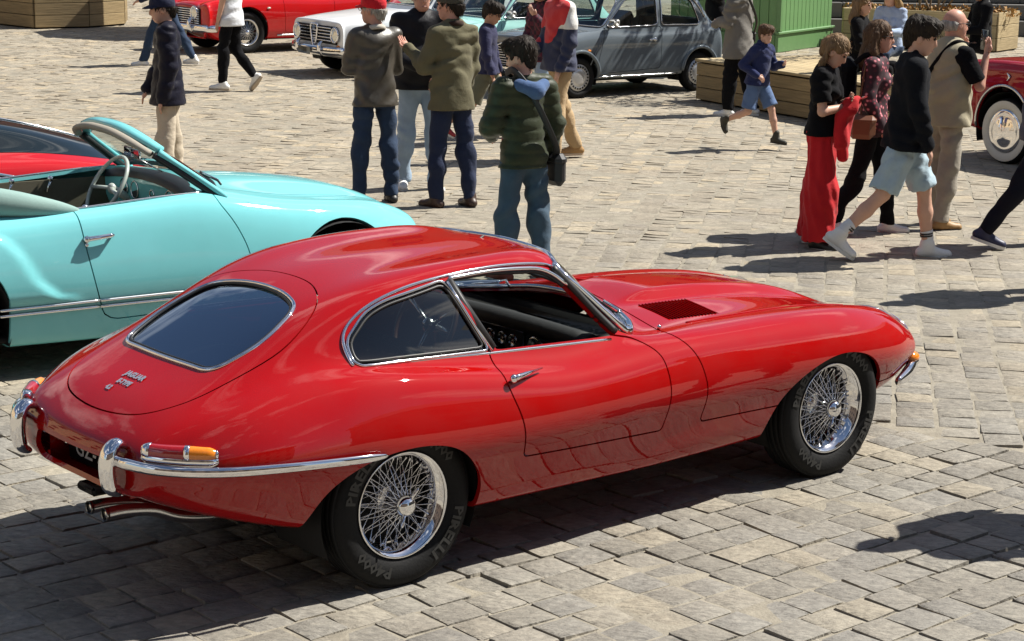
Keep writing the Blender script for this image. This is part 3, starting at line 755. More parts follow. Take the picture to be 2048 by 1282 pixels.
        mb.tube((Qi + [0, .012, 0]) * k, .0085, 8); mb.build('door_window_channel', BLACK, car)
        mb = MB(); mb.tube(np.array([(.358, -.510, 1.122), (.425, -.557, .99), (.492, -.630, .85)]) * k, .023, 8, flat=.55); mb.build('centre_pillar', BLACK, car)
        mb = MB(); mb.tube(np.array([(.350, -.523, 1.122), (.415, -.570, .99), (.482, -.643, .85)]) * k, .006, 6); mb.build('pillar_strip', CHROME, car)
        # drip gutter from the quarter window over both side windows to the windscreen header
        gx = np.array([-.167, -.167, -.13, -.05, .06, .2, .35, .5, .66, .8, .9, .96]); gz = np.array([.875, .945, .998, 1.048, 1.088, 1.118, 1.134, 1.143, 1.144, 1.136, 1.121, 1.09])
        c2 = catmull(np.stack([gx, gz], 1), 6); P3, N3 = full.at(c2[:, 0], c2[:, 1], -1)
        ys = P3[:, 1].copy()
        for _ in range(12): ys[1:-1] = (ys[:-2] + 2 * ys[1:-1] + ys[2:]) / 4
        P3[:, 1] = ys - .003; mb = MB(); mb.tube(P3 * k, .0068, 8); mb.build('drip_gutter', CHROME, car)
        # waist strip below the windows
        wx = np.linspace(-.10, 1.115, 26); wz = np.interp(wx, [-.1, .47, 1.115], [.880, .850, .822]); P3, N3 = full.at(wx, wz - .012, -1)
        P3[:, 1] = np.interp(wx, [-.1, .1, .5, 1.115], [-.618, -.634, -.640, -.645]); mb = MB(); mb.tube(P3 * k, .0075, 8); mb.build('waist_strip', CHROME, car)
        # windscreen pillar foot
        mb = MB(); mb.tube(np.array([(.925, -.485, 1.120), (1.02, -.515, 1.035), (1.13, -.555, .93), (1.225, -.592, .835), (1.262, -.605, .800)]) * k, [.013, .013, .015, .019, .012], 8, flat=1.5); mb.build('windscreen_pillar', CHROME, car)
        tube_obj('pillar_seal', np.array([(.915, -.495, 1.112), (1.00, -.525, 1.022), (1.09, -.572, .915), (1.165, -.618, .830)]) * k, .017, BLACK, car, 8, 1.1, None, 4)
        tube_obj('windscreen_foot', np.array([(1.205, -.590, .842), (1.262, -.590, .812), (1.330, -.520, .826), (1.385, -.40, .850)]) * k, [.020, .028, .022, .012], CHROME, car, 10, .8, None, 5)
        # door handle
        P3, N3 = full.at([.475, .545, .655], [.748, .752, .757], -1); p = P3 + N3 * np.array([[.026], [.026], [.020]])
        mb = MB(); mb.tube(np.array([p[0], p[0] * .6 + p[1] * .4, p[1], p[2]]) * k, [.013, .013, .010, .004], 8, flat=.8); mb.ell(p[0] * k, (.018, .014, .018)); mb.tube(np.array([P3[0], p[0]]) * k, .008, 8); mb.tube(np.array([P3[1], p[1]]) * k, .006, 8)
        mb.build('door_handle', CHROME, car)
        # rear bumper half: slim blade wrapping the corner
        bx = np.array([-1.030, -1.015, -.97, -.885, -.76, -.6, -.45, -.30, -.19, -.15]); bz = np.array([.598, .597, .594, .592, .590, .588, .585, .580, .575, .572])
        by = np.array([-.36, -.430, -.535, -.632, -.712, -.768, -.802, -.822, -.826, -.818])
        c3 = catmull(np.stack([bx, by, bz], 1), 8); rr = np.interp(np.arange(len(c3)), [0, 20, 60, 72], [.023, .020, .016, .004])
        mb = MB(); mb.tube(c3 * k, rr, 12, flat=.62, up=(0, 0, 1)); mb.build('rear_bumper', CHROME, car)
        # overrider
        oc = np.array([(-.975, -.350, .640), (-1.012, -.350, .655), (-1.040, -.350, .632), (-1.052, -.350, .59), (-1.052, -.350, .54), (-1.040, -.350, .490), (-1.005, -.350, .468)])
        mb = MB(); mb.tube(catmull(oc, 6) * k, np.interp(np.linspace(0, 1, 37), [0, .15, .4, .8, 1], [.014, .030, .040, .036, .016]), 12, flat=.72, up=(0, 1, 0)); mb.build('overrider', CHROME, car)
        # rear lamp cluster above the bumper
        lx = np.array([-.962, -.925, -.888, -.850, -.812, -.778]); ly = np.array([-.452, -.516, -.564, -.604, -.638, -.662]); lz = np.full(6, .645)
        L3 = np.stack([lx, ly, lz], 1); L3 = catmull(L3, 6); rl = np.interp(np.linspace(0, 1, 31), [0, .08, .5, .85, 1], [.022, .030, .033, .028, .011])
        mb = MB(); mb.tube(L3[:17] * k, rl[:17], 12, flat=.8, up=(0, 0, 1)); lamp = mb.build('tail_lamp', REDLENS, car)
        mb = MB(); mb.tube(L3[16:30] * k, rl[16:30], 12, flat=.8, up=(0, 0, 1)); mb.build('turn_lens', AMBER, lamp)
        mb = MB(); mb.tube(L3[15:18] * k, rl[15:18] * 1.06, 12, flat=.8, up=(0, 0, 1)); mb.tube(L3[0:4] * k, rl[0:4] * 1.10, 12, flat=.8, up=(0, 0, 1)); mb.tube(L3[28:31] * k, rl[28:31] * 1.12, 12, flat=.8, up=(0, 0, 1))
        mb.tube((L3 - [0, 0, .024]) * k, rl * .95, 8, flat=.9, up=(0, 0, 1)); mb.build('lamp_bezel', CHROME, lamp)
        # front bumper half and side lamp
        fb = catmull([(3.43, -.20, .402), (3.41, -.31, .399), (3.35, -.425, .391), (3.25, -.520, .380), (3.13, -.590, .366), (3.00, -.638, .352)], 6)
        mb = MB(); mb.tube(fb * k, np.interp(np.arange(len(fb)), [0, 24, 30], [.040, .038, .020]), 12, flat=.75, up=(0, 0, 1)); mb.build('front_bumper', CHROME, car)
        mb = MB(); mb.ell(np.array((3.235, -.520, .418)) * k, (.050, .040, .032), 14); sl = mb.build('front_turn_lamp', AMBER, car)
        mb = MB(); mb.ell(np.array((3.230, -.515, .396)) * k, (.060, .046, .026), 14); mb.build('lamp_bezel', CHROME, sl)
        # headlamp under its glass cover
        mb = MB(); c3 = [(3.055 + .135 * math.cos(t), -.468 + .078 * math.sin(t) - .30 * (.135 * math.cos(t)), 0) for t in np.linspace(0, 2 * math.pi, 28, endpoint=False)]
        c3 = np.array(c3); O, ON = bo_over(bo, c3); mb.tube(O * k, .004, 6, True); hl = mb.build('headlamp', CHROME, car)
        mb = MB(); cc, cn = bo.over([3.05], [-.468]); cc = cc[0] - cn[0] * .006; mb.add(np.vstack([(O - ON * .002), cc + cn[0] * .022]) * k, [(i, (i + 1) % 28, 28) for i in range(28)]); mb.build('headlamp_glass', LENS, hl)
        # bonnet catch and screw buttons
        mb = MB(); P3, N3 = bo.over([1.475], [-.56]); mb.ell((P3[0] + N3[0] * .008) * k, (.010, .010, .012)); mb.build('bonnet_catch', CHROME, car)
        # chrome seam along the wing
        sx = np.linspace(1.66, 2.80, 30); sy = np.interp(sx, [1.6, 2.2, 2.95], [-.540, -.505, -.425]); P3, N3 = bo.over(sx, sy); mb = MB(); mb.tube((P3 + N3 * .001) * k, .0042, 6); mb.build('wing_seam', RED, bonnet)
    # louvres
    for sd, lv in LV:
        n = 15; mb = MB(); xs = np.linspace(1.622, 1.928, n + 1)
        V0 = lv.shift(-.020); V0.build('louvre_well', VOID, bonnet)
        mb = MB()
        for a, b in zip(xs[:-1], xs[1:]):
            y0, y1 = sd * .270, sd * .470; P3, N3 = lv.over([a + .004, a + .004, b - .004, b - .004], [y0, y1, y1, y0]); up2 = np.array([.0115, .0115, .006, .006])[:, None]
            q8 = np.vstack([P3 - N3 * (.012 - up2 * 1.6), P3 - N3 * (.016 - up2 * 1.6)]); mb.add(q8, [(0, 1, 2, 3), (7, 6, 5, 4), (0, 4, 5, 1), (2, 6, 7, 3), (1, 5, 6, 2), (3, 7, 4, 0)])
        s_ = mb.build('louvre_slats', RED, bonnet, False); s_['kind'] = 'stuff'
    # number plate recess, plate, reversing lamp
    mb = MB(); mb.box((-.872, -.22, .435), (-.864, .29, .545), bev=.003); np_ = mb.build('number_plate', BLACK, car)
    V, F = text_mesh('GZ-701', .098, 3, .001); V = V * [1.0, 1.0]
    mb = MB(); mb.add(np.stack([np.full(len(V), -.8735), .075 - V[:, 0], V[:, 1] + .490], 1), F); mb.build('plate_lettering', PLATEWHITE, np_, False)
    mb = MB(); mb.box((-.8740, -.225, .431), (-.8725, .295, .435)); mb.box((-.8740, -.225, .545), (-.8725, .295, .549)); mb.build('plate_border', CHROME, np_)
    mb = MB(); mb.tube([(-.85, .285, .50), (-.885, .285, .50), (-.895, .285, .50)], [.022, .022, .014], 12); mb.build('reversing_lamp', CHROME, car)
    # lettering on the tailgate
    mb = MB()
    for txt, size, cx, cy in (('JAGUAR', .036, -.745, .0), ('E-TYPE', .030, -.79, .005), ('4.2', .028, -.83, .05)):
        V, F = text_mesh(txt, size, 2, .002); X = cx + V[:, 1] * 1.0; Y = cy - V[:, 0] * 1.0 - .02
        P3, N3 = hat.over(X, Y); mb.add(P3 + N3 * .004, F)
    mb.build('badge_lettering', BADGE, hatch_o, False)
    # wipers (three), resting on the screen
    for yb in (-.40, -.02, .36):
        P3, N3 = wsg.over([1.385, 1.36, 1.335, 1.31], [yb, yb + .09, yb + .19, yb + .30]); base = np.array([1.425 - .25 * yb * yb, yb - .03, .868 - .10 * abs(yb)])
        mb = MB(); mb.tube(np.vstack([base, base + [-.02, .01, .035], P3[0] + N3[0] * .03, P3[1] + N3[1] * .022]), .006, 6); wi = mb.build('wiper', CHROME, car)
        mb = MB(); mb.tube(P3 + N3 * .010, .006, 6); mb.build('wiper_blade', BLACK, wi)
    # underside, arches, interior
    for xx in (0, 2.438):
        for sd in (-1, 1): mb = MB(); arch_liner(mb, xx, .325, .355 if xx else .37, sd * (.635 if xx else .70), sd * .36, -25, 205); mb.build('wheel_arch_liner', VOID, car)
    mb = MB(); mb.box((-.35, -.60, .25), (1.45, .60, .27)); mb.box((1.42, -.66, .26), (1.46, .66, .78)); mb.box((2.83, -.58, .30), (2.86, .58, .62)); mb.box((2.86, -.5, .36), (3.2, .5, .40)); mb.build('floor_pan', VOID, car)
    LE = plain('black_leather', (0.012, 0.011, 0.011), 0.7, bumps=.3, scale=30, var=.3); CARPET = plain('black_carpet', (0.010, 0.010, 0.010), 0.95)
    for yb in (-.31, .31):
        mb = MB(); mb.box((.33, yb - .23, .30), (.86, yb + .23, .44), bev=.05); mb.box((.18, yb - .22, .34), (.36, yb + .22, .86), bev=.06, M=Matrix.Translation((0.13, 0, -.02)) @ Matrix.Rotation(R(-14), 4, 'Y')); mb.build('seat', LE, car)
    mb = MB(); mb.box((-.55, -.55, .56), (.10, .55, .58)); mb.box((.08, -.58, .28), (.11, .58, .60)); mb.build('load_floor', CARPET, car)
    mb = MB(); mb.box((-.02, -.565, .62), (.16, -.545, .98)); mb.box((-.02, .545, .62), (.16, .565, .98)); 
    mb = MB(); P = [(1.10, y, .765 + .02 * math.cos(y * 2)) for y in np.linspace(-.54, .54, 12)]; mb.tube(P, .04, 10, flat=1.3, up=(0, 0, 1)); mb.box((1.10, -.54, .75), (1.30, .54, .80), bev=.02); dash = mb.build('dashboard', LE, car)
    mb = MB(); mb.box((1.055, -.16, .58), (1.075, .16, .76), bev=.005); mb.build('centre_panel', plain('dash_metal', (.16, .16, .17), .4, .7, var=.2), dash)
    mb = MB()
    for y, z, r in ((-.46, .70, .058), (-.25, .70, .058), (-.10, .715, .028), (-.03, .715, .028), (.05, .715, .028), (.12, .715, .028)):
        mb = MB(); mb.lathe([(r, 0), (r * .9, -.008), (r * .84, -.004), (0, -.004)], 20, 'x', (1.045, y, z)); mb.build('gauge', DULLCHROME, dash)
    mb = MB()
    for j in range(9): mb.box((1.045, -.15 + j * .034, .625), (1.057, -.138 + j * .034, .65))
    mb.build('switch_row', DULLCHROME, dash)
    # wood rim steering wheel (left-hand drive: far side in this view)
    yb = .33; ctr = np.array([.90, yb, .73]); ax = np.array([math.cos(R(25)), 0, -math.sin(R(25))]); uu = np.array([math.sin(R(25)), 0, math.cos(R(25))]); vv = np.array([0, 1, 0])
    def ring(c, r, n=36): return [c + (uu * math.cos(t) + vv * math.sin(t)) * r for t in np.linspace(0, 2 * math.pi, n, endpoint=False)]
    mb = MB(); mb.tube(ring(ctr, .195), .012, 8, True); sw = mb.build('steering_wheel', plain('dark_wood', (.07, .028, .012), .3, coat=1.0), car)
    mb = MB()
    for t in (R(0), R(120), R(240)): mb.tube([ctr + ax * .03, ctr + (uu * math.cos(t + R(180)) + vv * math.sin(t + R(180))) * .19], .009, 6, flat=1.4)
    mb.ell(ctr + ax * .02, (.035, .035, .035)); mb.tube([ctr + ax * .03, ctr + ax * .35], .02, 8); mb.build('wheel_spokes', DULLCHROME, sw)
    mb = MB(); mb.box((.865, -.13, .985 + .13), (.885, .09, .985 + .175), bev=.012); mb.tube([(.88, -.02, 1.14), (.94, -.02, 1.17)], .006, 6); mb.build('rear_view_mirror', BLACK, car)
    # headlining keeps the cabin dark
    inner = S.clip(np.where((S.V[:, 0] > -.1) & (S.V[:, 0] < 1.02) & (S.V[:, 2] > .84), 1.0, -1.0)).shift(-.018); inner.F = inner.F[:, ::-1]; inner.N = -inner.N; inner.build('headlining', plain('grey_headlining', (.05, .05, .05), .95), car)
    # twin tailpipes and silencers
    for yb, x1 in ((-.155, -1.21), (-.045, -1.215)):
        mb = MB(); P = catmull([(-.10, yb, .235), (-.45, yb, .235), (-.64, yb, .262), (-.76, yb, .310), (-.88, yb, .330), (x1 + .25, yb, .330)], 6); mb.tube(P, .0255, 12, cap=False); mb.tube(P[-8:] * [1, 1, 1], .020, 12, cap=True); mb.lathe([(.0265, 0), (.0265, .012), (.022, .012), (.022, 0)], 12, 'x', (x1 + .244, yb, .330)); ex = mb.build('tailpipe', DULLCHROME, car)
        mb = MB(); mb.tube([(-.30, yb * 1.0, .235), (-.32, yb, .235), (-.36, yb, .235), (-.38, yb, .235)], [.022, .031, .031, .022], 10); mb.build('pipe_clamp', DULLCHROME, ex)
    mb = MB(); mb.box((-.98, -.10, .385), (-.90, .03, .42), bev=.01); mb.build('exhaust_hanger', VOID, car); mb = MB(); mb.box((-.42, -.3, .27), (-.1, .1, .36), bev=.05); mb.build('silencer', VOID, car)
    for xx in (0, 2.438):
        for sd in (-1, 1): wire_wheel(car, (xx, sd * .635, .325), sd, True)
    return car
def bo_over(bo, P): return bo.over(P[:, 0], P[:, 1])
BWGLASS = glass('rear_window_glass', (0.22, 0.28, 0.36), 0.30, 0.0, (.72, .84, 1.0))
BADGE = plain('badge_chrome', (.85, .85, .85), .25, .85, var=.05)
PLATEWHITE = plain('plate_white', (0.72, 0.72, 0.68), 0.4, var=.06)
CAR_POS = (-0.860, 7.810, 0.0); CAR_RZ = 0.69997
coupe()
# ------------------------------------------------------------------ a general pressed-steel car built from half sections
def st(x, *yz):
    """one station: x (or list of x per rail) and (y,z) per rail"""
    xs = x if hasattr(x, '__len__') else [x] * len(yz); return [(a, b, c) for a, (b, c) in zip(xs, yz)]
def nose_cap(x, z, n=10): return [(x, 0, z)] * n
def shell(net, su=9, sv=8, fn=None):
    G = loft(np.array(net, float), su, sv, 3)
    if fn: fn(G)
    S = Sh.grid(G); c = S.V.mean(0)
    if ((S.N * (S.V - [c[0], 0, .5])).sum(1)).mean() < 0: S = Sh.grid(G, True)
    return S.mirror()
XZ = lambda s: s.V[:, [0, 2]]
def arch_poly(x, z, r, low=.0):
    return np.array([(x - r * 1.01, low)] + [(x + r * math.cos(t), z + r * math.sin(t)) for t in np.linspace(math.pi, 0, 25)] + [(x + r * 1.01, low)])
def rim_loop(s, name, r, mat, parent, off=.002, n=90, inset=None):
    out = None
    for lp in s.loops()[:1]:
        P = s.V[lp] + s.N[lp] * off; P = P[::max(1, len(P) // n)]; P = (np.roll(P, 1, 0) + 2 * P + np.roll(P, -1, 0)) / 4
        mb = MB(); mb.tube(P, r, 6, True); out = mb.build(name, mat, parent)
    return out
def road_wheel(parent, loc, side, R0, rim, tw, style, n=40, white=False):
    w = empty('wheel', loc, 0 if side < 0 else math.pi, parent)
    V, F = tyre_mesh(R0, rim, tw, False, n); obj('tyre', V, F, RUBBER, w); h = tw / 2
    if white: mb = MB(); mb.lathe([(rim + .004, -h * .80), (rim + .02, -h * .955), (R0 - .035, -h * 1.02), (R0 - .022, -h * .97)], n); mb.build('whitewall', WHITEWALL, w)
    mb = MB(); pr = [(rim + .006, -h * .78), (rim + .004, -h * .86), (rim - .012, -h * .80), (rim - .03, -h * .45)]; mb.lathe(pr + ([(rim - .03, h * .6)] if style == 'wire' else [(rim * .62, -h * .40), (rim * .60, -h * .5), (0, -h * .5)]), n); mb.build('rim', ALLOY if style == 'cover' else DULLCHROME, w)
    if style == 'cover':          # silver cover: slots round the edge, dished middle
        mb = MB(); mb.lathe([(rim - .004, -h * .72), (rim - .010, -h * .90), (rim * .74, -h * .98), (rim * .70, -h * .90), (rim * .66, -h * .98), (rim * .4, -h * 1.06), (0, -h * 1.08)], n); cv = mb.build('wheel_cover', ALLOY, w)
        mb = MB()
        for i in range(22):
            a = 2 * math.pi * i / 22; c, s = math.cos(a), math.sin(a)
            mb.box((rim * .76, -.013, -.010), (rim * .92, -.006, .010), M=np.array([[c, 0, -s, 0], [0, 1, 0, -h * .93 + .006], [s, 0, c, 0], [0, 0, 0, 1.0]]))
        sl = mb.build('cover_slots', VOID, cv, False); sl['kind'] = 'stuff'
    elif style == 'disc':         # full polished disc
        mb = MB(); mb.lathe([(rim + .004, -h * .82), (rim - .01, -h * .98), (rim * .82, -h * .9), (rim * .6, -h * 1.0), (rim * .25, -h * 1.12), (0, -h * 1.14)], n); mb.build('hub_cap', CHROME, w)
    elif style == 'wire':
        mb = MB()
        for i in range(32):
            s = 1 if i % 2 else -1; a0 = 2 * math.pi * i / 32; a1 = a0 + s * R(26)
            mb.tube([(.04 * math.cos(a0), -h * .8, .04 * math.sin(a0)), ((rim - .02) * math.cos(a1), -h * .25, (rim - .02) * math.sin(a1))], .0032, 4, cap=False)
        x = mb.build('spoke_lacing', CHROME, w); x['kind'] = 'stuff'
        mb = MB(); mb.lathe([(.04, -h * .5), (.04, -h * .85), (.032, -h * 1.1), (0, -h * 1.15)], 20); mb.build('hub', CHROME, w)
    return w
ALLOY = plain('silver_wheel_paint', (.62, .62, .62), .32, .6, var=.08, scale=40)
WHITEWALL = plain('whitewall_rubber', (.58, .56, .50), .6, var=.08)

def saloon(name, label, pos, rz, net, col, wb, track, wr, rim, arch_r, arch_z, style, wins=(), doors=(), bonnet=None, top2=None, fn=None, white=False, rough=.3, su=9, sv=8, clipfn=None, glassm=None, tw=.16, archtrim=None, metal=0.0):
    P = paint(name + '_paint', col, rough, metal); P2 = paint(name + '_second_paint', top2) if top2 else P
    car = empty(name, pos, rz); tag(car, label, 'car')
    S = shell(net, su, sv, fn)
    hw = np.abs(S.V[:, 1]).max()
    for x in (0, wb): S = S.clip(psdf(XZ(S), arch_poly(x, arch_z, arch_r), np.abs(S.V[:, 1]) > hw * .52))
    info = {}
    for kind, nm, poly in wins:
        if kind == 'side': S, g = S.cut(psdf(XZ(S), poly, np.abs(S.V[:, 1]) > .3)); parts = [g.clip(g.V[:, 1] * sd) for sd in (-1, 1)]
        elif kind == 'front': S, g = S.cut(psdf(S.V[:, [1, 2]], poly, (S.N[:, 0] > .12) & (S.V[:, 0] > wb * .4))); parts = [g]
        else: S, g = S.cut(psdf(S.V[:, [1, 2]], poly, (S.N[:, 0] < -.12) & (S.V[:, 0] < wb * .3))); parts = [g]
        for g in parts:
            if len(g.F) < 4: continue
            g.shift(-.008).build(nm, glassm or GLASS, car); rim_loop(g, nm + '_seal', .011, BLACK, car, 0); rim_loop(g, nm + '_trim', .006, CHROME, car, .008)
    if clipfn: S = clipfn(S, car, P)
    if bonnet is not None:
        S, b = S.cut(psdf(S.V[:, :2], bonnet, S.N[:, 2] > .05), .003); b.plus(b.lip(.02)).build('bonnet', P2, car)
        info['bonnet'] = b
    for poly in doors:
        S, d = S.cut(psdf(XZ(S), poly, np.abs(S.V[:, 1]) > .35), .0035)
        for sd in (-1, 1): q = d.clip(d.V[:, 1] * sd); q.plus(q.lip(.02)).build('door', P, car); info.setdefault('door', []).append(q)
    S.plus(S.lip(.02)).build('body', P, car)
    y0 = track / 2
    for x in (0, wb):
        for sd in (-1, 1): mb = MB(); arch_liner(mb, x, wr, arch_r + .02, sd * (hw - .06), sd * (y0 - .2), -20, 200); mb.build('wheel_arch_liner', VOID, car)
    mb = MB(); mb.box((-.2, -hw + .12, .20), (wb + .2, hw - .12, .23)); mb.build('underbody', VOID, car)
    for x in (0, wb):
        for sd in (-1, 1):
            road_wheel(car, (x, sd * y0, wr), sd, wr, rim, tw, style, white=white)
            if archtrim:
                t = np.linspace(R(-8), R(188), 30); P3, N3 = S.at(x + (arch_r + .012) * np.cos(t), arch_z + (arch_r + .012) * np.sin(t), sd); mb2 = MB(); mb2.tube(P3 + N3 * .006, .014, 6); mb2.build('arch_trim', archtrim, car)
    info['S'] = S; info['car'] = car; info['paint'] = P; info['hw'] = hw; return info
def seat_pair(car, x, z, col, ys=(-.32, .32), w=.24, h=.55):
    m = cloth('seat_cloth', col)
    for y in ys:
        mb = MB(); mb.box((x, y - w, z), (x + .5, y + w, z + .14), bev=.05); mb.box((x - .16, y - w, z + .02), (x, y + w, z + h), bev=.06, M=Matrix.Translation((x, 0, z)) @ Matrix.Rotation(R(-12), 4, 'Y') @ Matrix.Translation((-x, 0, -z))); mb.build('seat', m, car)
def disc(mb, c, n, r, k=20, m=0, dome=.0):
    n = np.asarray(n, float) / np.linalg.norm(n); u = np.cross(n, [0, 0, 1.0]); u /= np.linalg.norm(u); v = np.cross(n, u); c = np.asarray(c, float)
    V = [c + n * dome] + [c + n * dome * .7 + (u * math.cos(t) + v * math.sin(t)) * r * .6 for t in np.linspace(0, 2 * math.pi, k, endpoint=False)] + [c + (u * math.cos(t) + v * math.sin(t)) * r for t in np.linspace(0, 2 * math.pi, k, endpoint=False)]
    F = [(0, 1 + i, 1 + (i + 1) % k) for i in range(k)] + [(1 + i, 1 + k + i, 1 + k + (i + 1) % k, 1 + (i + 1) % k) for i in range(k)]
    mb.add(V, F, m)
def headlamp(car, c, n, r, bez=.018):
    n = np.asarray(n, float) / np.linalg.norm(n); u = np.cross(n, [0, 0, 1.0]); u /= np.linalg.norm(u); v = np.cross(n, u); c = np.asarray(c, float)
    mb = MB(); mb.tube([c + (u * math.cos(t) + v * math.sin(t)) * r for t in np.linspace(0, 2 * math.pi, 28, endpoint=False)], bez, 8, True); h = mb.build('headlamp', CHROME, car)
    mb = MB(); disc(mb, c - n * .004, n, r, dome=.03); mb.build('headlamp_glass', LENS, h); return h
def plate(car, c, n, w, h, txt, back, fore):
    n = np.asarray(n, float) / np.linalg.norm(n); u = np.cross([0, 0, 1.0], n); u /= np.linalg.norm(u); v = np.cross(n, u); M = np.eye(4); M[:3, 0] = u; M[:3, 1] = v; M[:3, 2] = n; M[:3, 3] = c
    mb = MB(); mb.box((-w / 2, -h / 2, -.006), (w / 2, h / 2, 0), bev=.003, M=M); o = mb.build('number_plate', back, car)
    V, F = text_mesh(txt, h * .78, 2, .001); mb = MB(); mb.add(np.column_stack([V, np.full(len(V), .002)]) @ M[:3, :3].T + M[:3, 3], F); mb.build('plate_lettering', fore, o, False); return o

BRIGHT = plain('polished_trim', (.85, .85, .85), .22, 1.0, var=.03)
# ------------------------------------------------------------------ turquoise convertible
def cabriolet():
    TQ_ = (.185, .565, .600)
    net = [
     nose_cap(-.985, .55),
     st(-.96, (0, .66), (.22, .655), (.40, .64), (.50, .62), (.56, .59), (.58, .54), (.57, .44), (.52, .34), (.35, .30), (0, .30)),
     st(-.80, (0, .775), (.24, .77), (.45, .75), (.56, .715), (.655, .65), (.69, .55), (.68, .42), (.63, .29), (.45, .25), (0, .25)),
     st(-.45, (0, .865), (.25, .86), (.47, .84), (.60, .80), (.72, .72), (.77, .57), (.765, .42), (.71, .245), (.5, .21), (0, .21)),
     st(0.0, (0, .895), (.25, .893), (.48, .885), (.62, .855), (.73, .785), (.785, .59), (.785, .42), (.735, .215), (.55, .19), (0, .19)),
     st(.45, (0, .892), (.25, .890), (.49, .886), (.645, .866), (.738, .79), (.785, .58), (.785, .41), (.738, .205), (.58, .185), (0, .185)),
     st(.85, (0, .895), (.25, .893), (.50, .888), (.658, .874), (.742, .795), (.788, .57), (.788, .405), (.742, .20), (.60, .18), (0, .18)),
     st(1.30, (0, .925), (.25, .920), (.50, .915), (.655, .902), (.742, .815), (.79, .57), (.79, .405), (.742, .20), (.60, .18), (0, .18)),
     st(1.62, (0, .948), (.25, .942), (.48, .930), (.632, .912), (.735, .82), (.788, .57), (.788, .405), (.740, .205), (.60, .18), (0, .18)),
     st(2.00, (0, .918), (.25, .908), (.44, .868), (.60, .848), (.720, .785), (.783, .57), (.780, .41), (.730, .215), (.58, .19), (0, .19)),
     st(2.40, (0, .876), (.24, .866), (.40, .815), (.560, .808), (.695, .755), (.768, .57), (.760, .42), (.70, .235), (.55, .21), (0, .21)),
     st(2.72, (0, .810), (.22, .803), (.36, .768), (.500, .772), (.635, .722), (.715, .555), (.70, .42), (.635, .27), (.48, .24), (0, .24)),
     st(2.935, (0, .722), (.19, .718), (.32, .700), (.440, .703), (.550, .655), (.620, .54), (.60, .42), (.535, .30), (.40, .28), (0, .28)),
     st(3.055, (0, .632), (.17, .630), (.28, .625), (.375, .622), (.455, .590), (.505, .51), (.485, .43), (.42, .34), (.30, .32), (0, .32)),
     nose_cap(3.11, .50)]
    sm = lambda t: np.clip(t, 0, 1) ** 2 * (3 - 2 * np.clip(t, 0, 1))
    cx, cz = np.array([.30, .40, .477, .555, .664, .80]), np.array([.815, .765, .68, .54, .448, .418])
    def hips(G):
        x, z = G[..., 0], G[..., 2]; front = np.interp(z, cz[::-1], cx[::-1]); k = np.arange(G.shape[1])[None, :]
        m = sm((front - x) / .09) * ((k > 3.2 * 8) & (k < 7 * 8)); m = m * sm((z - .40) / .05) * sm((.84 - z) / .06) * sm((x + .9) / .5); G[..., 1] += .022 * m
        # swage on top of the front wings
    I = {}
    def cockpit(S, car, P):
        op = fillet([(.22, -.585), (.75, -.615), (1.30, -.615), (1.545, -.60), (1.60, 0), (1.545, .60), (1.30, .615), (.75, .615), (.22, .585)], [.1, .05, .05, .06, .5, .06, .05, .05, .1], 6)
        return S.clip(psdf(S.V[:, :2], op, (S.N[:, 2] > .3) & (S.V[:, 2] > .7)))
    door = fillet([(.772, .95), (.790, .72), (.838, .48), (.885, .315), (.945, .285), (1.70, .295), (1.79, .45), (1.765, .60), (1.70, .745), (1.615, .87), (1.60, .95)], [.01, .1, .1, .06, .05, .12, .1, .1, .1, .03, .01], 5)
    hood = fillet([(1.72, -.50), (1.75, 0), (1.72, .50), (2.3, .43), (2.9, .30), (3.02, 0), (2.9, -.30), (2.3, -.43)], [.06, .3, .06, .3, .15, .2, .15, .3], 6)
    I = saloon('convertible_car', 'turquoise open convertible with folded hood parked behind the red coupe', (-3.389, 10.762, 0), .59893, net, TQ_, 2.40, 1.30, .322, .205, .36, .365, 'disc', doors=[door], bonnet=hood, fn=hips, clipfn=cockpit, su=12, sv=8)
    car, S, P = I['car'], I['S'], I['paint']; allsh = Sh(np.vstack([S.V] + [d.V for d in I['door']]), np.zeros((0, 3), int), np.vstack([S.N] + [d.N for d in I['door']]))
    TRIM = plain('olive_trim', (.115, .105, .072), .7, var=.15); PAD = plain('black_dash_pad', (.012, .012, .014), .5)
    for sd in (-1, 1):
        # twin strips along the sill
        for z in (.402, .368):
            for a, b in ((.30, .858), (.862, 1.775), (1.785, 2.02)):
                xs = np.linspace(a, b, 18); P3, N3 = allsh.at(xs, np.full(18, z), sd); tube_obj('side_strip', P3 + N3 * .006, .0085, BRIGHT, car, 6)
        P3, N3 = allsh.at([.80, .86, .945], [.735, .738, .745], sd); q = P3 + N3 * np.array([[.028], [.034], [.030]])
        mb = MB(); mb.tube(catmull(q, 4), np.interp(np.linspace(0, 1, 9), [0, .2, 1], [.017, .015, .013]), 8); mb.tube([P3[0], q[0]], .019, 8); mb.tube([P3[2], q[2]], .009, 8); mb.ell(P3[0] + N3[0] * .01 - [0, 0, .03], (.012, .012, .012)); mb.build('door_handle', CHROME, car)
        mb = MB(); mb.box((.62, sd * .60, .30), (1.62, sd * .615, .862)); mb.build('door_trim', TRIM, car, False)
        xs = np.linspace(.62, 1.56, 20); tube_obj('waist_strip', np.stack([xs, np.full(20, sd * .622), np.interp(xs, [.6, .8, 1.3, 1.6], [.878, .884, .915, .922])], 1), .007, DULLCHROME, car, 6)
        for x in (.86, 1.10): mb = MB(); mb.tube([(x, sd * .598, .80), (x, sd * .565, .80), (x + .02, sd * .56, .86)], .008, 6); mb.ell((x + .02, sd * .56, .875), (.018, .018, .018)); mb.build('window_crank', CHROME, car)
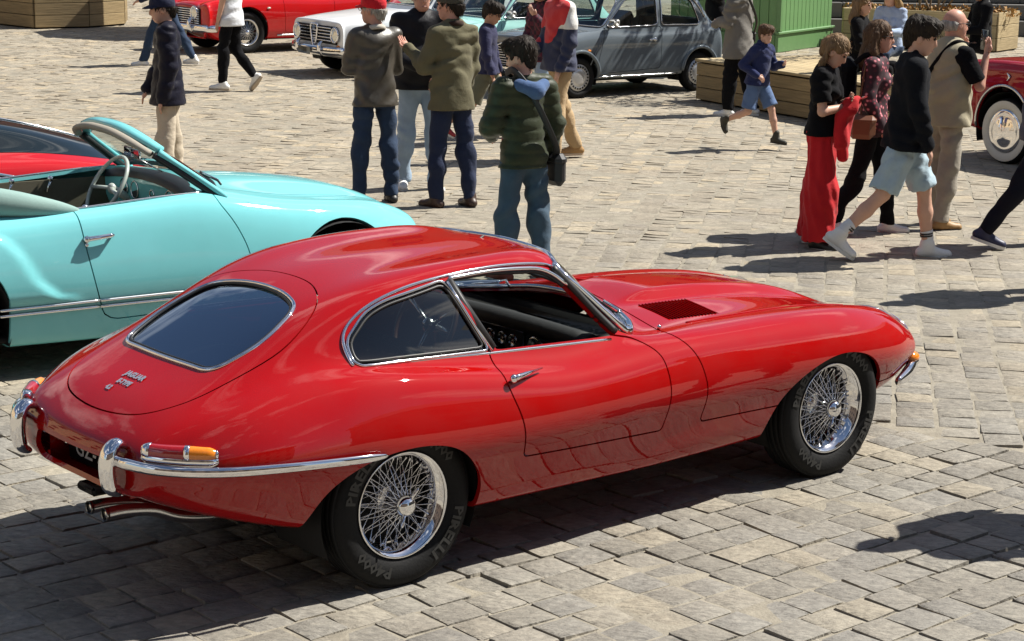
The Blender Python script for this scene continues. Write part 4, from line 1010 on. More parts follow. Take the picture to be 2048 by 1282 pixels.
    # windscreen frame, glass
    top = catmull([(1.335, -.525, 1.150), (1.285, -.41, 1.198), (1.262, -.2, 1.236), (1.258, 0, 1.244), (1.262, .2, 1.236), (1.285, .41, 1.198), (1.335, .525, 1.150)], 6)
    base = catmull([(1.645, -.63, .925), (1.70, -.45, .945), (1.735, -.2, .956), (1.745, 0, .960), (1.735, .2, .956), (1.70, .45, .945), (1.645, .63, .925)], 6)
    n = len(top); V = np.vstack([top, top * .5 + base * .5 + [.012, 0, .012], base]); F = [(i + k * n, i + 1 + k * n, i + 1 + (k + 1) * n, i + (k + 1) * n) for i in range(n - 1) for k in range(2)]
    obj('windscreen', V, F, WSGLASS, car)
    tube_obj('header_rail', top + [.012, 0, .012], [.022, .028, .030, .028, .022], P, car, 10, 1.6, (0, 0, 1)); tube_obj('header_lining', top + [-.045, 0, -.008], [.017, .021, .022, .021, .017], plain('beige_lining', (.30, .27, .22), .7), car, 10, 1.5, (0, 0, 1))
    for sd in (-1, 1):
        pl = np.array([(1.335, sd * .528, 1.150), (1.42, sd * .560, 1.088), (1.53, sd * .597, 1.008), (1.645, sd * .634, .922), (1.69, sd * .652, .885)])
        tube_obj('windscreen_pillar', pl, [.022, .016, .016, .019, .016], P, car, 10, 1.3, None, 4); tube_obj('pillar_seal', pl + [-.024, -sd * .012, -.016], .020, BLACK, car, 8, 1.4, None, 4)
        wb = np.array([(1.80, sd * .12, .935), (1.775, sd * .13, .962)]); tube_obj('wiper', np.vstack([wb, [(1.715, sd * .30, .978), (1.71, sd * .50, .966)]]), .006, CHROME, car, 6); tube_obj('wiper_blade', [(1.735, sd * .22, .972), (1.70, sd * .52, .965), (1.68, sd * .60, .955)], .007, BLACK, car, 6)
    tube_obj('screen_seal', base + [-.008, 0, .004], .012, BLACK, car, 8)
    mb = MB(); mb.box((1.40, -.11, 1.055), (1.415, .11, 1.11), bev=.01); mb.tube([(1.41, 0, 1.11), (1.385, 0, 1.16), (1.36, 0, 1.215)], .006, 6); mb.tube([(1.41, 0, 1.06), (1.60, 0, .955)], .005, 6); mb.build('rear_view_mirror', DULLCHROME, car)
    # dashboard
    mb = MB(); ys = np.linspace(-.60, .60, 17)
    prof = [(1.62, .945), (1.55, .958), (1.49, .945), (1.475, .905)]
    V = [(x + .03 * (1 - (y / .6) ** 2), y, z - .045 * (y / .6) ** 2) for y in ys for x, z in prof]; F = [(i * 4 + j, i * 4 + j + 1, i * 4 + j + 5, i * 4 + j + 4) for i in range(16) for j in range(3)]
    mb.add(V, F); dash = mb.build('dash_pad', PAD, car)
    V = [(x + .03 * (1 - (y / .6) ** 2), y, z - .045 * (y / .6) ** 2) for y in ys for x, z in ((1.485, .910), (1.49, .80), (1.53, .70))]; F = [(i * 3 + j, i * 3 + j + 1, i * 3 + j + 4, i * 3 + j + 3) for i in range(16) for j in range(2)]
    obj('dash_panel', V, F, P, dash)
    for y, r in ((.36, .052), (.22, .052), (-.02, .03), (-.28, .06)):
        mb = MB(); disc(mb, (1.497 + .03 * (1 - (y / .6) ** 2) - .008, y, .825), (-1, 0, .1), r); g = mb.build('gauge', BLACK, dash); mb = MB(); c = np.array((1.49 + .03 * (1 - (y / .6) ** 2) - .004, y, .825)); mb.tube([c + (0, r * math.cos(t), r * math.sin(t)) for t in np.linspace(0, 6.283, 24, endpoint=False)], .005, 6, True); mb.build('gauge_ring', CHROME, g)
    mb = MB(); mb.box((.25, -.60, .24), (1.55, .60, .26)); mb.box((1.53, -.6, .24), (1.55, .6, .72)); mb.box((.22, -.58, .24), (.25, .58, .86)); mb.build('cabin_floor', VOID, car, False)
    sc = cloth('sand_upholstery', (.26, .235, .18), .6)
    for y in (-.30, .30):
        mb = MB(); mb.box((.62, y - .23, .30), (1.12, y + .23, .46), bev=.06); mb.box((.44, y - .22, .36), (.60, y + .22, .80), bev=.06, M=Matrix.Translation((.55, 0, .4)) @ Matrix.Rotation(R(-14), 4, 'Y') @ Matrix.Translation((-.55, 0, -.4))); mb.build('seat', sc, car)
    # steering wheel
    IV = plain('ivory_plastic', (.52, .54, .50), .3, coat=.5, var=.06); ctr = np.array([1.385, .33, .845]); ax = np.array([math.cos(R(32)), 0, -math.sin(R(32))]); u = np.array([math.sin(R(32)), 0, math.cos(R(32))]); v = np.array([0, 1.0, 0])
    mb = MB(); mb.tube([ctr + (u * math.cos(t) + v * math.sin(t)) * .195 for t in np.linspace(0, 6.2832, 40, endpoint=False)], .0125, 8, True); sw = mb.build('steering_wheel', IV, car)
    mb = MB()
    for t in (R(100), R(260)): mb.tube([ctr + ax * .03, ctr + (u * math.cos(t) + v * math.sin(t)) * .10 + ax * .01, ctr + (u * math.cos(t) + v * math.sin(t)) * .19], .012, 6, flat=1.5)
    mb.ell(ctr + ax * .035, (.026, .034, .034)); mb.tube([ctr + ax * .03, ctr + ax * .25], .025, 8); mb.build('wheel_spokes', IV, sw)
    # folded hood under its cover
    CAN = cloth('grey_green_canvas', (.235, .36, .335), .75, 5, .10, bumps=.15)
    Q = catmull([(.815, -.632, .872), (.70, -.635, .893), (.52, -.63, .925), (.32, -.60, .955), (.10, -.53, .965), (-.06, -.33, .975), (-.10, 0, .98), (-.06, .33, .975), (.10, .53, .965), (.32, .60, .955), (.52, .63, .925), (.70, .635, .893), (.815, .632, .872)], 6)
    t = np.linspace(0, 1, len(Q)); r = np.interp(t, [0, .08, .18, .3, .5, .7, .82, .92, 1], [.012, .04, .068, .09, .115, .09, .068, .04, .012]); rngl = np.sin(np.arange(len(Q)) * 1.9) * .004
    tube_obj('hood_cover', Q, list(r), CAN, car, 16, .8, (0, 0, 1))
    return I
cabriolet()

# ------------------------------------------------------------------ small grey hatch-less saloon
def small_saloon(name, label, pos, rz, col, front=True, glassm=None, coverstyle='cover', metal=.55):
    net = [nose_cap(-.45, .60),
     st([-.44] * 3 + [-.43] * 7, (0, .80), (.30, .80), (.50, .79), (.56, .77), (.60, .70), (.62, .58), (.61, .45), (.58, .36), (.40, .32), (0, .32)),
     st([-.37, -.37, -.35, -.33, -.32, -.32, -.32, -.32, -.32, -.32], (0, .90), (.30, .90), (.52, .89), (.62, .86), (.67, .75), (.69, .58), (.69, .44), (.66, .33), (.45, .30), (0, .30)),
     st([-.22, -.22, -.18, -.14, -.12, -.12, -.12, -.12, -.12, -.12], (0, 1.11), (.30, 1.105), (.53, 1.08), (.645, .875), (.695, .76), (.70, .58), (.70, .44), (.68, .30), (.5, .27), (0, .27)),
     st([-.07, -.07, -.02, .03, .03, .03, .03, .03, .03, .03], (0, 1.285), (.28, 1.275), (.52, 1.235), (.65, .878), (.697, .76), (.703, .58), (.703, .44), (.68, .28), (.5, .25), (0, .25)),
     st(.40, (0, 1.345), (.30, 1.335), (.545, 1.288), (.655, .876), (.70, .76), (.705, .58), (.705, .44), (.68, .26), (.5, .23), (0, .23)),
     st(.90, (0, 1.352), (.30, 1.342), (.548, 1.292), (.657, .872), (.70, .755), (.705, .58), (.705, .44), (.68, .255), (.5, .22), (0, .22)),
     st([1.34, 1.32, 1.26, 1.30, 1.3, 1.3, 1.3, 1.3, 1.3, 1.3], (0, 1.305), (.30, 1.295), (.53, 1.240), (.655, .868), (.70, .75), (.705, .58), (.705, .44), (.68, .255), (.5, .22), (0, .22)),
     st([1.56, 1.54, 1.46, 1.50, 1.5, 1.5, 1.5, 1.5, 1.5, 1.5], (0, 1.085), (.31, 1.075), (.575, 1.03), (.655, .862), (.70, .75), (.705, .58), (.705, .44), (.68, .255), (.5, .22), (0, .22)),
     st([1.79, 1.76, 1.66, 1.67, 1.7, 1.7, 1.7, 1.7, 1.7, 1.7], (0, .885), (.33, .873), (.60, .856), (.645, .848), (.70, .75), (.705, .58), (.705, .44), (.68, .255), (.5, .22), (0, .22)),
     st(1.92, (0, .872), (.33, .858), (.52, .832), (.625, .825), (.692, .74), (.703, .58), (.703, .44), (.678, .255), (.5, .22), (0, .22)),
     st(2.16, (0, .85), (.33, .835), (.46, .80), (.595, .802), (.68, .73), (.70, .58), (.70, .44), (.672, .27), (.5, .24), (0, .24)),
     st(2.42, (0, .815), (.30, .805), (.44, .785), (.56, .778), (.648, .705), (.672, .57), (.66, .42), (.62, .30), (.45, .27), (0, .27)),
     st(2.545, (0, .775), (.30, .765), (.44, .755), (.545, .742), (.622, .68), (.642, .56), (.632, .42), (.60, .32), (.4, .29), (0, .29)),
     st(2.595, (0, .735), (.29, .728), (.42, .72), (.515, .705), (.58, .655), (.60, .55), (.59, .43), (.56, .345), (.38, .32), (0, .32)),
     nose_cap(2.612, .52)]
    side1 = fillet([(-.02, .885), (.07, 1.18), (.14, 1.235), (.63, 1.262), (.655, .895)], [.05, .05, .05, .03, .02], 5)
    side2 = fillet([(.73, .893), (.71, 1.262), (1.215, 1.225), (1.56, .905), (1.53, .885)], [.02, .03, .05, .03, .02], 5)
    ws = fillet([(-.60, .885), (-.52, 1.235), (0, 1.29), (.52, 1.235), (.60, .885), (0, .905)], [.04, .06, .3, .06, .04, .3], 5)
    rw = fillet([(-.50, .93), (-.43, 1.20), (.43, 1.20), (.50, .93)], [.06, .06, .06, .06], 5)
    door = fillet([(.675, .88), (.69, .34), (1.70, .30), (1.74, .45), (1.64, .80), (1.61, .88)], [.01, .03, .02, .05, .05, .01], 4)
    hood = fillet([(1.80, -.56), (1.84, 0), (1.80, .56), (2.3, .44), (2.52, .34), (2.54, 0), (2.52, -.34), (2.3, -.44)], [.05, .3, .05, .2, .08, .1, .08, .2], 5)
    I = saloon(name, label, pos, rz, net, col, 2.036, 1.21, .262, .165, .30, .285, coverstyle, wins=[('side', 'quarter_window', side1), ('side', 'door_window', side2), ('front', 'windscreen', ws), ('rear', 'rear_window', rw)], doors=[door], bonnet=hood, glassm=glassm, rough=.3, metal=metal, tw=.165)
    car, S = I['car'], I['S']; allsh = Sh(np.vstack([S.V] + [d.V for d in I['door']]), np.zeros((0, 3), int), np.vstack([S.N] + [d.N for d in I['door']]))
    seat_pair(car, .75, .34, (.03, .03, .032), (-.30, .30), .21, .72)
    mb = MB(); mb.box((1.45, -.62, .72), (1.72, .62, .84), bev=.05); mb.build('dashboard', BLACK, car)
    mb = MB(); mb.box((-.02, -.58, .33), (.4, .58, .48), bev=.06); mb.box((-.14, -.58, .4), (.0, .58, .86), bev=.06); mb.build('rear_bench', cloth('bench_cloth', (.03, .03, .032)), car)
    for sd in (-1, 1):
        P3, N3 = allsh.at([.80, .90], [.715, .715], sd); q = P3 + N3 * .03; mb = MB(); mb.tube([P3[0], q[0], q[1], P3[1]], .012, 8); mb.ell(P3[0] + N3[0] * .012, (.03, .014, .028)); mb.build('door_handle', CHROME, car)
        P3, N3 = allsh.at([1.52], [.885], sd); c = P3[0] + N3[0] * .10 + [0, 0, .03]; mb = MB(); mb.box(c - [.045, .07, .045], c + [.045, .07, .05], bev=.02); mb.tube([P3[0], c], .012, 6); m = mb.build('door_mirror', plain('white_mirror_shell', (.6, .6, .58), .3), car)
        P3, N3 = allsh.at([1.90], [.60], sd); mb = MB(); mb.ell(P3[0] + N3[0] * .006, (.032, .014, .018), 12); mb.build('side_repeater', AMBER, car)
        t = np.linspace(R(2), R(178), 24)
        for x in (0, 2.036): P3, N3 = allsh.at(x + .312 * np.cos(t), .285 + .312 * np.sin(t), sd); tube_obj('arch_flare', P3 + N3 * .012, .024, I['paint'], car, 8)
        xs = np.linspace(.38, 1.72, 20); P3, N3 = allsh.at(xs, np.full(20, .262), sd); tube_obj('sill_strip', P3 + N3 * .006, .010, DULLCHROME, car, 6)
        gx = np.array([-.13, -.05, .06, .2, .6, 1.0, 1.24, 1.42, 1.60]); gz = np.array([.98, 1.12, 1.24, 1.272, 1.29, 1.284, 1.245, 1.085, .90]); c2 = catmull(np.stack([gx, gz], 1), 4); P3, N3 = allsh.at(c2[:, 0], c2[:, 1], sd)
        ys = P3[:, 1].copy()
        for _ in range(8): ys[1:-1] = (ys[:-2] + 2 * ys[1:-1] + ys[2:]) / 4
        P3[:, 1] = ys; tube_obj('drip_rail', P3 + [0, sd * .006, 0], .010, DULLCHROME, car, 6)
        seam = np.array([(1.66, .84), (1.72, .70), (1.80, .56), (1.87, .42)]); P3, N3 = allsh.at(seam[:, 0], seam[:, 1], sd); tube_obj('body_seam', P3 + N3 * .004, .007, I['paint'], car, 6)
        headlamp(car, (2.612, sd * .485, .615), (1, sd * .08, .08), .085)
    if front:
        for i in range(9):
            z = .64 - i * .032; w = .36 - .012 * abs(i - 3); tube_obj('grille_bar', [(2.628, y, z) for y in np.linspace(-w, w, 9)], .008, DULLCHROME, car, 6)
        mb = MB(); mb.box((2.59, -.36, .37), (2.622, .36, .66), bev=.02); mb.build('grille_opening', VOID, car)
        tube_obj('grille_surround', [(2.625, .385 * math.cos(t), .515 + .165 * math.sin(t)) for t in np.linspace(0, 6.283, 36, endpoint=False)], .012, CHROME, car, 8, closed=True)
        tube_obj('front_bumper', [(2.50, -.66, .36), (2.63, -.50, .36), (2.68, 0, .36), (2.63, .50, .36), (2.50, .66, .36)], .045, CHROME, car, 10, .5, (0, 0, 1), 5)
        plate(car, (2.70, 0, .345), (1, 0, 0), .50, .11, 'LFC-02', BLACK, PLATEWHITE)
    tube_obj('rear_bumper', [(-.30, -.70, .40), (-.46, -.58, .40), (-.50, 0, .40), (-.46, .58, .40), (-.30, .70, .40)], .04, CHROME, car, 10, .5, (0, 0, 1), 5)
    return I
_z = R(216.65)
small_saloon('small_saloon_car', 'dark grey compact car with silver slotted wheel covers', (2.03, 27.35, 0), _z, (.135, .160, .182), metal=0.0)
small_saloon('small_hatch_car', 'pale turquoise small car mostly hidden behind the dark grey compact car', (.70, 28.78, 0), _z, (.36, .66, .62), front=True, metal=0.0)

# ------------------------------------------------------------------ white saloon with shield grille
def white_saloon():
    h = .755
    def s(x, hood, yh, sh, wd=h, low=.27): return st(x, (0, hood), (.30, hood - .005), (.52, hood - .02), (.64, hood - .045), (wd - .03, sh), (wd, .58), (wd - .01, .44), (wd - .04, low), (.5, low - .04), (0, low - .04))
    net = [nose_cap(-.78, .60), s(-.76, .76, 0, .66, .70, .34), s(-.62, .88, 0, .76, .75), s(-.1, .93, 0, .80, .775),
     st([.18, .18, .20, .25] + [.25] * 6, (0, 1.02), (.30, 1.015), (.56, .99), (.66, .915), (.75, .80), (.775, .58), (.77, .44), (.735, .26), (.5, .22), (0, .22)),
     st([.45, .45, .50, .5] + [.5] * 6, (0, 1.34), (.30, 1.33), (.55, 1.29), (.67, .91), (.755, .80), (.778, .58), (.77, .44), (.735, .25), (.5, .22), (0, .22)),
     st(1.0, (0, 1.42), (.30, 1.41), (.57, 1.36), (.68, .905), (.757, .80), (.78, .58), (.77, .44), (.735, .25), (.5, .22), (0, .22)),
     st([1.48, 1.46, 1.42, 1.45] + [1.45] * 6, (0, 1.38), (.30, 1.37), (.55, 1.31), (.68, .90), (.757, .80), (.78, .58), (.77, .44), (.735, .25), (.5, .22), (0, .22)),
     st([1.90, 1.87, 1.76, 1.80] + [1.8] * 6, (0, .945), (.33, .935), (.60, .91), (.67, .885), (.757, .79), (.78, .58), (.77, .44), (.735, .25), (.5, .22), (0, .22)),
     s(2.05, .915, 0, .785, .775), s(2.5, .875, 0, .77, .77), s(2.95, .825, 0, .74, .755),
     st(3.13, (0, .775), (.30, .775), (.50, .768), (.63, .755), (.70, .69), (.715, .58), (.71, .46), (.68, .36), (.5, .33), (0, .33)),
     st(3.17, (0, .74), (.30, .74), (.49, .735), (.60, .725), (.66, .67), (.675, .58), (.67, .48), (.64, .40), (.5, .37), (0, .37)),
     nose_cap(3.185, .57)]
    ws = fillet([(-.62, .95), (-.52, 1.31), (.52, 1.31), (.62, .95), (0, .97)], [.05, .06, .06, .05, .3], 5); side = fillet([(.52, .92), (.60, 1.27), (1.40, 1.28), (1.70, .92)], .05, 5)
    hood = fillet([(2.02, -.60), (2.05, 0), (2.02, .60), (3.09, .56), (3.12, 0), (3.09, -.56)], [.05, .3, .05, .06, .1, .06], 5)
    door = fillet([(.62, .90), (.62, .30), (1.72, .30), (1.72, .90)], .04, 4)
    I = saloon('white_saloon_car', 'white saloon with shield grille and round headlamps', (-.15, 30.0, 0), R(213.2), net, (.72, .74, .76), 2.51, 1.31, .30, .19, .36, .31, 'disc', wins=[('front', 'windscreen', ws), ('side', 'side_window', side)], doors=[door], bonnet=hood, rough=.25)
    car = I['car']
    # grille panel
    mb = MB(); mb.box((3.165, -.60, .455), (3.196, .60, .700), bev=.01); gp = mb.build('grille_panel', VOID, car)
    for z in (.50, .545, .59, .635, .675): tube_obj('grille_bar', [(3.205, -.47, z), (3.210, 0, z), (3.205, .47, z)], .010, DULLCHROME, gp, 6)
    sh = np.array([(.0, .40), (-.055, .47), (-.085, .58), (-.095, .70), (0, .715), (.095, .70), (.085, .58), (.055, .47)])
    tube_obj('shield', [(3.222, y, z) for y, z in catmull(sh, 4, True)], .014, CHROME, gp, 8, closed=True)
    for i in range(6): z = .45 + i * .035; w = np.interp(z, [.42, .5, .66], [.02, .062, .085]); tube_obj('shield_bar', [(3.220, -w, z), (3.220, w, z)], .007, CHROME, gp, 6)
    mb = MB(); disc(mb, (3.232, 0, .672), (1, 0, 0), .034); mb.build('round_emblem', plain('enamel', (.05, .12, .25), .3), gp)
    for sd in (-1, 1):
        headlamp(car, (3.20, sd * .565, .585), (1, 0, .03), .098, .016)
        tube_obj('overrider', [(3.27, sd * .33, .30), (3.315, sd * .33, .36), (3.315, sd * .33, .44), (3.27, sd * .33, .49)], [.02, .036, .036, .02], CHROME, car, 8, .8, (0, 1, 0), 4)
        mb = MB(); mb.ell((3.17, sd * .62, .425), (.03, .06, .028)); mb.build('side_lamp', AMBER, car)
    mb = MB(); mb.box((3.10, -.68, .30), (3.165, .68, .455), bev=.03); mb.build('front_valance', I['paint'], car)
    tube_obj('front_bumper', [(3.0, -.79, .38), (3.17, -.74, .375), (3.265, -.45, .37), (3.28, 0, .37), (3.265, .45, .37), (3.17, .74, .375), (3.0, .79, .38)], .058, CHROME, car, 12, .45, (0, 0, 1), 5)
    tube_obj('bumper_strip', [(3.20, -.74, .375), (3.293, -.45, .37), (3.308, 0, .37), (3.293, .45, .37), (3.20, .74, .375)], .012, BLACK, car, 6, 1, None, 5)
    plate(car, (3.322, -.12, .345), (1, 0, 0), .36, .10, '1888', plain('cream_plate', (.55, .52, .42), .5), BLACK)
    seat_pair(car, .9, .36, (.05, .03, .02)); return I
white_saloon()

# ------------------------------------------------------------------ red roadster with slatted grille
def red_roadster():
    def s(x, c, y3, z3, z4, w, low=.24): return st(x, (0, c), (.22, c - .004), (.38, c - .03), (y3, z3), (w - .03, z4), (w, .58), (w - .01, .44), (w - .05, low), (.45, low - .03), (0, low - .03))
    net = [nose_cap(-.80, .6), s(-.78, .72, .5, .70, .64, .64, .36), s(-.6, .82, .55, .80, .74, .70), s(0, .88, .58, .86, .80, .73), s(.7, .88, .60, .84, .77, .725), s(1.2, .90, .60, .86, .78, .725),
     s(1.6, .93, .60, .87, .79, .725), s(2.0, .915, .58, .88, .80, .73), s(2.4, .885, .57, .87, .80, .73), s(2.7, .84, .56, .84, .77, .72),
     st(2.88, (0, .79), (.22, .785), (.38, .77), (.55, .80), (.66, .74), (.70, .58), (.69, .46), (.66, .34), (.45, .31), (0, .31)),
     st(2.96, (0, .72), (.22, .715), (.38, .71), (.52, .74), (.62, .70), (.66, .58), (.65, .48), (.62, .38), (.45, .35), (0, .35)), nose_cap(2.98, .56)]
    hood = fillet([(1.70, -.44), (1.70, .44), (2.80, .36), (2.90, 0), (2.80, -.36)], .06, 5); door = fillet([(.62, .88), (.64, .32), (1.55, .30), (1.58, .89)], .05, 4)
    def cock(S, car, P): return S.clip(psdf(S.V[:, :2], fillet([(.35, -.55), (1.45, -.55), (1.45, .55), (.35, .55)], .1, 4), (S.N[:, 2] > .3) & (S.V[:, 2] > .7)))
    I = saloon('roadster_car', 'red roadster with wire wheels and slatted chrome grille', (-2.90, 33.57, 0), R(218), net, (.50, .008, .010), 2.24, 1.24, .325, .205, .37, .36, 'wire', doors=[door], bonnet=hood, clipfn=cock, tw=.165)
    car = I['car']; S = I['S']
    mb = MB(); mb.box((2.955, -.52, .455), (2.985, .52, .70), bev=.01); gp = mb.build('grille_opening', VOID, car)
    for i in range(7): z = .475 + i * .035; tube_obj('grille_bar', [(2.995, -.50, z), (3.003, 0, z), (2.995, .50, z)], .0085, CHROME, gp, 6)
    for sd in (-1, 1):
        headlamp(car, (3.01, sd * .37, .635), (1, 0, .05), .092, .016)
        tube_obj('overrider', [(3.02, sd * .34, .33), (3.075, sd * .34, .38), (3.075, sd * .34, .50), (3.03, sd * .34, .56)], [.02, .045, .045, .02], CHROME, car, 8, .8, (0, 1, 0), 4)
        xs = np.linspace(.62, 1.70, 12); P3, N3 = S.at(xs, np.full(12, .272), sd); tube_obj('sill_strip', P3 + N3 * .006, .014, DULLCHROME, car, 6)
        mb = MB(); P3, N3 = S.at([1.86], [.70], sd); mb.ell(P3[0] + N3[0] * .005, (.035, .012, .016)); mb.build('side_repeater', LENS, car)
    tube_obj('front_bumper', [(2.80, -.74, .40), (2.98, -.62, .40), (3.045, 0, .40), (2.98, .62, .40), (2.80, .74, .40)], .058, CHROME, car, 10, .45, (0, 0, 1), 5)
    mb = MB(); mb.box((2.90, -.60, .24), (2.955, .60, .40), bev=.03); mb.build('front_valance', I['paint'], car)
    plate(car, (3.05, .0, .31), (1, 0, 0), .40, .11, 'U-188', plain('cream_plate_b', (.55, .52, .42), .5), BLACK)
    V = [(1.62, y, z) for y in (-.5, .5) for z in (.92, 1.22)]; obj('windscreen', V, [(0, 2, 3, 1)], WSGLASS, car, False)
    tube_obj('windscreen_frame', [(1.62, -.5, .92), (1.60, -.49, 1.22), (1.60, .49, 1.22), (1.62, .5, .92)], .014, CHROME, car); seat_pair(car, .7, .3, (.02, .02, .02)); return I
red_roadster()

# ------------------------------------------------------------------ dark red saloon with whitewalls, right edge
def whitewall_saloon():
    w = .80
    def s(x, c, z3, z4, wd=w, low=.30): return st(x, (0, c), (.30, c - .002), (.55, c - .012), (.70, z3), (wd - .025, z4), (wd, .72), (wd - .005, .52), (wd - .03, low), (.5, low - .04), (0, low - .04))
    net = [nose_cap(-.95, .7), s(-.93, .92, .90, .84, .74, .42), s(-.6, 1.0, .98, .90), s(.2, 1.02, 1.0, .92), s(1.2, 1.02, 1.0, .92), s(1.9, 1.03, 1.01, .93), s(2.6, 1.03, 1.02, .93), s(3.05, 1.005, .99, .90, .785, .34), s(3.22, .96, .94, .86, .74, .42), nose_cap(3.28, .72)]
    I = saloon('whitewall_saloon_car', 'dark red saloon with whitewall tyres cut off by the right edge', (6.85, 18.13, 0), R(121), net, (.30, .006, .012), 2.55, 1.36, .325, .215, .37, .40, 'disc', white=True, archtrim=DULLCHROME, tw=.17,
        doors=[fillet([(.75, .95), (.75, .36), (1.75, .36), (1.75, .95)], .05, 4)])
    car = I['car']; S = I['S']
    for sd in (-1, 1):
        P3, N3 = S.at([2.50], [.87], sd); tube_obj('side_badge', [P3[0] + N3[0] * .01 + (.025, 0, .035), P3[0] + N3[0] * .01 + (-.012, 0, .0), P3[0] + N3[0] * .01 + (.02, 0, -.04)], [.004, .013, .004], CHROME, car, 8, 1, None, 4)
        P3, N3 = S.at([3.14], [.45], sd); mb = MB(); mb.box(P3[0] - [.12, .03, .07], P3[0] + [.12, .03, .05], bev=.02); mb.build('bumper_corner', CHROME, car)
        headlamp(car, (3.26, sd * .56, .80), (1, 0, 0), .09)
    tube_obj('front_bumper', [(3.05, -.82, .46), (3.28, -.70, .46), (3.36, 0, .46), (3.28, .70, .46), (3.05, .82, .46)], .06, CHROME, car, 10, .5, (0, 0, 1), 5)
    # cabin
    mb = MB(); V = [(-.1, -.62, 1.0), (1.6, -.66, 1.0), (1.6, .66, 1.0), (-.1, .62, 1.0), (.25, -.5, 1.42), (1.15, -.52, 1.43), (1.15, .52, 1.43), (.25, .5, 1.42)]
    obj('cabin_glass', V, [(0, 1, 5, 4), (1, 2, 6, 5), (2, 3, 7, 6), (3, 0, 4, 7)], GLASS_DARK, car, False); mb.box((.22, -.53, 1.42), (1.2, .53, 1.47), bev=.03); mb.build('roof', I['paint'], car)
    for a, b in ((0, 4), (1, 5), (2, 6), (3, 7)): tube_obj('roof_pillar', [V[a], V[b]], .025, I['paint'], car)
    return I
whitewall_saloon()

# ------------------------------------------------------------------ black and red two-tone car, left edge
def two_tone():
    def s(x, c, y2, z2, z3, z4, w, low=.24): return st(x, (0, c), (.26, c - .012), (y2, z2), (.60, z3), (w - .03, z4), (w, .56), (w - .01, .42), (w - .05, low), (.45, low - .03), (0, low - .03))
    net = [nose_cap(-.9, .55), s(-.86, .70, .42, .66, .62, .58, .64, .34), s(-.5, .92, .44, .88, .80, .72, .76), s(.0, 1.06, .46, 1.02, .86, .78, .80), s(.5, 1.12, .47, 1.08, .88, .79, .80), s(1.0, 1.10, .47, 1.05, .885, .79, .80), s(1.5, 1.02, .46, .965, .860, .78, .79), s(1.9, .915, .44, .86, .80, .74, .77), s(2.3, .775, .41, .725, .70, .66, .72, .28), s(2.6, .60, .35, .575, .56, .54, .60, .33), nose_cap(2.72, .46)]
    off = 2.42; a = .59893
    hood = fillet([(-.1, -.63), (-.1, .63), (1.9, .60), (2.45, .45), (2.58, 0), (2.45, -.45), (1.9, -.60)], [.1, .1, .3, .1, .2, .1, .3], 6)
    I = saloon('two_tone_car', 'red car with a glossy black domed bonnet beyond the turquoise convertible', (-3.389 - math.sin(a) * off, 10.762 + math.cos(a) * off, 0), a, net, (.42, .008, .012), 2.0, 1.32, .32, .205, .35, .34, 'disc', bonnet=hood, top2=(.006, .012, .016))
    car = I['car']; S = I['S']
    for z in (.80, .775):
        xs = np.linspace(.6, 1.36, 10); P3, N3 = S.at(xs, z - (xs - 1.0) * .22, -1); tube_obj('side_moulding', P3 + N3 * .008, .011, CHROME, car, 6)
    bz = I['bonnet']; xs = np.linspace(.2, 2.3, 30); P3, N3 = bz.over(xs, np.full(30, .02)); tube_obj('bonnet_strip', P3 + N3 * .004, .007, CHROME, car, 6)
    for sd in (-1, 1): headlamp(car, (2.55, sd * .45, .56), (1, 0, .1), .085)
    return I
two_tone()
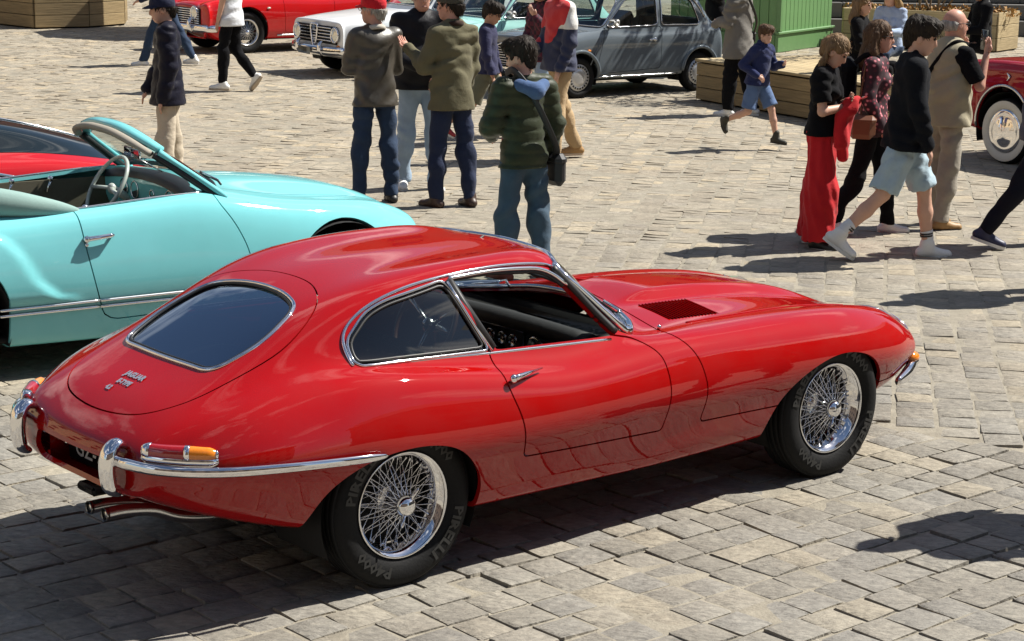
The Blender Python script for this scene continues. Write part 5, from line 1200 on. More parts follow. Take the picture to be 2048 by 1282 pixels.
# ------------------------------------------------------------------ bodies and clothes grown as smooth implicit surfaces
class Field:
    def __init__(s, k=.03): s.P = []; s.k = k; s.sub = []; s.planes = []
    def rc(s, a, b, ra, rb, sq=None, f=1.0, k=None, flat=False):
        """tapered limb from a to b; sq/f squash it along an axis; flat = cut square at both ends"""
        s.P.append(('r', np.asarray(a, float), np.asarray(b, float), ra, rb, None if sq is None else np.asarray(sq, float), f, k, flat)); return s
    def el(s, c, r, M=None, k=None, sub=False):
        (s.sub if sub else s.P).append(('e', np.asarray(c, float), np.asarray(r, float), np.eye(3) if M is None else np.asarray(M), k)); return s
    @staticmethod
    def d(p, X):
        if p[0] == 'e':
            q = (X - p[1]) @ p[3]; n = np.linalg.norm(q / p[2], axis=-1); g = np.linalg.norm(q / p[2] ** 2, axis=-1) + 1e-9
            return n * (n - 1) / g
        _, a, b, ra, rb, sq, f, k, flat = p; q = X - a; ab = b - a; L2 = ab @ ab + 1e-12
        if sq is not None:
            u = sq / np.linalg.norm(sq); q = q + (q @ u)[..., None] * u * (1 / f - 1); ab = ab + (ab @ u) * u * (1 / f - 1); L2 = ab @ ab + 1e-12
        t = (q @ ab) / L2; tc = t.clip(0, 1)
        d = np.linalg.norm(q - tc[..., None] * ab, axis=-1) - (ra + (rb - ra) * tc)
        if flat:
            L = math.sqrt(L2); d = np.linalg.norm(q - t[..., None] * ab, axis=-1) - (ra + (rb - ra) * t.clip(-.3, 1.3)); d = np.maximum(d, np.maximum(-t, t - 1) * L)
        if sq is not None: d = d * (f if f < 1 else 1) ** .5
        return d
    def bounds(s, p):
        if p[0] == 'e': R_ = p[2].max(); return p[1] - R_, p[1] + R_
        m = max(p[3], p[4]); return np.minimum(p[1], p[2]) - m, np.maximum(p[1], p[2]) + m
    def mesh(s, h, disp=None, clip=None):
        B = [s.bounds(p) for p in s.P]; pad = 3 * h + .03
        lo = np.min([b[0] for b in B], 0) - pad; hi = np.max([b[1] for b in B], 0) + pad
        n = np.ceil((hi - lo) / h).astype(int) + 1; F = np.full(n, 1.0, np.float64)
        ax = [lo[i] + h * np.arange(n[i]) for i in range(3)]
        for p in s.P + [('S',) + q for q in s.sub]:
            sub = p[0] == 'S'; p_ = p[1:] if sub else p; b = s.bounds(p_); k = p_[-2] if p_[0] == 'r' else p_[-1]; k = s.k if k is None else k; m = k + 2.5 * h + (.02 if disp is not None else 0)
            i0 = np.clip(np.floor((b[0] - m - lo) / h).astype(int), 0, n - 1); i1 = np.clip(np.ceil((b[1] + m - lo) / h).astype(int) + 1, 1, n)
            sl = tuple(slice(a, c) for a, c in zip(i0, i1)); X = np.stack(np.meshgrid(*[a[q] for a, q in zip(ax, sl)], indexing='ij'), -1)
            d = s.d(p_, X); f = F[sl]
            if sub: F[sl] = np.maximum(f, -d)
            else:
                w = (k - np.abs(f - d)).clip(0) / k if k > 0 else 0; F[sl] = np.minimum(f, d) - w * w * k * .25
        if disp is not None or clip is not None:
            near = np.abs(F) < .05; X = np.stack(np.meshgrid(*ax, indexing='ij'), -1)
            if disp is not None: F[near] += disp(X[near])
            if clip is not None: F = np.maximum(F, clip(X))
        return nets(F, lo, h)
def nets(F, lo, h):
    """surface nets"""
    n = np.array(F.shape); o = F < 0; c = [slice(0, -1), slice(1, None)]
    acc = np.zeros((*(n - 1), 3)); cnt = np.zeros(n - 1)
    for axis in range(3):
        others = [a for a in range(3) if a != axis]
        for u in (0, 1):
            for v in (0, 1):
                sa = [None] * 3; sb = [None] * 3; sa[axis] = c[0]; sb[axis] = c[1]; sa[others[0]] = sb[others[0]] = c[u]; sa[others[1]] = sb[others[1]] = c[v]
                A, B = F[tuple(sa)], F[tuple(sb)]; m = (A < 0) != (B < 0); t = np.where(m, A / (A - B + 1e-12), 0)
                cnt += m; acc[..., axis] += t; acc[..., others[0]] += m * u; acc[..., others[1]] += m * v
    act = cnt > 0; idx = np.full(n - 1, -1, np.int64); idx[act] = np.arange(act.sum())
    V = (np.argwhere(act) + acc[act] / cnt[act][:, None]) * h + lo; Q = []
    for axis in range(3):
        b, d = [a for a in range(3) if a != axis]
        sa = [slice(1, -1)] * 3; sb = [slice(1, -1)] * 3; sa[axis] = slice(0, -1); sb[axis] = slice(1, None)
        m = o[tuple(sa)] != o[tuple(sb)]; w = np.argwhere(m)
        if not len(w): continue
        w = w.copy(); w[:, b] += 1; w[:, d] += 1; inside = o[tuple(w.T)]
        def cell(db, dd):
            q = w.copy(); q[:, b] += db; q[:, d] += dd; return idx[tuple(q.T)]
        q = np.stack([cell(-1, -1), cell(0, -1), cell(0, 0), cell(-1, 0)], 1)
        fl = inside if axis != 1 else ~inside
        q[~fl] = q[~fl][:, ::-1]; Q.append(q)
    return V, np.vstack(Q)
def folds(amp, seed, fz=38, fx=16, quilt=0.0, qz=.085, vert=0.0):
    r = np.random.default_rng(seed); ph = r.uniform(0, 6.28, 8)
    def f(X):
        x, y, z = X[:, 0], X[:, 1], X[:, 2]
        a = np.sin(fz * z + 2.2 * np.sin(fx * x + ph[0]) + 2.0 * np.sin(fx * y + ph[1]) + ph[2]); b = np.sin(fz * .55 * z + 14 * x + 3 * np.sin(9 * y + ph[3]) + ph[4]); c = np.sin(23 * x - 19 * y + 8 * z + ph[5])
        e = 1 - 2 * np.abs(np.sin(.5 * (fz * 1.3 * z + 26 * x * np.sin(ph[0]) + 24 * y * np.cos(ph[0]) + 2.5 * np.sin(11 * z + 8 * y + ph[3]))))
        d = amp * (.55 * a * (np.sin(5 * z + 7 * x + ph[6]) * .5 + .5) + .4 * b + .3 * c + .65 * e * (np.sin(7 * z + 9 * y + ph[5]) * .5 + .5))
        if vert: d = d + vert * np.sin(60 * x + 8 * np.sin(3 * z + ph[7])) * np.sin(46 * y + ph[6])
        if quilt: d = d + quilt * (1 - np.abs(np.sin(math.pi * z / qz + .5 * np.sin(9 * x + ph[1])))) ** 2 - quilt * .4
        return d
    return f

SKIN = {}
def skin_mat(tone):
    if tone not in SKIN:
        m, n, l, b = nmat('skin'); c = {'fair': (.56, .33, .24), 'tan': (.44, .24, .16), 'red': (.52, .27, .20)}[tone]
        setp(b, rough=.5, spec=.35, sub=.08); b.inputs['Subsurface Radius'].default_value = (.012, .005, .003)
        f = noise(n, l, 22, 5); l.new(mixc(n, l, f, tuple(x * .88 for x in c), tuple(min(1, x * 1.1) for x in c)), b.inputs['Base Color']); SKIN[tone] = m
    return SKIN[tone]
EYE = plain('eye_dark', (.02, .014, .01), .2); BROW = plain('brow_hair', (.035, .022, .014), .8)
def hair_mat(name, col):
    m, n, l, b = nmat(name); setp(b, rough=.62, spec=.18); f = noise(n, l, 60, 5, .6, 'Object', (1, 1, .12))
    l.new(mixc(n, l, ramp(n, l, f, (.3, 0.), (.7, 1.)), tuple(x * .55 for x in col), tuple(min(1, x * 1.35) for x in col)), b.inputs['Base Color']); bump(n, l, b, f, .8, .01); return m
HAIRS = {k: hair_mat(k + '_hair', c) for k, c in dict(dark=(.020, .014, .010), brown=(.085, .048, .026), blond=(.30, .19, .085), grey=(.34, .32, .29), light=(.20, .125, .065)).items()}

def rotm(axis, a):
    return np.array(Matrix.Rotation(a, 3, axis))
def person(label, pos, face, H=1.75, top=None, bottom=None, shoes=None, hair=('short', 'dark'), tone='fair', lean=0, twist=0, head=(0, 0), aL=None, aR=None, lL=(4, 4), lR=(-4, 4), splay=4, sit=None, fat=1.0, detail=1.0, air=0.0, hat=None, glasses=None, group=None, footL=None, footR=None, fem=False, extra=None, fist=False, fine=True, root_z=None):
    """body frame: x forward, y to the person's left, z up.
    legs (thigh swing, knee bend) in degrees; arms (upper direction, forearm direction) as vectors"""
    s = H / 1.75; t = empty('person', (pos[0], pos[1], 0), R(face)); tag(t, label, 'person', group)
    seed = int(abs(pos[0] * 977 + pos[1] * 613)) % 9999; rg = np.random.default_rng(seed)
    hipw = .085; Z = np.array([0, 0, 1.0]); X = np.array([1.0, 0, 0]); Y = np.array([0, 1.0, 0])
    # legs
    pel = np.array([0, 0, .93]); J = {}
    for nm, sg, (sw, kn), ft in (('L', 1, lL, footL), ('R', -1, lR, footR)):
        hip = pel + [0, sg * hipw, 0]; a = R(sw); b = R(sw - kn); sp = sg * math.sin(R(splay))
        dk = np.array([math.sin(a), sp, -math.cos(a)]); dk /= np.linalg.norm(dk); kne = hip + dk * .43
        da = np.array([math.sin(b), sp * .5, -math.cos(b)]); da /= np.linalg.norm(da); ank = kne + da * .415
        fp = R(ft) if ft is not None else (0 if kn < 40 and abs(sw) < 45 else b * .8)
        fd = np.array([math.cos(fp), sg * .18, math.sin(fp)]); fd /= np.linalg.norm(fd); up = np.cross(np.cross(fd, Z), fd); up /= np.linalg.norm(up)
        J[nm] = (hip, kne, ank, fd, up)
    low = min(min((J[n][2] - J[n][4] * .075 - J[n][3] * .06)[2], (J[n][2] - J[n][4] * .075 + J[n][3] * .19)[2]) for n in 'LR')
    dz = -low + air / s if root_z is None else root_z / s - .93
    off = np.array([0, 0, dz]); J = {n: tuple([J[n][0] + off, J[n][1] + off, J[n][2] + off, J[n][3], J[n][4]]) for n in 'LR'}; pel = pel + off
    # torso
    T = rotm('Y', R(lean)) @ rotm('Z', R(twist)); tp = lambda x, y, z: pel + T @ np.array([x, y, z - .93])
    wide = .92 if fem else 1.0
    sh = {'L': tp(0, .175 * wide, 1.415), 'R': tp(0, -.175 * wide, 1.415)}; neck = tp(-.01, 0, 1.47)
    HM = T @ rotm('Z', R(head[0])) @ rotm('Y', R(head[1])); hb = tp(.005, 0, 1.53); hp = lambda x, y, z: hb + HM @ np.array([x + .018, y, z - 1.53])
    def dv(v): v = np.asarray(v, float); return v / np.linalg.norm(v)
    A = {}
    for nm, sg, ar in (('L', 1, aL), ('R', -1, aR)):
        u, f = ar if ar else ((.02, .20 * sg, -1), (.25, .02 * sg, -1)); e = sh[nm] + dv(u) * .285; w = e + dv(f) * .25; A[nm] = (sh[nm], e, w, dv(f))
    # ---- body: one continuous skin
    B = Field(.025)
    B.el(hp(-.012, 0, 1.655), (.098, .076, .100), HM).el(hp(.030, 0, 1.590), (.066, .060, .075), HM).rc(hp(.050, .018, 1.545), hp(.050, -.018, 1.545), .030, .030)
    B.rc(hp(.088, 0, 1.645), hp(.104, 0, 1.603), .010, .014, k=.012).el(hp(.083, 0, 1.563), (.012, .024, .011), HM, k=.01).rc(hp(.078, .035, 1.668), hp(.078, -.035, 1.668), .014, .014, k=.015)
    for sg in (1, -1): B.el(hp(-.008, sg * .076, 1.617), (.022, .010, .032), HM, k=.008); B.el(hp(.087, sg * .030, 1.645), (.012, .014, .009), HM, k=.01, sub=True)
    B.rc(neck - Z * .03, hp(-.020, 0, 1.575), .058 * (.88 if fem else 1), .052 * (.88 if fem else 1))
    B.rc(tp(0, 0, .98), tp(0, 0, 1.14), .12, .105, X, .7).rc(tp(0, 0, 1.14), tp(0, 0, 1.36), .105, .13, X, .62).rc(sh['L'], sh['R'], .045, .045)
    for nm, sg in (('L', 1), ('R', -1)):
        S_, e, w, f = A[nm]; B.rc(S_, e, .046, .038, k=.02).rc(e, w, .040, .027, k=.015); hand = w + f * .075
        side = np.cross(f, T @ X); side = dv(side) if np.linalg.norm(side) > .2 else Y; nrm = dv(np.cross(side, f)); B.rc(w, hand, .028, .036, nrm, .55, k=.012); A[nm] += (hand, side, nrm)
        hip, kn, an, fd, up = J[nm]; B.rc(hip, kn, .072, .050, k=.03).rc(kn, kn * .6 + an * .4, .050, .052).rc(kn * .6 + an * .4, an, .052, .035).rc(an, an + fd * .04 - up * .05, .033, .020)
    h0 = (.0105 if fine else .014)
    V, F = B.mesh(h0); mb = MB(); mb.add(V, F)
    for nm, sg in (('L', 1), ('R', -1)):                       # five fingers, curled, rooted in the palm
        S_, e, w, f, hand, side, nrm = A[nm]; curl = 1.1 if fist else .35
        for i, ln in enumerate((.070, .080, .076, .060)):
            b = hand + side * (.027 - .018 * i) * sg - f * .005; d1 = dv(f + nrm * .15 * 0 - T @ X * 0 + nrm * -curl * .4); d2 = dv(f + nrm * -curl * 1.6); p = [b - f * .02, b + f * .012, b + f * .012 + d1 * ln * .5, b + f * .012 + d1 * ln * .5 + d2 * ln * .5]
            mb.tube(p, [.0095, .0095, .0085, .0065], 6)
        b = w + f * .03 + side * .026 * sg; mb.tube([b, b + dv(f + side * sg * .8) * .035, b + dv(f + side * sg * .8) * .035 + dv(f - nrm * .5) * .03], [.012, .011, .008], 6)
    SM = skin_mat(tone); body = obj('body', np.vstack(mb.V) * s, mb.F, SM, t)
    if fine:
        for sg in (1, -1):
            m2 = MB(); m2.ell(hp(.086, sg * .030, 1.644) * s, np.array([.010, .0135, .0085]) * s, 8); m2.build('eye', EYE, body)
            m2 = MB(); m2.tube(np.array([hp(.086, sg * .014, 1.668), hp(.092, sg * .03, 1.673), hp(.082, sg * .05, 1.666)]) * s, .0055 * s, 5); m2.build('eyebrow', BROW if hair[1] in ('dark', 'brown') else HAIRS[hair[1]], body)
        m2 = MB(); m2.ell(hp(.094, 0, 1.561) * s, np.array([.006, .021, .007]) * s, 8, M=HM); m2.build('lips', plain('lips', (.36, .13, .11), .5) if fem else LIPS, body)
    # ---- trousers / shorts / skirt
    if bottom:
        kind, mat = bottom[0], bottom[1]; wd = bottom[2] if len(bottom) > 2 else 1.0; Q = Field(.035)
        Q.rc(J['L'][0] + Z * .02, J['R'][0] + Z * .02, .105 * fat, .105 * fat, X, .95).rc(pel + Z * .02, tp(0, 0, 1.04), .135 * fat, .128 * fat, X, .72)
        for nm in 'LR':
            hip, kn, an, fd, up = J[nm]; hh = hip - Z * 0
            if kind == 'long':
                end = an + (an - kn) / np.linalg.norm(an - kn) * .012
                Q.rc(hip, kn, .092 * fat, .066 * wd).rc(kn, end, .066 * wd, (.056 if wd < 1.25 else .095 if wd < 1.6 else .066) * wd, flat=True, k=.02).rc(kn, kn + (an - kn) * .4, .066 * wd, .064 * wd)
            else: Q.rc(hip, hip + (kn - hip) * .55, .094 * fat, .088 * wd).rc(hip + (kn - hip) * .3, hip + (kn - hip) * (bottom[3] if len(bottom) > 3 else .95), .086 * wd, .098 * wd, flat=True, k=.03)
        tz = tp(0, 0, (top[2].get('hem', .88) if top and len(top) > 2 else .88) + .045); V, F = Q.mesh(.0125 if fine else .016, folds((.004 if wd > 1.6 else .012) if kind == 'long' else .008, seed, 30, 12, vert=bottom[4] if len(bottom) > 4 else 0), clip=lambda P: (P - tz) @ (T @ Z)); obj('shorts' if kind == 'short' else 'trousers', V * s, F, mat, t)
    # ---- top
    if top:
        kind, mat = top[0], top[1]; o = dict(hem=.88, loose=1.0, sleeve=1.0, quilt=0, amp=.009, collar=None); o.update(top[2] if len(top) > 2 else {}); L = o['loose'] * fat; Q = Field(.04)
        hemz = o['hem']; q0 = tp(0, 0, hemz)
        Q.rc(tp(0, 0, hemz - .03), tp(0, 0, 1.12), (.208 if hemz < .91 else .196) * L, .160 * L * (.93 if fem else 1), X, .70).rc(tp(0, 0, 1.12), tp(0, 0, 1.34), .152 * L * (.9 if fem else 1), .172 * L * wide, X, .64)
        Q.rc(tp(-.005, .12 * wide, 1.40), tp(-.005, -.12 * wide, 1.40), .070 * L, .070 * L, k=.05).rc(tp(0, 0, 1.38), tp(-.01, 0, 1.455), .10, .066, X, .85)
        if fem: Q.el(tp(.085, .065, 1.28), (.06, .065, .07), k=.04).el(tp(.085, -.065, 1.28), (.06, .065, .07), k=.04)
        if fat > 1.05: Q.el(tp(.07, 0, 1.10), (.11 * fat, .14 * fat, .15), k=.08)
        for nm in 'LR':
            S_, e, w, f = A[nm][:4]; sl = o['sleeve']; qx = .016 if o['quilt'] else 0; ru, rf = .066 * max(L, 1.03) + qx, .054 * max(L, 1.06) + qx
            if sl >= .99: Q.rc(S_, e, ru, rf * 1.04).rc(e, w + f * .005, rf * 1.03, rf * .84, k=.02, flat=False)
            elif sl > 0: Q.rc(S_, S_ + (e - S_) * sl * .6, ru, ru * .98).rc(S_, S_ + (e - S_) * sl, ru, ru * 1.02, flat=True, k=.03)
        up = T @ Z; V, F = Q.mesh(.012 if fine else .015, folds(o['amp'], seed + 5, quilt=o['quilt']), clip=lambda P: -((P - q0) @ up) - .0 if True else None)
        tb = obj(kind, V * s, F, mat, t)
        if o['collar']:
            m2 = MB(); ring = [tp(-.015 + .068 * math.cos(a), .070 * math.sin(a), 1.475 + .018 * -math.cos(a)) * s for a in np.linspace(.5, 5.78, 20)]; m2.tube(ring, .022 * s, 8, flat=.6); m2.build('collar', o['collar'], tb)
    # ---- shoes
    if shoes:
        sm, so = shoes[0], shoes[1]
        for nm in 'LR':
            hip, kn, an, fd, up = J[nm]; sole = an - up * .062; sd = np.cross(up, fd); Q = Field(.02)
            Q.rc(sole - fd * .045 + up * .015, sole + fd * .15 - up * .002, .040, .036, up, .95).rc(an - fd * .01 - up * .012, sole + fd * .09, .042, .036)
            Q.rc(an + up * .012, an - up * .035, .047, .046)
            if len(shoes) > 2: Q.rc(an + up * shoes[2], an - up * .03, .047, .044)
            pl = sole - up * .012; V, F = Q.mesh(.009 if fine else .012, clip=lambda P: -((P - pl) @ up)); sho = obj('shoe', V * s, F, sm, t)
            out = []
            for a in np.linspace(0, 2 * math.pi, 22, endpoint=False):
                x = .052 + .135 * math.cos(a); y = .045 * math.sin(a) * (1.05 if math.cos(a) > 0 else .85); out.append((x, y))
            m2 = MB(); Vs = [(sole + fd * x + sd * y - up * z) for z, g in ((.010, 1), (.033, 1)) for x, y in out]; n = 22
            m2.add(np.array(Vs) * s, [(i, (i + 1) % n, n + (i + 1) % n, n + i) for i in range(n)] + [tuple(range(n))[::-1], tuple(range(n, 2 * n))]); m2.build('sole', so, sho, False)
            if len(shoes) > 3:                                     # socks with stripes
                m2 = MB(); m2.tube(np.array([an - up * .02, an + up * .06, an + (kn - an) * .28]) * s, np.array([.044, .042, .047]) * s, 14, cap=False); sk = m2.build('sock', shoes[3], t)
                for q in (.17, .21): c = an + (kn - an) * q; d = dv(kn - an); m2 = MB(); m2.tube(np.array([c, c + d * .012]) * s, .0475 * s, 14, cap=False); m2.build('stripe', BLACK, sk)
    # ---- hair, hats, glasses
    hk, hc = hair; hm = HAIRS.get(hc)
    def strands(X_): q = (X_ - hp(0, 0, 1.64)); k_ = .55 if hk == 'mop' else .35; return k_ * (.0035 * np.sin(190 * q[:, 1] + 9 * np.sin(22 * q[:, 2])) + .0035 * np.sin(150 * q[:, 0] + 40 * q[:, 2]) + .005 * np.sin(60 * q[:, 0] + 47 * q[:, 1] + 20 * q[:, 2] + 3 * np.sin(30 * q[:, 1])))
    if hk != 'none':
        Q = Field(.03)
        if hk == 'bald': Q.el(hp(-.030, 0, 1.630), (.094, .082, .062), HM); Q.el(hp(.075, 0, 1.63), (.085, .12, .12), HM, sub=True); Q.el(hp(-.012, 0, 1.70), (.090, .062, .075), HM, sub=True)
        else:
            Q.el(hp(-.020, 0, 1.672), (.108, .088, .104), HM); Q.rc(hp(-.085, 0, 1.64), hp(-.075, 0, 1.575), .060, .045, Y, 1.0)
            if hk == 'mop': Q.el(hp(.035, 0, 1.735), (.085, .085, .050), HM).rc(hp(.06, .05, 1.71), hp(.085, -.04, 1.695), .034, .026).el(hp(-.07, 0, 1.70), (.07, .085, .08), HM)
            if hk == 'long':
                for sg in (1, -1): Q.rc(hp(-.035, sg * .072, 1.65), hp(-.045, sg * .098, 1.50), .040, .050, X, .9).rc(hp(-.045, sg * .098, 1.50), hp(-.055, sg * .10, 1.42), .050, .035)
                Q.rc(hp(-.085, 0, 1.62), hp(-.11, 0, 1.44), .07, .085, X, .6)
            if hk == 'tail':
                for sg in (1, -1): Q.rc(hp(-.04, sg * .07, 1.65), hp(-.02, sg * .092, 1.52), .030, .024).rc(hp(-.02, sg * .092, 1.52), hp(.02, sg * .10, 1.38), .024, .022).rc(hp(.02, sg * .10, 1.38), hp(.05, sg * .10, 1.27), .022, .014)
            Q.el(hp(.100, 0, 1.600), (.090, .078, .088), HM, sub=True)
            if hk != 'long':
                for sg in (1, -1): Q.el(hp(.0, sg * .085, 1.605), (.035, .028, .040), HM, sub=True)
        hcl = (lambda P: (P - hp(0, 0, 1.650)) @ (HM @ np.array([-.20, 0, 1.0]))) if hat else None
        V, F = Q.mesh(.009 if fine else .012, strands, hcl)
        if fine and hk != 'bald':                                   # loose locks over the cap of hair
            c0 = hp(-.01, 0, 1.62); pick = rg.choice(len(V), 320); VV = [V]; FF = [np.asarray(F)]; nb = len(V)
            for i_ in pick:
                p = V[i_]; nrm = dv(p - c0); d = dv(np.array([rg.normal(0, .16) + .15, rg.normal(0, .16), -1.0]) - nrm * (np.array([0, 0, -1.0]) @ nrm)); sd_ = dv(np.cross(nrm, d)) * rg.uniform(.002, .0035); ln = rg.uniform(.022, .042)
                VV.append(np.array([p - d * .01 - sd_ - nrm * .002, p - d * .01 + sd_ - nrm * .002, p + d * ln * .55 + sd_ * .9 + nrm * .003, p + d * ln * .55 - sd_ * .9 + nrm * .003, p + d * ln + nrm * rg.uniform(-.002, .004), p + d * ln + nrm * rg.uniform(-.002, .004)])); FF.append(np.array([(0, 1, 2, 3), (3, 2, 4, 5)]) + nb); nb += 6
            V, F = np.vstack(VV), np.vstack(FF)
        obj('hair', V * s, F, hm, t)
    if hat:
        hkind, m = hat; Q = Field(.012)
        if hkind == 'cap':
            Q.el(hp(-.014, 0, 1.672), (.114, .094, .106), HM); V, F = Q.mesh(.009, clip=lambda P: -((P - hp(0, 0, 1.645)) @ (HM @ np.array([-.20, 0, 1.0])))); c = obj('cap', V * s, F, m, t)
            m2 = MB(); Vs = []; n = 11
            for z in (0, -.006):
                for i in range(n): a = R(-78 + 156 * i / (n - 1)); Vs += [hp(.078 * math.cos(a), .088 * math.sin(a), 1.682 + z), hp(.078 * math.cos(a) + .085 * math.cos(a) ** .6, .082 * math.sin(a), 1.664 + z - .012 * abs(math.sin(a)))]
            k = 2 * n; Fs = []
            for i in range(n - 1): a = 2 * i; Fs += [(a, a + 1, a + 3, a + 2), (k + a + 2, k + a + 3, k + a + 1, k + a), (a + 1, k + a + 1, k + a + 3, a + 3)]
            m2.add(np.array(Vs) * s, Fs); m2.build('visor', m, c)
        else:
            Q.el(hp(-.005, 0, 1.715), (.125, .105, .052), HM).el(hp(.075, 0, 1.695), (.055, .075, .018), HM).el(hp(-.016, 0, 1.675), (.113, .094, .085), HM); V, F = Q.mesh(.009, clip=lambda P: -((P - hp(0, 0, 1.648)) @ (HM @ np.array([-.20, 0, 1.0])))); obj('flat_cap', V * s, F, m, t)
    if glasses:
        dark, z = glasses; m2 = MB()
        for sg in (1, -1):
            c = hp(.100, sg * .033, z); rim = [c + HM @ np.array([0, .025 * math.cos(a), .019 * math.sin(a)]) for a in np.linspace(0, 6.283, 16, endpoint=False)]; m2.tube(np.array(rim) * s, .0030 * s, 5, True)
            m2.tube(np.array([hp(.098, sg * .057, z + .004), hp(.04, sg * .080, z + .004), hp(-.02, sg * .080, z)]) * s, .0028 * s, 5)
            if dark: m2.add(np.array(rim + [c]) * s, [(i, (i + 1) % 16, 16) for i in range(16)])
        m2.tube(np.array([hp(.102, .010, z + .004), hp(.102, -.010, z + .004)]) * s, .003 * s, 5); m2.build('glasses', BLACK, t)
    info = dict(t=t, s=s, tp=tp, hp=hp, A=A, J=J, T=T, sh=sh, M=Matrix.Translation((pos[0], pos[1], 0)) @ Matrix.Rotation(R(face), 4, 'Z'))
    info['w'] = lambda p: np.array(info['M'] @ Vector([float(v) * s for v in p]))
    if extra: extra(info)
    return info
LIPS = plain('lips_plain', (.40, .20, .16), .5)
def strap(name, label, cat, I, pts, r, mat, bag=None, flat=.35, bagc=None, bagM=None):
    """a bag worn by someone: strap through body-frame points, pouch at the end; a thing of its own"""
    W3 = np.array([I['w'](p) for p in pts]); o = empty(name, tuple(W3.min(0) * [1, 1, 0] + [0, 0, 0])); tag(o, label, cat); base = np.array(o.location)
    if len(pts) > 1: tube_obj('strap', catmull(W3 - base, 6), r, mat, o, 8, flat)
    if bag:
        c = I['w'](bagc) - base; M = np.array(I['M'])[:3, :3]; mb = MB(); mb.box(np.array(bag) * -.5, np.array(bag) * .5, bev=min(bag) * .42); V = np.vstack(mb.V) @ M.T + c; obj('pouch', V, mb.F, mat, o, False)
        mb = MB(); mb.box((-bag[0] * .5 - .004, -bag[1] * .5 - .004, bag[2] * .1), (bag[0] * .5 + .004, bag[1] * .5 + .004, bag[2] * .5 + .004), bev=min(bag) * .38); V = np.vstack(mb.V) @ M.T + c; obj('flap', V, mb.F, mat, o, False)
    return o

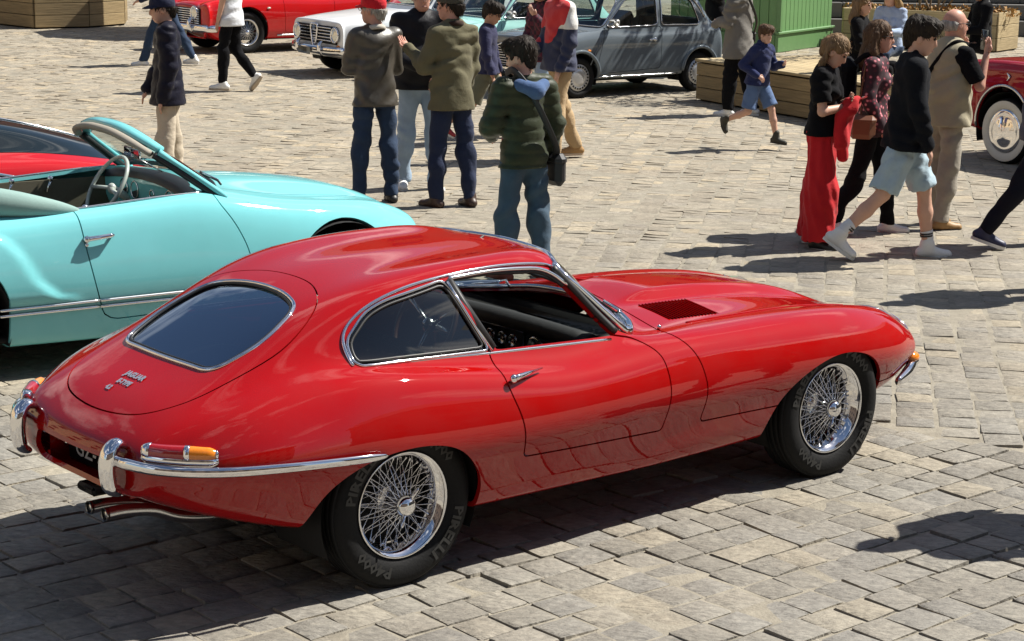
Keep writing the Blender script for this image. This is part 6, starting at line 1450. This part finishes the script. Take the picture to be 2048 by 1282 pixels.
def crowd():
    denim = cloth('dark_denim', (.022, .042, .085), .85, 12, .35); ldenim = cloth('light_denim', (.30, .40, .52), .85, 10, .25); tden = cloth('teal_denim', (.050, .085, .125), .85, 10, .3); navy = cloth('navy_cloth', (.012, .016, .045), .75); blackc = cloth('black_cloth', (.006, .006, .0075), .9)
    beige = cloth('beige_chino', (.50, .43, .33), .9); white = cloth('white_cotton', (.68, .70, .74), .9); whs = plain('white_leather', (.72, .72, .70), .5, var=.06); sole = plain('white_sole', (.70, .69, .66), .6, var=.05); dsole = plain('dark_sole', (.02, .018, .015), .7); brn = plain('brown_leather', (.045, .022, .014), .5)
    tan = plain('tan_leather', (.30, .17, .06), .55); bsh = plain('black_shoe', (.014, .014, .014), .5)
    # --- group by the cars
    person('man in a navy padded jacket, dark cap and beige trousers behind the turquoise car', (-2.97, 17.05), 190, 1.71, ('jacket', cloth('navy_nylon', (.012, .012, .022), .45, 9), dict(hem=.80, loose=1.08, quilt=.006, qz=.1)), ('long', beige, 1.12), (brn, dsole), ('short', 'dark'), hat=('cap', navy), aL=((-.05, .12, -1), (.22, -.02, -.9)), aR=((.1, -.15, -1), (.5, .05, -.8)), head=(6, 10))
    person('person in dark jeans striding behind the man in the navy padded jacket', (-5.12, 29.3), 172, 1.75, ('jacket', navy, {}), ('long', denim), (whs, sole), aL=((.2, .2, -1), (.8, 0, -.4)), lL=(24, 6), lR=(-24, 6), fine=False)
    person('person in a loose white shirt and black trousers walking away beside the red roadster', (-3.66, 25.75), 165, 1.78, ('shirt', white, dict(hem=.80, loose=1.12, sleeve=.9, amp=.012)), ('long', blackc, .98), (whs, plain('beige_sole', (.40, .33, .25), .7)), ('short', 'brown'), lL=(8, 8), lR=(-1, 36), footR=-50, fine=False)
    leather = plain('grey_brown_leather', (.055, .048, .038), .38, bumps=.5, scale=18, var=.25)
    person('man in a red baseball cap and grey brown leather jacket seen from behind', (-1.18, 16.75), 118, 1.75, ('leather_jacket', leather, dict(hem=.83, loose=1.0, amp=.011, collar=plain('pale_collar', (.45, .42, .36), .8))), ('long', denim, 1.04), (bsh, dsole), ('short', 'grey'), 'red', hat=('cap', cloth('red_cap', (.55, .012, .022), .8)), glasses=(False, 1.645), aL=((.22, .14, -1), (.7, -.7, .1)), aR=((.22, -.16, -1), (.7, .7, .05)), head=(34, 4), splay=5, lL=(2, 2), lR=(-2, 2))
    grey_blk = cloth('black_rain_jacket', (.018, .018, .021), .5, 7, .3)
    person('man in sunglasses, black rain jacket and light blue jeans facing the viewer', (-.84, 17.55), 282, 1.83, ('rain_jacket', grey_blk, dict(hem=.86, loose=1.12, amp=.012, collar=grey_blk)), ('long', ldenim, 1.05), (whs, sole), ('short', 'grey'), 'red', glasses=(True, 1.645), aL=((.1, .2, -1), (.5, -.35, -.55)), aR=((.15, -.25, -1), (.5, .5, -.2)), head=(4, 6), fat=1.06)
    olive = cloth('olive_cotton', (.120, .108, .062), .85, 9, .2)
    I = person('man in an olive jacket and grey flat cap gesturing with one hand', (-.53, 16.6), 128, 1.81, ('field_jacket', olive, dict(hem=.80, loose=1.0, amp=.013, collar=cloth('brown_corduroy', (.035, .018, .012), .9))), ('long', cloth('indigo_denim', (.014, .022, .055), .85), 1.02), (brn, dsole), ('short', 'dark'), 'red', hat=('flat', cloth('grey_tweed', (.07, .065, .055), .95)), aL=((.18, .20, -1), (.66, .02, .40)), aR=((.05, -.15, -1), (.45, .1, -.9)), head=(26, 6), fat=1.03)
    person('boy in a navy jacket and shorts walking behind the man in olive', (-.30, 20.9), 350, 1.50, ('jacket', cloth('boy_navy', (.022, .024, .07), .7), dict(hem=.90, loose=1.02)), ('short', cloth('olive_grey_shorts', (.13, .13, .09), .9), 1.05), (plain('red_trainer', (.35, .03, .03), .5), sole), ('mop', 'dark'), 'tan', aL=((.1, .2, -1), (.3, 0, -1)), aR=((.1, -.15, -1), (.3, .05, -1)), lL=(22, 10), lR=(-22, 30), footR=-30, glasses=(False, 1.645), head=(-8, 22))
    # red, white and navy jacket: three colour blocks over the chest
    m, n, l, b = nmat('red_white_navy_cloth'); setp(b, rough=.75, sheen=.1); tc = n.new('ShaderNodeTexCoord'); sx = n.new('ShaderNodeSeparateXYZ'); l.new(tc.outputs['Object'], sx.inputs[0])
    def step(src, at): q = n.new('ShaderNodeMath'); q.operation = 'GREATER_THAN'; q.inputs[1].default_value = at; l.new(src, q.inputs[0]); return q.outputs[0]
    c = mixc(n, l, step(sx.outputs[2], 1.30), (.012, .018, .055), (.62, .62, .60)); fr = n.new('ShaderNodeMath'); fr.operation = 'MULTIPLY_ADD'; fr.inputs[1].default_value = .30; l.new(sx.outputs[2], fr.inputs[0]); l.new(sx.outputs[0], fr.inputs[2]); hi = n.new('ShaderNodeMath'); hi.operation = 'MULTIPLY'; l.new(step(fr.outputs[0], .475), hi.inputs[0]); l.new(step(sx.outputs[2], 1.15), hi.inputs[1])
    l.new(mixc(n, l, hi.outputs[0], c, (.48, .015, .022)), b.inputs['Base Color']); bump(n, l, b, noise(n, l, 12, 5), .3, .03)
    person('person in a red, white and navy jacket beside the dark grey compact car', (.42, 19.62), 205, 1.84, ('jacket', m, dict(hem=.86, loose=1.12, amp=.012)), ('long', cloth('sand_chino', (.42, .30, .17), .9), 1.06), (tan, plain('pale_sole', (.5, .4, .3), .7)), ('short', 'dark'), aL=((.0, .22, -1), (.35, -.1, -.9)), aR=((.15, -.2, -1), (.6, .3, -.5)), lL=(10, 8), lR=(-12, 12))
    # burgundy check shirt
    m, n, l, b = nmat('burgundy_check'); setp(b, rough=.85); tc = n.new('ShaderNodeTexCoord'); ck = n.new('ShaderNodeTexChecker'); ck.inputs['Scale'].default_value = 22; ck.inputs['Color1'].default_value = (.10, .014, .03, 1); ck.inputs['Color2'].default_value = (.028, .008, .018, 1); l.new(tc.outputs['Object'], ck.inputs['Vector']); l.new(ck.outputs['Color'], b.inputs['Base Color'])
    person('woman in a burgundy check shirt with a hand at her chin', (.27, 21.6), 215, 1.72, ('check_shirt', m, dict(hem=.86, loose=1.02)), ('long', ldenim, .98), (tan, sole), ('long', 'dark'), fem=True, aL=((.2, .2, -1), (.5, -.3, .8)), aR=((.1, -.15, -1), (.6, .4, -.3)), lL=(18, 6), lR=(-22, 8))
    puff = cloth('dark_green_nylon', (.030, .038, .018), .5, 9, .25, bumps=.25); blue = cloth('blue_fleece', (.07, .12, .24), .95)
    def hood(I):
        Q = Field(.03); tp = I['tp']; Q.rc(tp(-.09, .10, 1.44), tp(-.15, 0, 1.40), .045, .055).rc(tp(-.15, 0, 1.40), tp(-.09, -.10, 1.44), .055, .045); V, F = Q.mesh(.011, folds(.006, 4)); obj('hood', V * I['s'], F, blue, I['t'])
    I = person('youth in a dark green quilted jacket standing behind the red coupe', (.06, 13.45), 122, 1.64, ('quilted_jacket', puff, dict(hem=.84, loose=.97, quilt=.011, amp=.010, qz=.058)), ('long', tden, 1.16), (plain('red_brown_shoe', (.16, .03, .02), .6), sole), ('mop', 'dark'), 'fair', aL=((.18, .30, -1), (.75, -.5, -.35)), aR=((-.05, -.25, -1), (.35, .02, -.95)), head=(32, 14), extra=hood)
    strap('shoulder_bag', 'black shoulder bag hanging at the hip of the youth in the quilted jacket', 'bag', I, [(.10, .10, 1.50), (-.02, .11, 1.525), (-.13, .06, 1.42), (-.165, -.06, 1.20), (-.12, -.20, .98), (-.06, -.235, .90)], .024, plain('black_webbing', (.012, .012, .014), .6), (.20, .09, .22), .3, (-.03, -.255, .80))
    # --- by the grey compact car and the wooden deck
    person('person in a black jacket holding something red behind the dark grey compact car', (2.85, 29.1), 200, 1.78, ('jacket', blackc, dict(hem=.84)), ('long', blackc), (bsh, dsole), ('short', 'dark'), aL=((.15, .15, -1), (.7, -.2, .1)), aR=((.1, -.2, -1), (.6, .3, -.1)), fine=False)
    gcoat = cloth('grey_wool_coat', (.165, .155, .14), .95, 8, .15)
    I = person('person in a long grey coat and black trousers standing before the wooden deck', (2.64, 23.95), 150, 1.74, ('coat', gcoat, dict(hem=.70, loose=1.22, amp=.016)), ('long', blackc, 1.2), (whs, sole), ('long', 'brown'), aL=((.15, .2, -1), (.6, -.4, -.1)), aR=((-.05, -.25, -1), (.25, 0, -1)), fine=False, lL=(6, 6), lR=(-8, 8))
    strap('crossbody_bag', 'black crossbody strap and small bag over the grey coat', 'bag', I, [(.05, .15, 1.46), (-.10, .12, 1.47), (-.165, 0, 1.30), (-.165, -.14, 1.12), (-.10, -.23, .98)], .016, BLACK, (.18, .07, .14), .4, (-.02, -.25, .92))
    person('small boy in a navy jumper and denim shorts running across the square', (2.50, 20.75), 318, 1.24, ('jumper', cloth('navy_knit', (.020, .028, .090), .95, 20), dict(hem=.90, loose=1.16, amp=.012)), ('short', cloth('blue_denim_short', (.10, .16, .30), .85), 1.12, .9), (plain('dark_boot', (.035, .032, .022), .7), dsole, .06), ('mop', 'brown'), 'fair', lean=8, aL=((.1, .35, -1), (1, -.5, .25)), aR=((-.5, -.35, -.8), (.7, .25, -.45)), lL=(24, 12), lR=(-6, 62), footL=-5, footR=-60, air=.07, fist=True, head=(-10, 0), splay=7)
    person('woman in a black top with sunglasses in her hair seated on the wooden deck', (4.08, 24.0), 335, 1.68, ('top', blackc, dict(hem=.92)), ('long', blackc), (bsh, dsole), ('long', 'light'), fem=True, glasses=(True, 1.73), lL=(82, 80), lR=(78, 78), aL=((.3, .15, -1), (.9, -.5, .2)), aR=((.25, -.15, -1), (.9, .5, .1)), root_z=.66, head=(-8, 8))
    person('blonde woman in a pale blue shirt seated at the back of the wooden deck', (4.86, 26.2), 235, 1.68, ('shirt', cloth('pale_blue_cotton', (.36, .45, .62), .9), dict(hem=.92)), ('long', denim), (whs, sole), ('long', 'blond'), fem=True, lL=(82, 80), lR=(80, 80), aL=((.3, .15, -1), (.9, -.3, .1)), aR=((.3, -.2, -1), (.9, .3, .1)), root_z=.66, head=(-14, 16), fine=False)
    person('bearded man in a black T-shirt and jacket seated beside the pale wooden planter', (6.22, 27.0), 190, 1.80, ('jacket', blackc, dict(hem=.92, loose=1.08, collar=BLACK)), ('long', blackc), (bsh, dsole), ('short', 'dark'), 'tan', lL=(82, 80), lR=(80, 80), root_z=.66, head=(4, 6), aL=((.3, .2, -1), (.9, -.3, -.1)), aR=((.3, -.2, -1), (.9, .3, -.1)),
        extra=lambda I: obj('beard', *(lambda VF: (VF[0] * I['s'], VF[1]))(Field(.02).rc(I['hp'](.055, .035, 1.565), I['hp'](.055, -.035, 1.565), .034, .034).rc(I['hp'](.02, .058, 1.60), I['hp'](.055, .035, 1.56), .018, .03).rc(I['hp'](.02, -.058, 1.60), I['hp'](.055, -.035, 1.56), .018, .03).mesh(.009)), HAIRS['dark'], I['t']))
    # --- strollers on the right
    redc = cloth('red_crepe', (.50, .012, .018), .8, 7, .12)
    I = person('girl in wide red trousers and black T-shirt looking at her phone', (2.31, 14.98), 338, 1.62, ('T_shirt', blackc, dict(hem=.93, loose=1.08, sleeve=.75)), ('long', redc, 1.95, 0, .011), (bsh, sole), ('tail', 'light'), 'fair', fem=True, aL=((.22, .15, -1), (.55, -.80, .30)), aR=((.15, -.18, -1), (.60, .80, .12)), head=(0, 34), lL=(-4, 2), lR=(6, 7))
    o = I['w']((.30, .02, 1.215)); ph = empty('phone', tuple(o), R(338)); tag(ph, 'phone held by the girl in wide red trousers', 'phone'); mb = MB(); mb.box((-.035, -.075, -.006), (.035, .075, .006), bev=.004, M=Matrix.Rotation(R(-38), 4, 'Y')); mb.build('case', plain('red_case', (.35, .02, .02), .4), ph); mb = MB(); mb.box((-.031, -.070, .0065), (.031, .070, .0075), M=Matrix.Rotation(R(-38), 4, 'Y')); mb.build('screen', plain('phone_glass', (.02, .02, .022), .08), ph)
    # red cardigan over her forearm
    w = I['w']; Q = Field(.05); Q.rc(w((.17, .06, 1.13)), w((.24, -.10, 1.14)), .050, .055).rc(w((.17, -.10, 1.08)), w((.17, -.14, .86)), .048, .036, None).rc(w((.20, -.04, 1.08)), w((.19, -.08, .74)), .046, .034).el(w((.25, -.05, 1.19)), (.055, .055, .055))
    V, F = Q.mesh(.012, folds(.012, 8, 20, 30, vert=.006)); base = np.array([V[:, 0].mean(), V[:, 1].mean(), 0]); o = obj('cardigan', V - base, F, redc); o.location = base; tag(o, 'red cardigan draped over the forearm of the girl in red trousers', 'cardigan')
    # floral blouse
    m, n, l, b = nmat('floral_print'); setp(b, rough=.8); tc = n.new('ShaderNodeTexCoord'); vo = n.new('ShaderNodeTexVoronoi'); vo.inputs['Scale'].default_value = 26; l.new(tc.outputs['Object'], vo.inputs['Vector']); no = noise(n, l, 30, 4)
    ad = n.new('ShaderNodeMath'); ad.operation = 'MULTIPLY_ADD'; ad.inputs[1].default_value = .5; l.new(no, ad.inputs[0]); l.new(vo.outputs['Distance'], ad.inputs[2]); l.new(ramp(n, l, ad.outputs[0], (.42, (.62, .25, .28)), (.50, (.36, .05, .08)), (.60, (.075, .010, .020)), (.8, (.03, .008, .014))), b.inputs['Base Color'])
    I = person('woman in a dark red floral blouse and glasses with a brown handbag', (2.79, 15.6), 346, 1.68, ('blouse', m, dict(hem=.84, loose=1.06, amp=.010)), ('long', blackc, 1.0), (whs, sole), ('long', 'brown'), 'red', fem=True, glasses=(False, 1.645), aL=((.1, .18, -1), (.6, -.1, -.4)), aR=((-.1, -.2, -1), (.4, .1, -.8)), lL=(14, 6), lR=(-12, 14), head=(2, 4))
    strap('handbag', 'brown leather handbag on the arm of the woman in the floral blouse', 'bag', I, [(-.02, -.12, 1.48), (-.06, -.21, 1.38), (-.08, -.25, 1.15), (-.07, -.27, .96)], .010, plain('cognac_leather', (.16, .055, .022), .5), (.21, .10, .18), .5, (-.06, -.285, .90))
    strap('backpack', 'black backpack on the woman in the floral blouse', 'bag', I, [(.04, -.13, 1.44), (-.06, -.15, 1.47), (-.15, -.14, 1.40)], .020, blackc, (.16, .30, .40), .4, (-.23, 0, 1.22))
    person('youth in a black sweatshirt and light denim shorts striding in white trainers', (2.84, 14.50), 356, 1.80, ('sweatshirt', cloth('washed_black', (.008, .009, .012), .9, 8, .3), dict(hem=.84, loose=1.14, amp=.013)), ('short', cloth('bleached_denim', (.36, .47, .54), .9, 12, .15), 1.06, .95, .008), (whs, sole, .02, white), ('mop', 'dark'), 'fair', lean=3, aL=((-.12, .15, -1), (.2, .02, -1)), aR=((.12, -.18, -1), (.30, .05, -1)), lL=(23, 16), lR=(-20, 24), footR=-34, footL=0, head=(-12, 12))
    khaki = cloth('khaki_vest', (.36, .32, .225), .9, 9, .12)
    def vest(I):
        tp = I['tp']; T = I['T']; Q = Field(.04); Q.rc(tp(0, 0, .80), tp(0, 0, 1.12), .240, .212, (1, 0, 0), .78).rc(tp(0, 0, 1.12), tp(0, 0, 1.34), .212, .205, (1, 0, 0), .78).rc(tp(-.01, .10, 1.42), tp(-.01, -.10, 1.42), .082, .082); q0 = tp(0, 0, .84)
        V, F = Q.mesh(.0125, folds(.012, 21), clip=lambda P: -((P - q0) @ np.array([0, 0, 1.0]))); obj('vest', V * I['s'], F, khaki, I['t'])
    I = person('balding man in a khaki vest photographing with a phone', (3.45, 15.98), 24, 1.75, ('T_shirt', blackc, dict(hem=.92, loose=.98, sleeve=.85)), ('long', cloth('stone_trousers', (.32, .29, .24), .9), 1.15), (tan, dsole), ('bald', 'grey'), 'red', fat=1.06, aL=((.38, .3, -.85), (.38, -.45, .95)), aR=((.36, -.32, -.85), (.36, .25, .98)), head=(-6, 4), extra=vest, glasses=(False, 1.645))
    o = I['w']((.30, -.03, 1.50)); ph = empty('phone', tuple(o), R(24)); tag(ph, 'dark phone held up by the balding man in the khaki vest', 'phone'); mb = MB(); mb.box((-.006, -.04, -.08), (.006, .04, .08), bev=.004); mb.build('case', plain('grey_case', (.08, .09, .085), .4), ph); mb = MB(); mb.box((-.0080, -.036, -.075), (-.0065, .036, .075)); mb.build('screen', plain('phone_glass_b', (.03, .035, .035), .08), ph)
    strap('crossbody_bag', 'black camera bag and strap over the khaki vest', 'bag', I, [(.08, -.12, 1.47), (-.06, -.13, 1.49), (-.155, -.06, 1.36), (-.185, .10, 1.14), (-.12, .22, .98)], .018, blackc, (.20, .10, .24), .4, (-.08, .25, .92))
    I = person('person in a grey top and dark trousers cut off by the right edge', (3.99, 15.12), 5, 1.78, ('sweater', cloth('grey_knit', (.085, .092, .115), .9), dict(hem=.86, loose=1.12)), ('long', cloth('black_jeans', (.010, .010, .016), .85), 1.02), (plain('navy_trainer', (.015, .018, .06), .5), sole), ('short', 'dark'), lL=(24, 10), lR=(-23, 14), footR=-18)
    # two more passers-by just outside the view: their shadows cross the stones
    person('person in a grey jacket standing to the right of the nose of the red coupe', (2.82, 8.35), 190, 1.78, ('jacket', gcoat, dict(hem=.84, loose=1.1)), ('long', denim), (bsh, dsole), ('short', 'brown'), aL=((.1, .3, -1), (.3, .1, -1)), fine=False, lL=(14, 6), lR=(-14, 10))
    person('person in a navy jacket standing farther right behind the nose of the red coupe', (3.82, 13.35), 200, 1.80, ('jacket', navy, dict(hem=.84, loose=1.1)), ('long', denim), (bsh, dsole), ('short', 'brown'), fine=False)
crowd()
# ------------------------------------------------------------------ wooden deck, planters, kiosk, wall, tree
def wood(name, col):
    m, n, l, b = nmat(name); setp(b, rough=.75, spec=.3); info = n.new('ShaderNodeObjectInfo')
    f = noise(n, l, 5, 6, .6, 'Object', (.6, 9, 9)); g = ramp(n, l, f, (.3, tuple(x * .72 for x in col)), (.7, tuple(min(1, x * 1.18) for x in col)))
    l.new(mixc(n, l, 1.0, g, ramp(n, l, info.outputs['Random'], (0, (.8, .78, .74)), (1, (1.15, 1.12, 1.05))), 'MULTIPLY'), b.inputs['Base Color']); bump(n, l, b, f, .4, .01); return m
WOODA = wood('weathered_pine', (.27, .205, .115)); WOODB = wood('pale_pine', (.42, .34, .21))
def planks(parent, p, q, z0, rows, h, mat, th=.03, gap=.008, name='plank'):
    """horizontal boards on the upright face from p to q"""
    p, q = np.array(p, float), np.array(q, float); L = np.linalg.norm(q - p); a = math.atan2(q[1] - p[1], q[0] - p[0]); me = None
    for r in range(rows):
        if me is None: mb = MB(); mb.box((.002, -th, 0), (L - .002, 0, h - gap), bev=.005); o = mb.build(name, mat, parent, False); me = o
        else: o = link_copy(me, parent)
        o.location = (p[0], p[1], z0 + r * h); o.rotation_euler = (0, random.uniform(-.002, .002), a)
def foliage(mb, c, r, n, size, rng):
    for _ in range(n):
        d = rng.normal(0, 1, 3); d /= np.linalg.norm(d); p = np.array(c) + d * np.array(r) * rng.uniform(.35, 1) ** .6; a = rng.normal(0, 1, 3); a /= np.linalg.norm(a); b = np.cross(a, rng.normal(0, 1, 3)); b /= np.linalg.norm(b); s = size * rng.uniform(.6, 1.3)
        mb.add([p, p + a * s * .5 + b * s * .25, p + a * s, p + a * s * .5 - b * s * .25], [(0, 1, 2, 3)])
def street():
    rng = np.random.default_rng(5)
    # low deck
    A = np.array([2.33, 25.63]); u = np.array([.483, -.8756]); v = np.array([.8756, .483]); a = math.atan2(u[1], u[0]); L, D, Hh = 3.3, 2.3, .53
    dk = empty('wooden_deck', (A[0], A[1], 0), a); tag(dk, 'low deck of weathered boards behind the running boy', 'deck')
    planks(dk, (0, 0), (L, 0), .02, 3, .155, WOODA); planks(dk, (0, D), (0, 0), .02, 3, .155, WOODA); planks(dk, (L, 0), (L, D), .02, 3, .155, WOODA)
    me = None
    for i in range(int(D / .145)):
        if me is None: mb = MB(); mb.box((-.035, 0, 0), (L + .035, .138, .035), bev=.005); me = mb.build('top_board', WOODB, dk, False); o = me
        else: o = link_copy(me, dk)
        o.location = (0, -.04 + i * .145, Hh - .035)
    mb = MB(); mb.box((.03, .03, .0), (L - .03, D - .03, Hh - .05)); mb.build('frame', VOID, dk, False)
    # octagonal planter, top left
    P = [(-10.2, 37.9), (-9.49, 36.95), (-8.65, 36.09), (-7.79, 36.60), (-7.32, 37.45), (-7.5, 38.6), (-8.5, 39.3), (-9.7, 39.1)]; c = np.mean(P, 0)
    pt = empty('planter_box', (c[0], c[1], 0)); tag(pt, 'large many sided plank planter in the far left corner', 'planter'); Q = [np.array(q) - c for q in P]
    for i in range(8): planks(pt, Q[i], Q[(i + 1) % 8], .03, 4, .215, WOODA, .035)
    mb = MB(); mb.add([(*q * .985, z) for z in (0, .88) for q in Q], [(i, (i + 1) % 8, 8 + (i + 1) % 8, 8 + i) for i in range(8)] + [tuple(range(8, 16))]); mb.build('lining', VOID, pt, False)
    mb = MB(); foliage(mb, (0, 0, 1.2), (1.1, 1.1, .4), 900, .16, rng); f = mb.build('plant_mass', LEAF, pt, False); f['kind'] = 'stuff'
    # pale planter, top right
    p0, p1 = np.array([8.19, 34.41]), np.array([8.64, 35.04]); d = np.array([-.82, .57]) * -1
    a0 = p0 + np.array([-2.5, .75]); pt = empty('planter_box', (p0[0], p0[1], 0)); tag(pt, 'pale pine planter with yellow leaves in the far right corner', 'planter')
    C = [a0 - p0, np.zeros(2), np.array([.55, .80]), a0 - p0 + np.array([.55, .80])]
    for i in range(4): planks(pt, C[i], C[(i + 1) % 4], .02, 3, .22, WOODB, .03)
    mb = MB(); mb.add([(*q, z) for z in (0, .60) for q in C], [(0, 1, 5, 4), (1, 2, 6, 5), (2, 3, 7, 6), (3, 0, 4, 7), (4, 5, 6, 7)]); mb.build('lining', VOID, pt, False)
    cc = np.mean(C, 0); mb = MB()
    for t in np.linspace(0, 1, 9): q = C[0] + (C[1] - C[0]) * t + np.array([.25, .4]); foliage(mb, (q[0], q[1], .66), (.22, .3, .08), 120, .07, rng)
    f = mb.build('yellow_leaves', plain('yellow_leaf', (.34, .17, .03), .7, var=.5, scale=9), pt, False); f['kind'] = 'stuff'
    stem = plain('dry_stem', (.20, .14, .085), .8)
    for i in range(9):
        x = C[0] * .45 + C[1] * .55 + rng.normal(0, .12, 2) + np.array([.2, .35]); tp_ = np.array([rng.normal(0, .28), rng.normal(0, .2), 1.1]); tube_obj('stem', [(x[0], x[1], .6), (x[0] + tp_[0] * .5, x[1] + tp_[1] * .5, 1.15), (x[0] + tp_[0], x[1] + tp_[1], 1.75)], [.02, .016, .010], stem, pt, 6, 1, None, 3)
    # green kiosk of upright boards
    g = plain('green_paint', (.125, .255, .095), .55, var=.12, scale=7, bumps=.15); gd = plain('green_paint_frame', (.11, .225, .085), .5, var=.1, scale=7)
    k0 = np.array([4.34, 33.55]); u = np.array([.52, .854]); a = math.atan2(u[1], u[0]); kb = empty('green_kiosk', (k0[0], k0[1], 0), a); tag(kb, 'green painted board kiosk behind the wooden deck', 'kiosk')
    W_, D_ = 2.3, 2.0; mb = MB(); mb.box((.03, .03, .0), (W_ - .03, D_ - .03, 2.6)); mb.build('core', gd, kb, False)
    def boards(n, w, origin, rot):
        me = None
        for i in range(n):
            if me is None: mb = MB(); mb.box((0, -.03, 0), (w - .010, 0, 2.25), bev=.004); me = mb.build('board', g, kb, False); o = me
            else: o = link_copy(me, kb)
            o.location = (origin[0] + math.cos(rot) * i * w, origin[1] + math.sin(rot) * i * w, .32); o.rotation_euler = (0, 0, rot)
    boards(14, W_ / 14, (0, .03), 0); boards(12, D_ / 12, (.03, D_), -math.pi / 2)
    mb = MB(); mb.box((-.03, -.03, 0), (W_ + .02, .03, .30), bev=.01); mb.box((-.06, -.06, .30), (W_ + .04, .02, .345), bev=.01); mb.box((-.03, -.06, .345), (.07, .02, 2.6), bev=.01); mb.build('plinth_rail', gd, kb, False)
    mb = MB(); mb.box((-.045, .03, 0), (.02, D_, .30), bev=.01); mb.build('side_plinth', gd, kb, False); mb = MB(); mb.box((-.15, -.15, 2.6), (W_ + .15, D_ + .15, 2.7)); mb.build('roof_slab', gd, kb, False)
    # stone wall with stepped courses behind
    wl = empty('stone_wall', (6.2, 38.2, 0), R(4)); tag(wl, 'grey stone wall of broad stepped courses in the far right corner', 'wall'); sm = plain('grey_ashlar', (.125, .12, .115), .85, bumps=.4, scale=12, var=.2); me = None
    for r in range(4):
        for i in range(10):
            if me is None: mb = MB(); mb.box((.006, 0, .006), (.994, .6, .294), bev=.012); me = mb.build('block', sm, wl, False); o = me
            else: o = link_copy(me, wl)
            o.location = (i + (r % 2) * .5 - 1.5, r * .20, r * .30)
    # young tree behind the deck (its shade falls on the stones) and a parasol
    tr = empty('young_tree', (4.62, 26.9, 0)); tag(tr, 'young tree standing behind the wooden deck', 'tree'); bark = plain('grey_bark', (.12, .095, .07), .9, bumps=.6, scale=25, var=.3)
    tube_obj('trunk', [(0, 0, 0), (.02, 0, 1.2), (-.02, .03, 2.4), (.03, 0, 3.4)], [.06, .05, .04, .02], bark, tr, 10, 1, None, 4)
    mb = MB()
    for b in range(11): a = b * 2.4; z = 2.2 + b * .12; d = np.array([math.cos(a), math.sin(a), .55]); mb.tube([(0, 0, z), d * .5 + [0, 0, z], d * .95 + [0, 0, z + .15]], [.018, .012, .005], 5)
    mb.build('limb', bark, tr)
    mb = MB()
    for b in range(11): a = b * 2.4; z = 2.2 + b * .12; d = np.array([math.cos(a), math.sin(a), .55]); foliage(mb, d * .85 + [0, 0, z + .1], (.42, .42, .32), 190, .11, rng)
    f = mb.build('crown', LEAF, tr, False)
    ps = empty('parasol', (-4.9, 36.2, 0)); tag(ps, 'square canvas parasol beyond the red roadster', 'parasol'); tube_obj('pole', [(0, 0, 0), (0, 0, 2.9)], .025, DULLCHROME, ps)
    V = [(0, 0, 2.95)] + [(1.8 * math.cos(t), 1.8 * math.sin(t), 2.45) for t in np.linspace(0, 6.2832, 8, endpoint=False)]; obj('canopy', V, [(0, 1 + i, 1 + (i + 1) % 8) for i in range(8)], cloth('cream_canvas', (.5, .46, .38)), ps, False)
LEAF = plain('green_leaf', (.045, .085, .020), .6, var=.45, scale=3)
street()
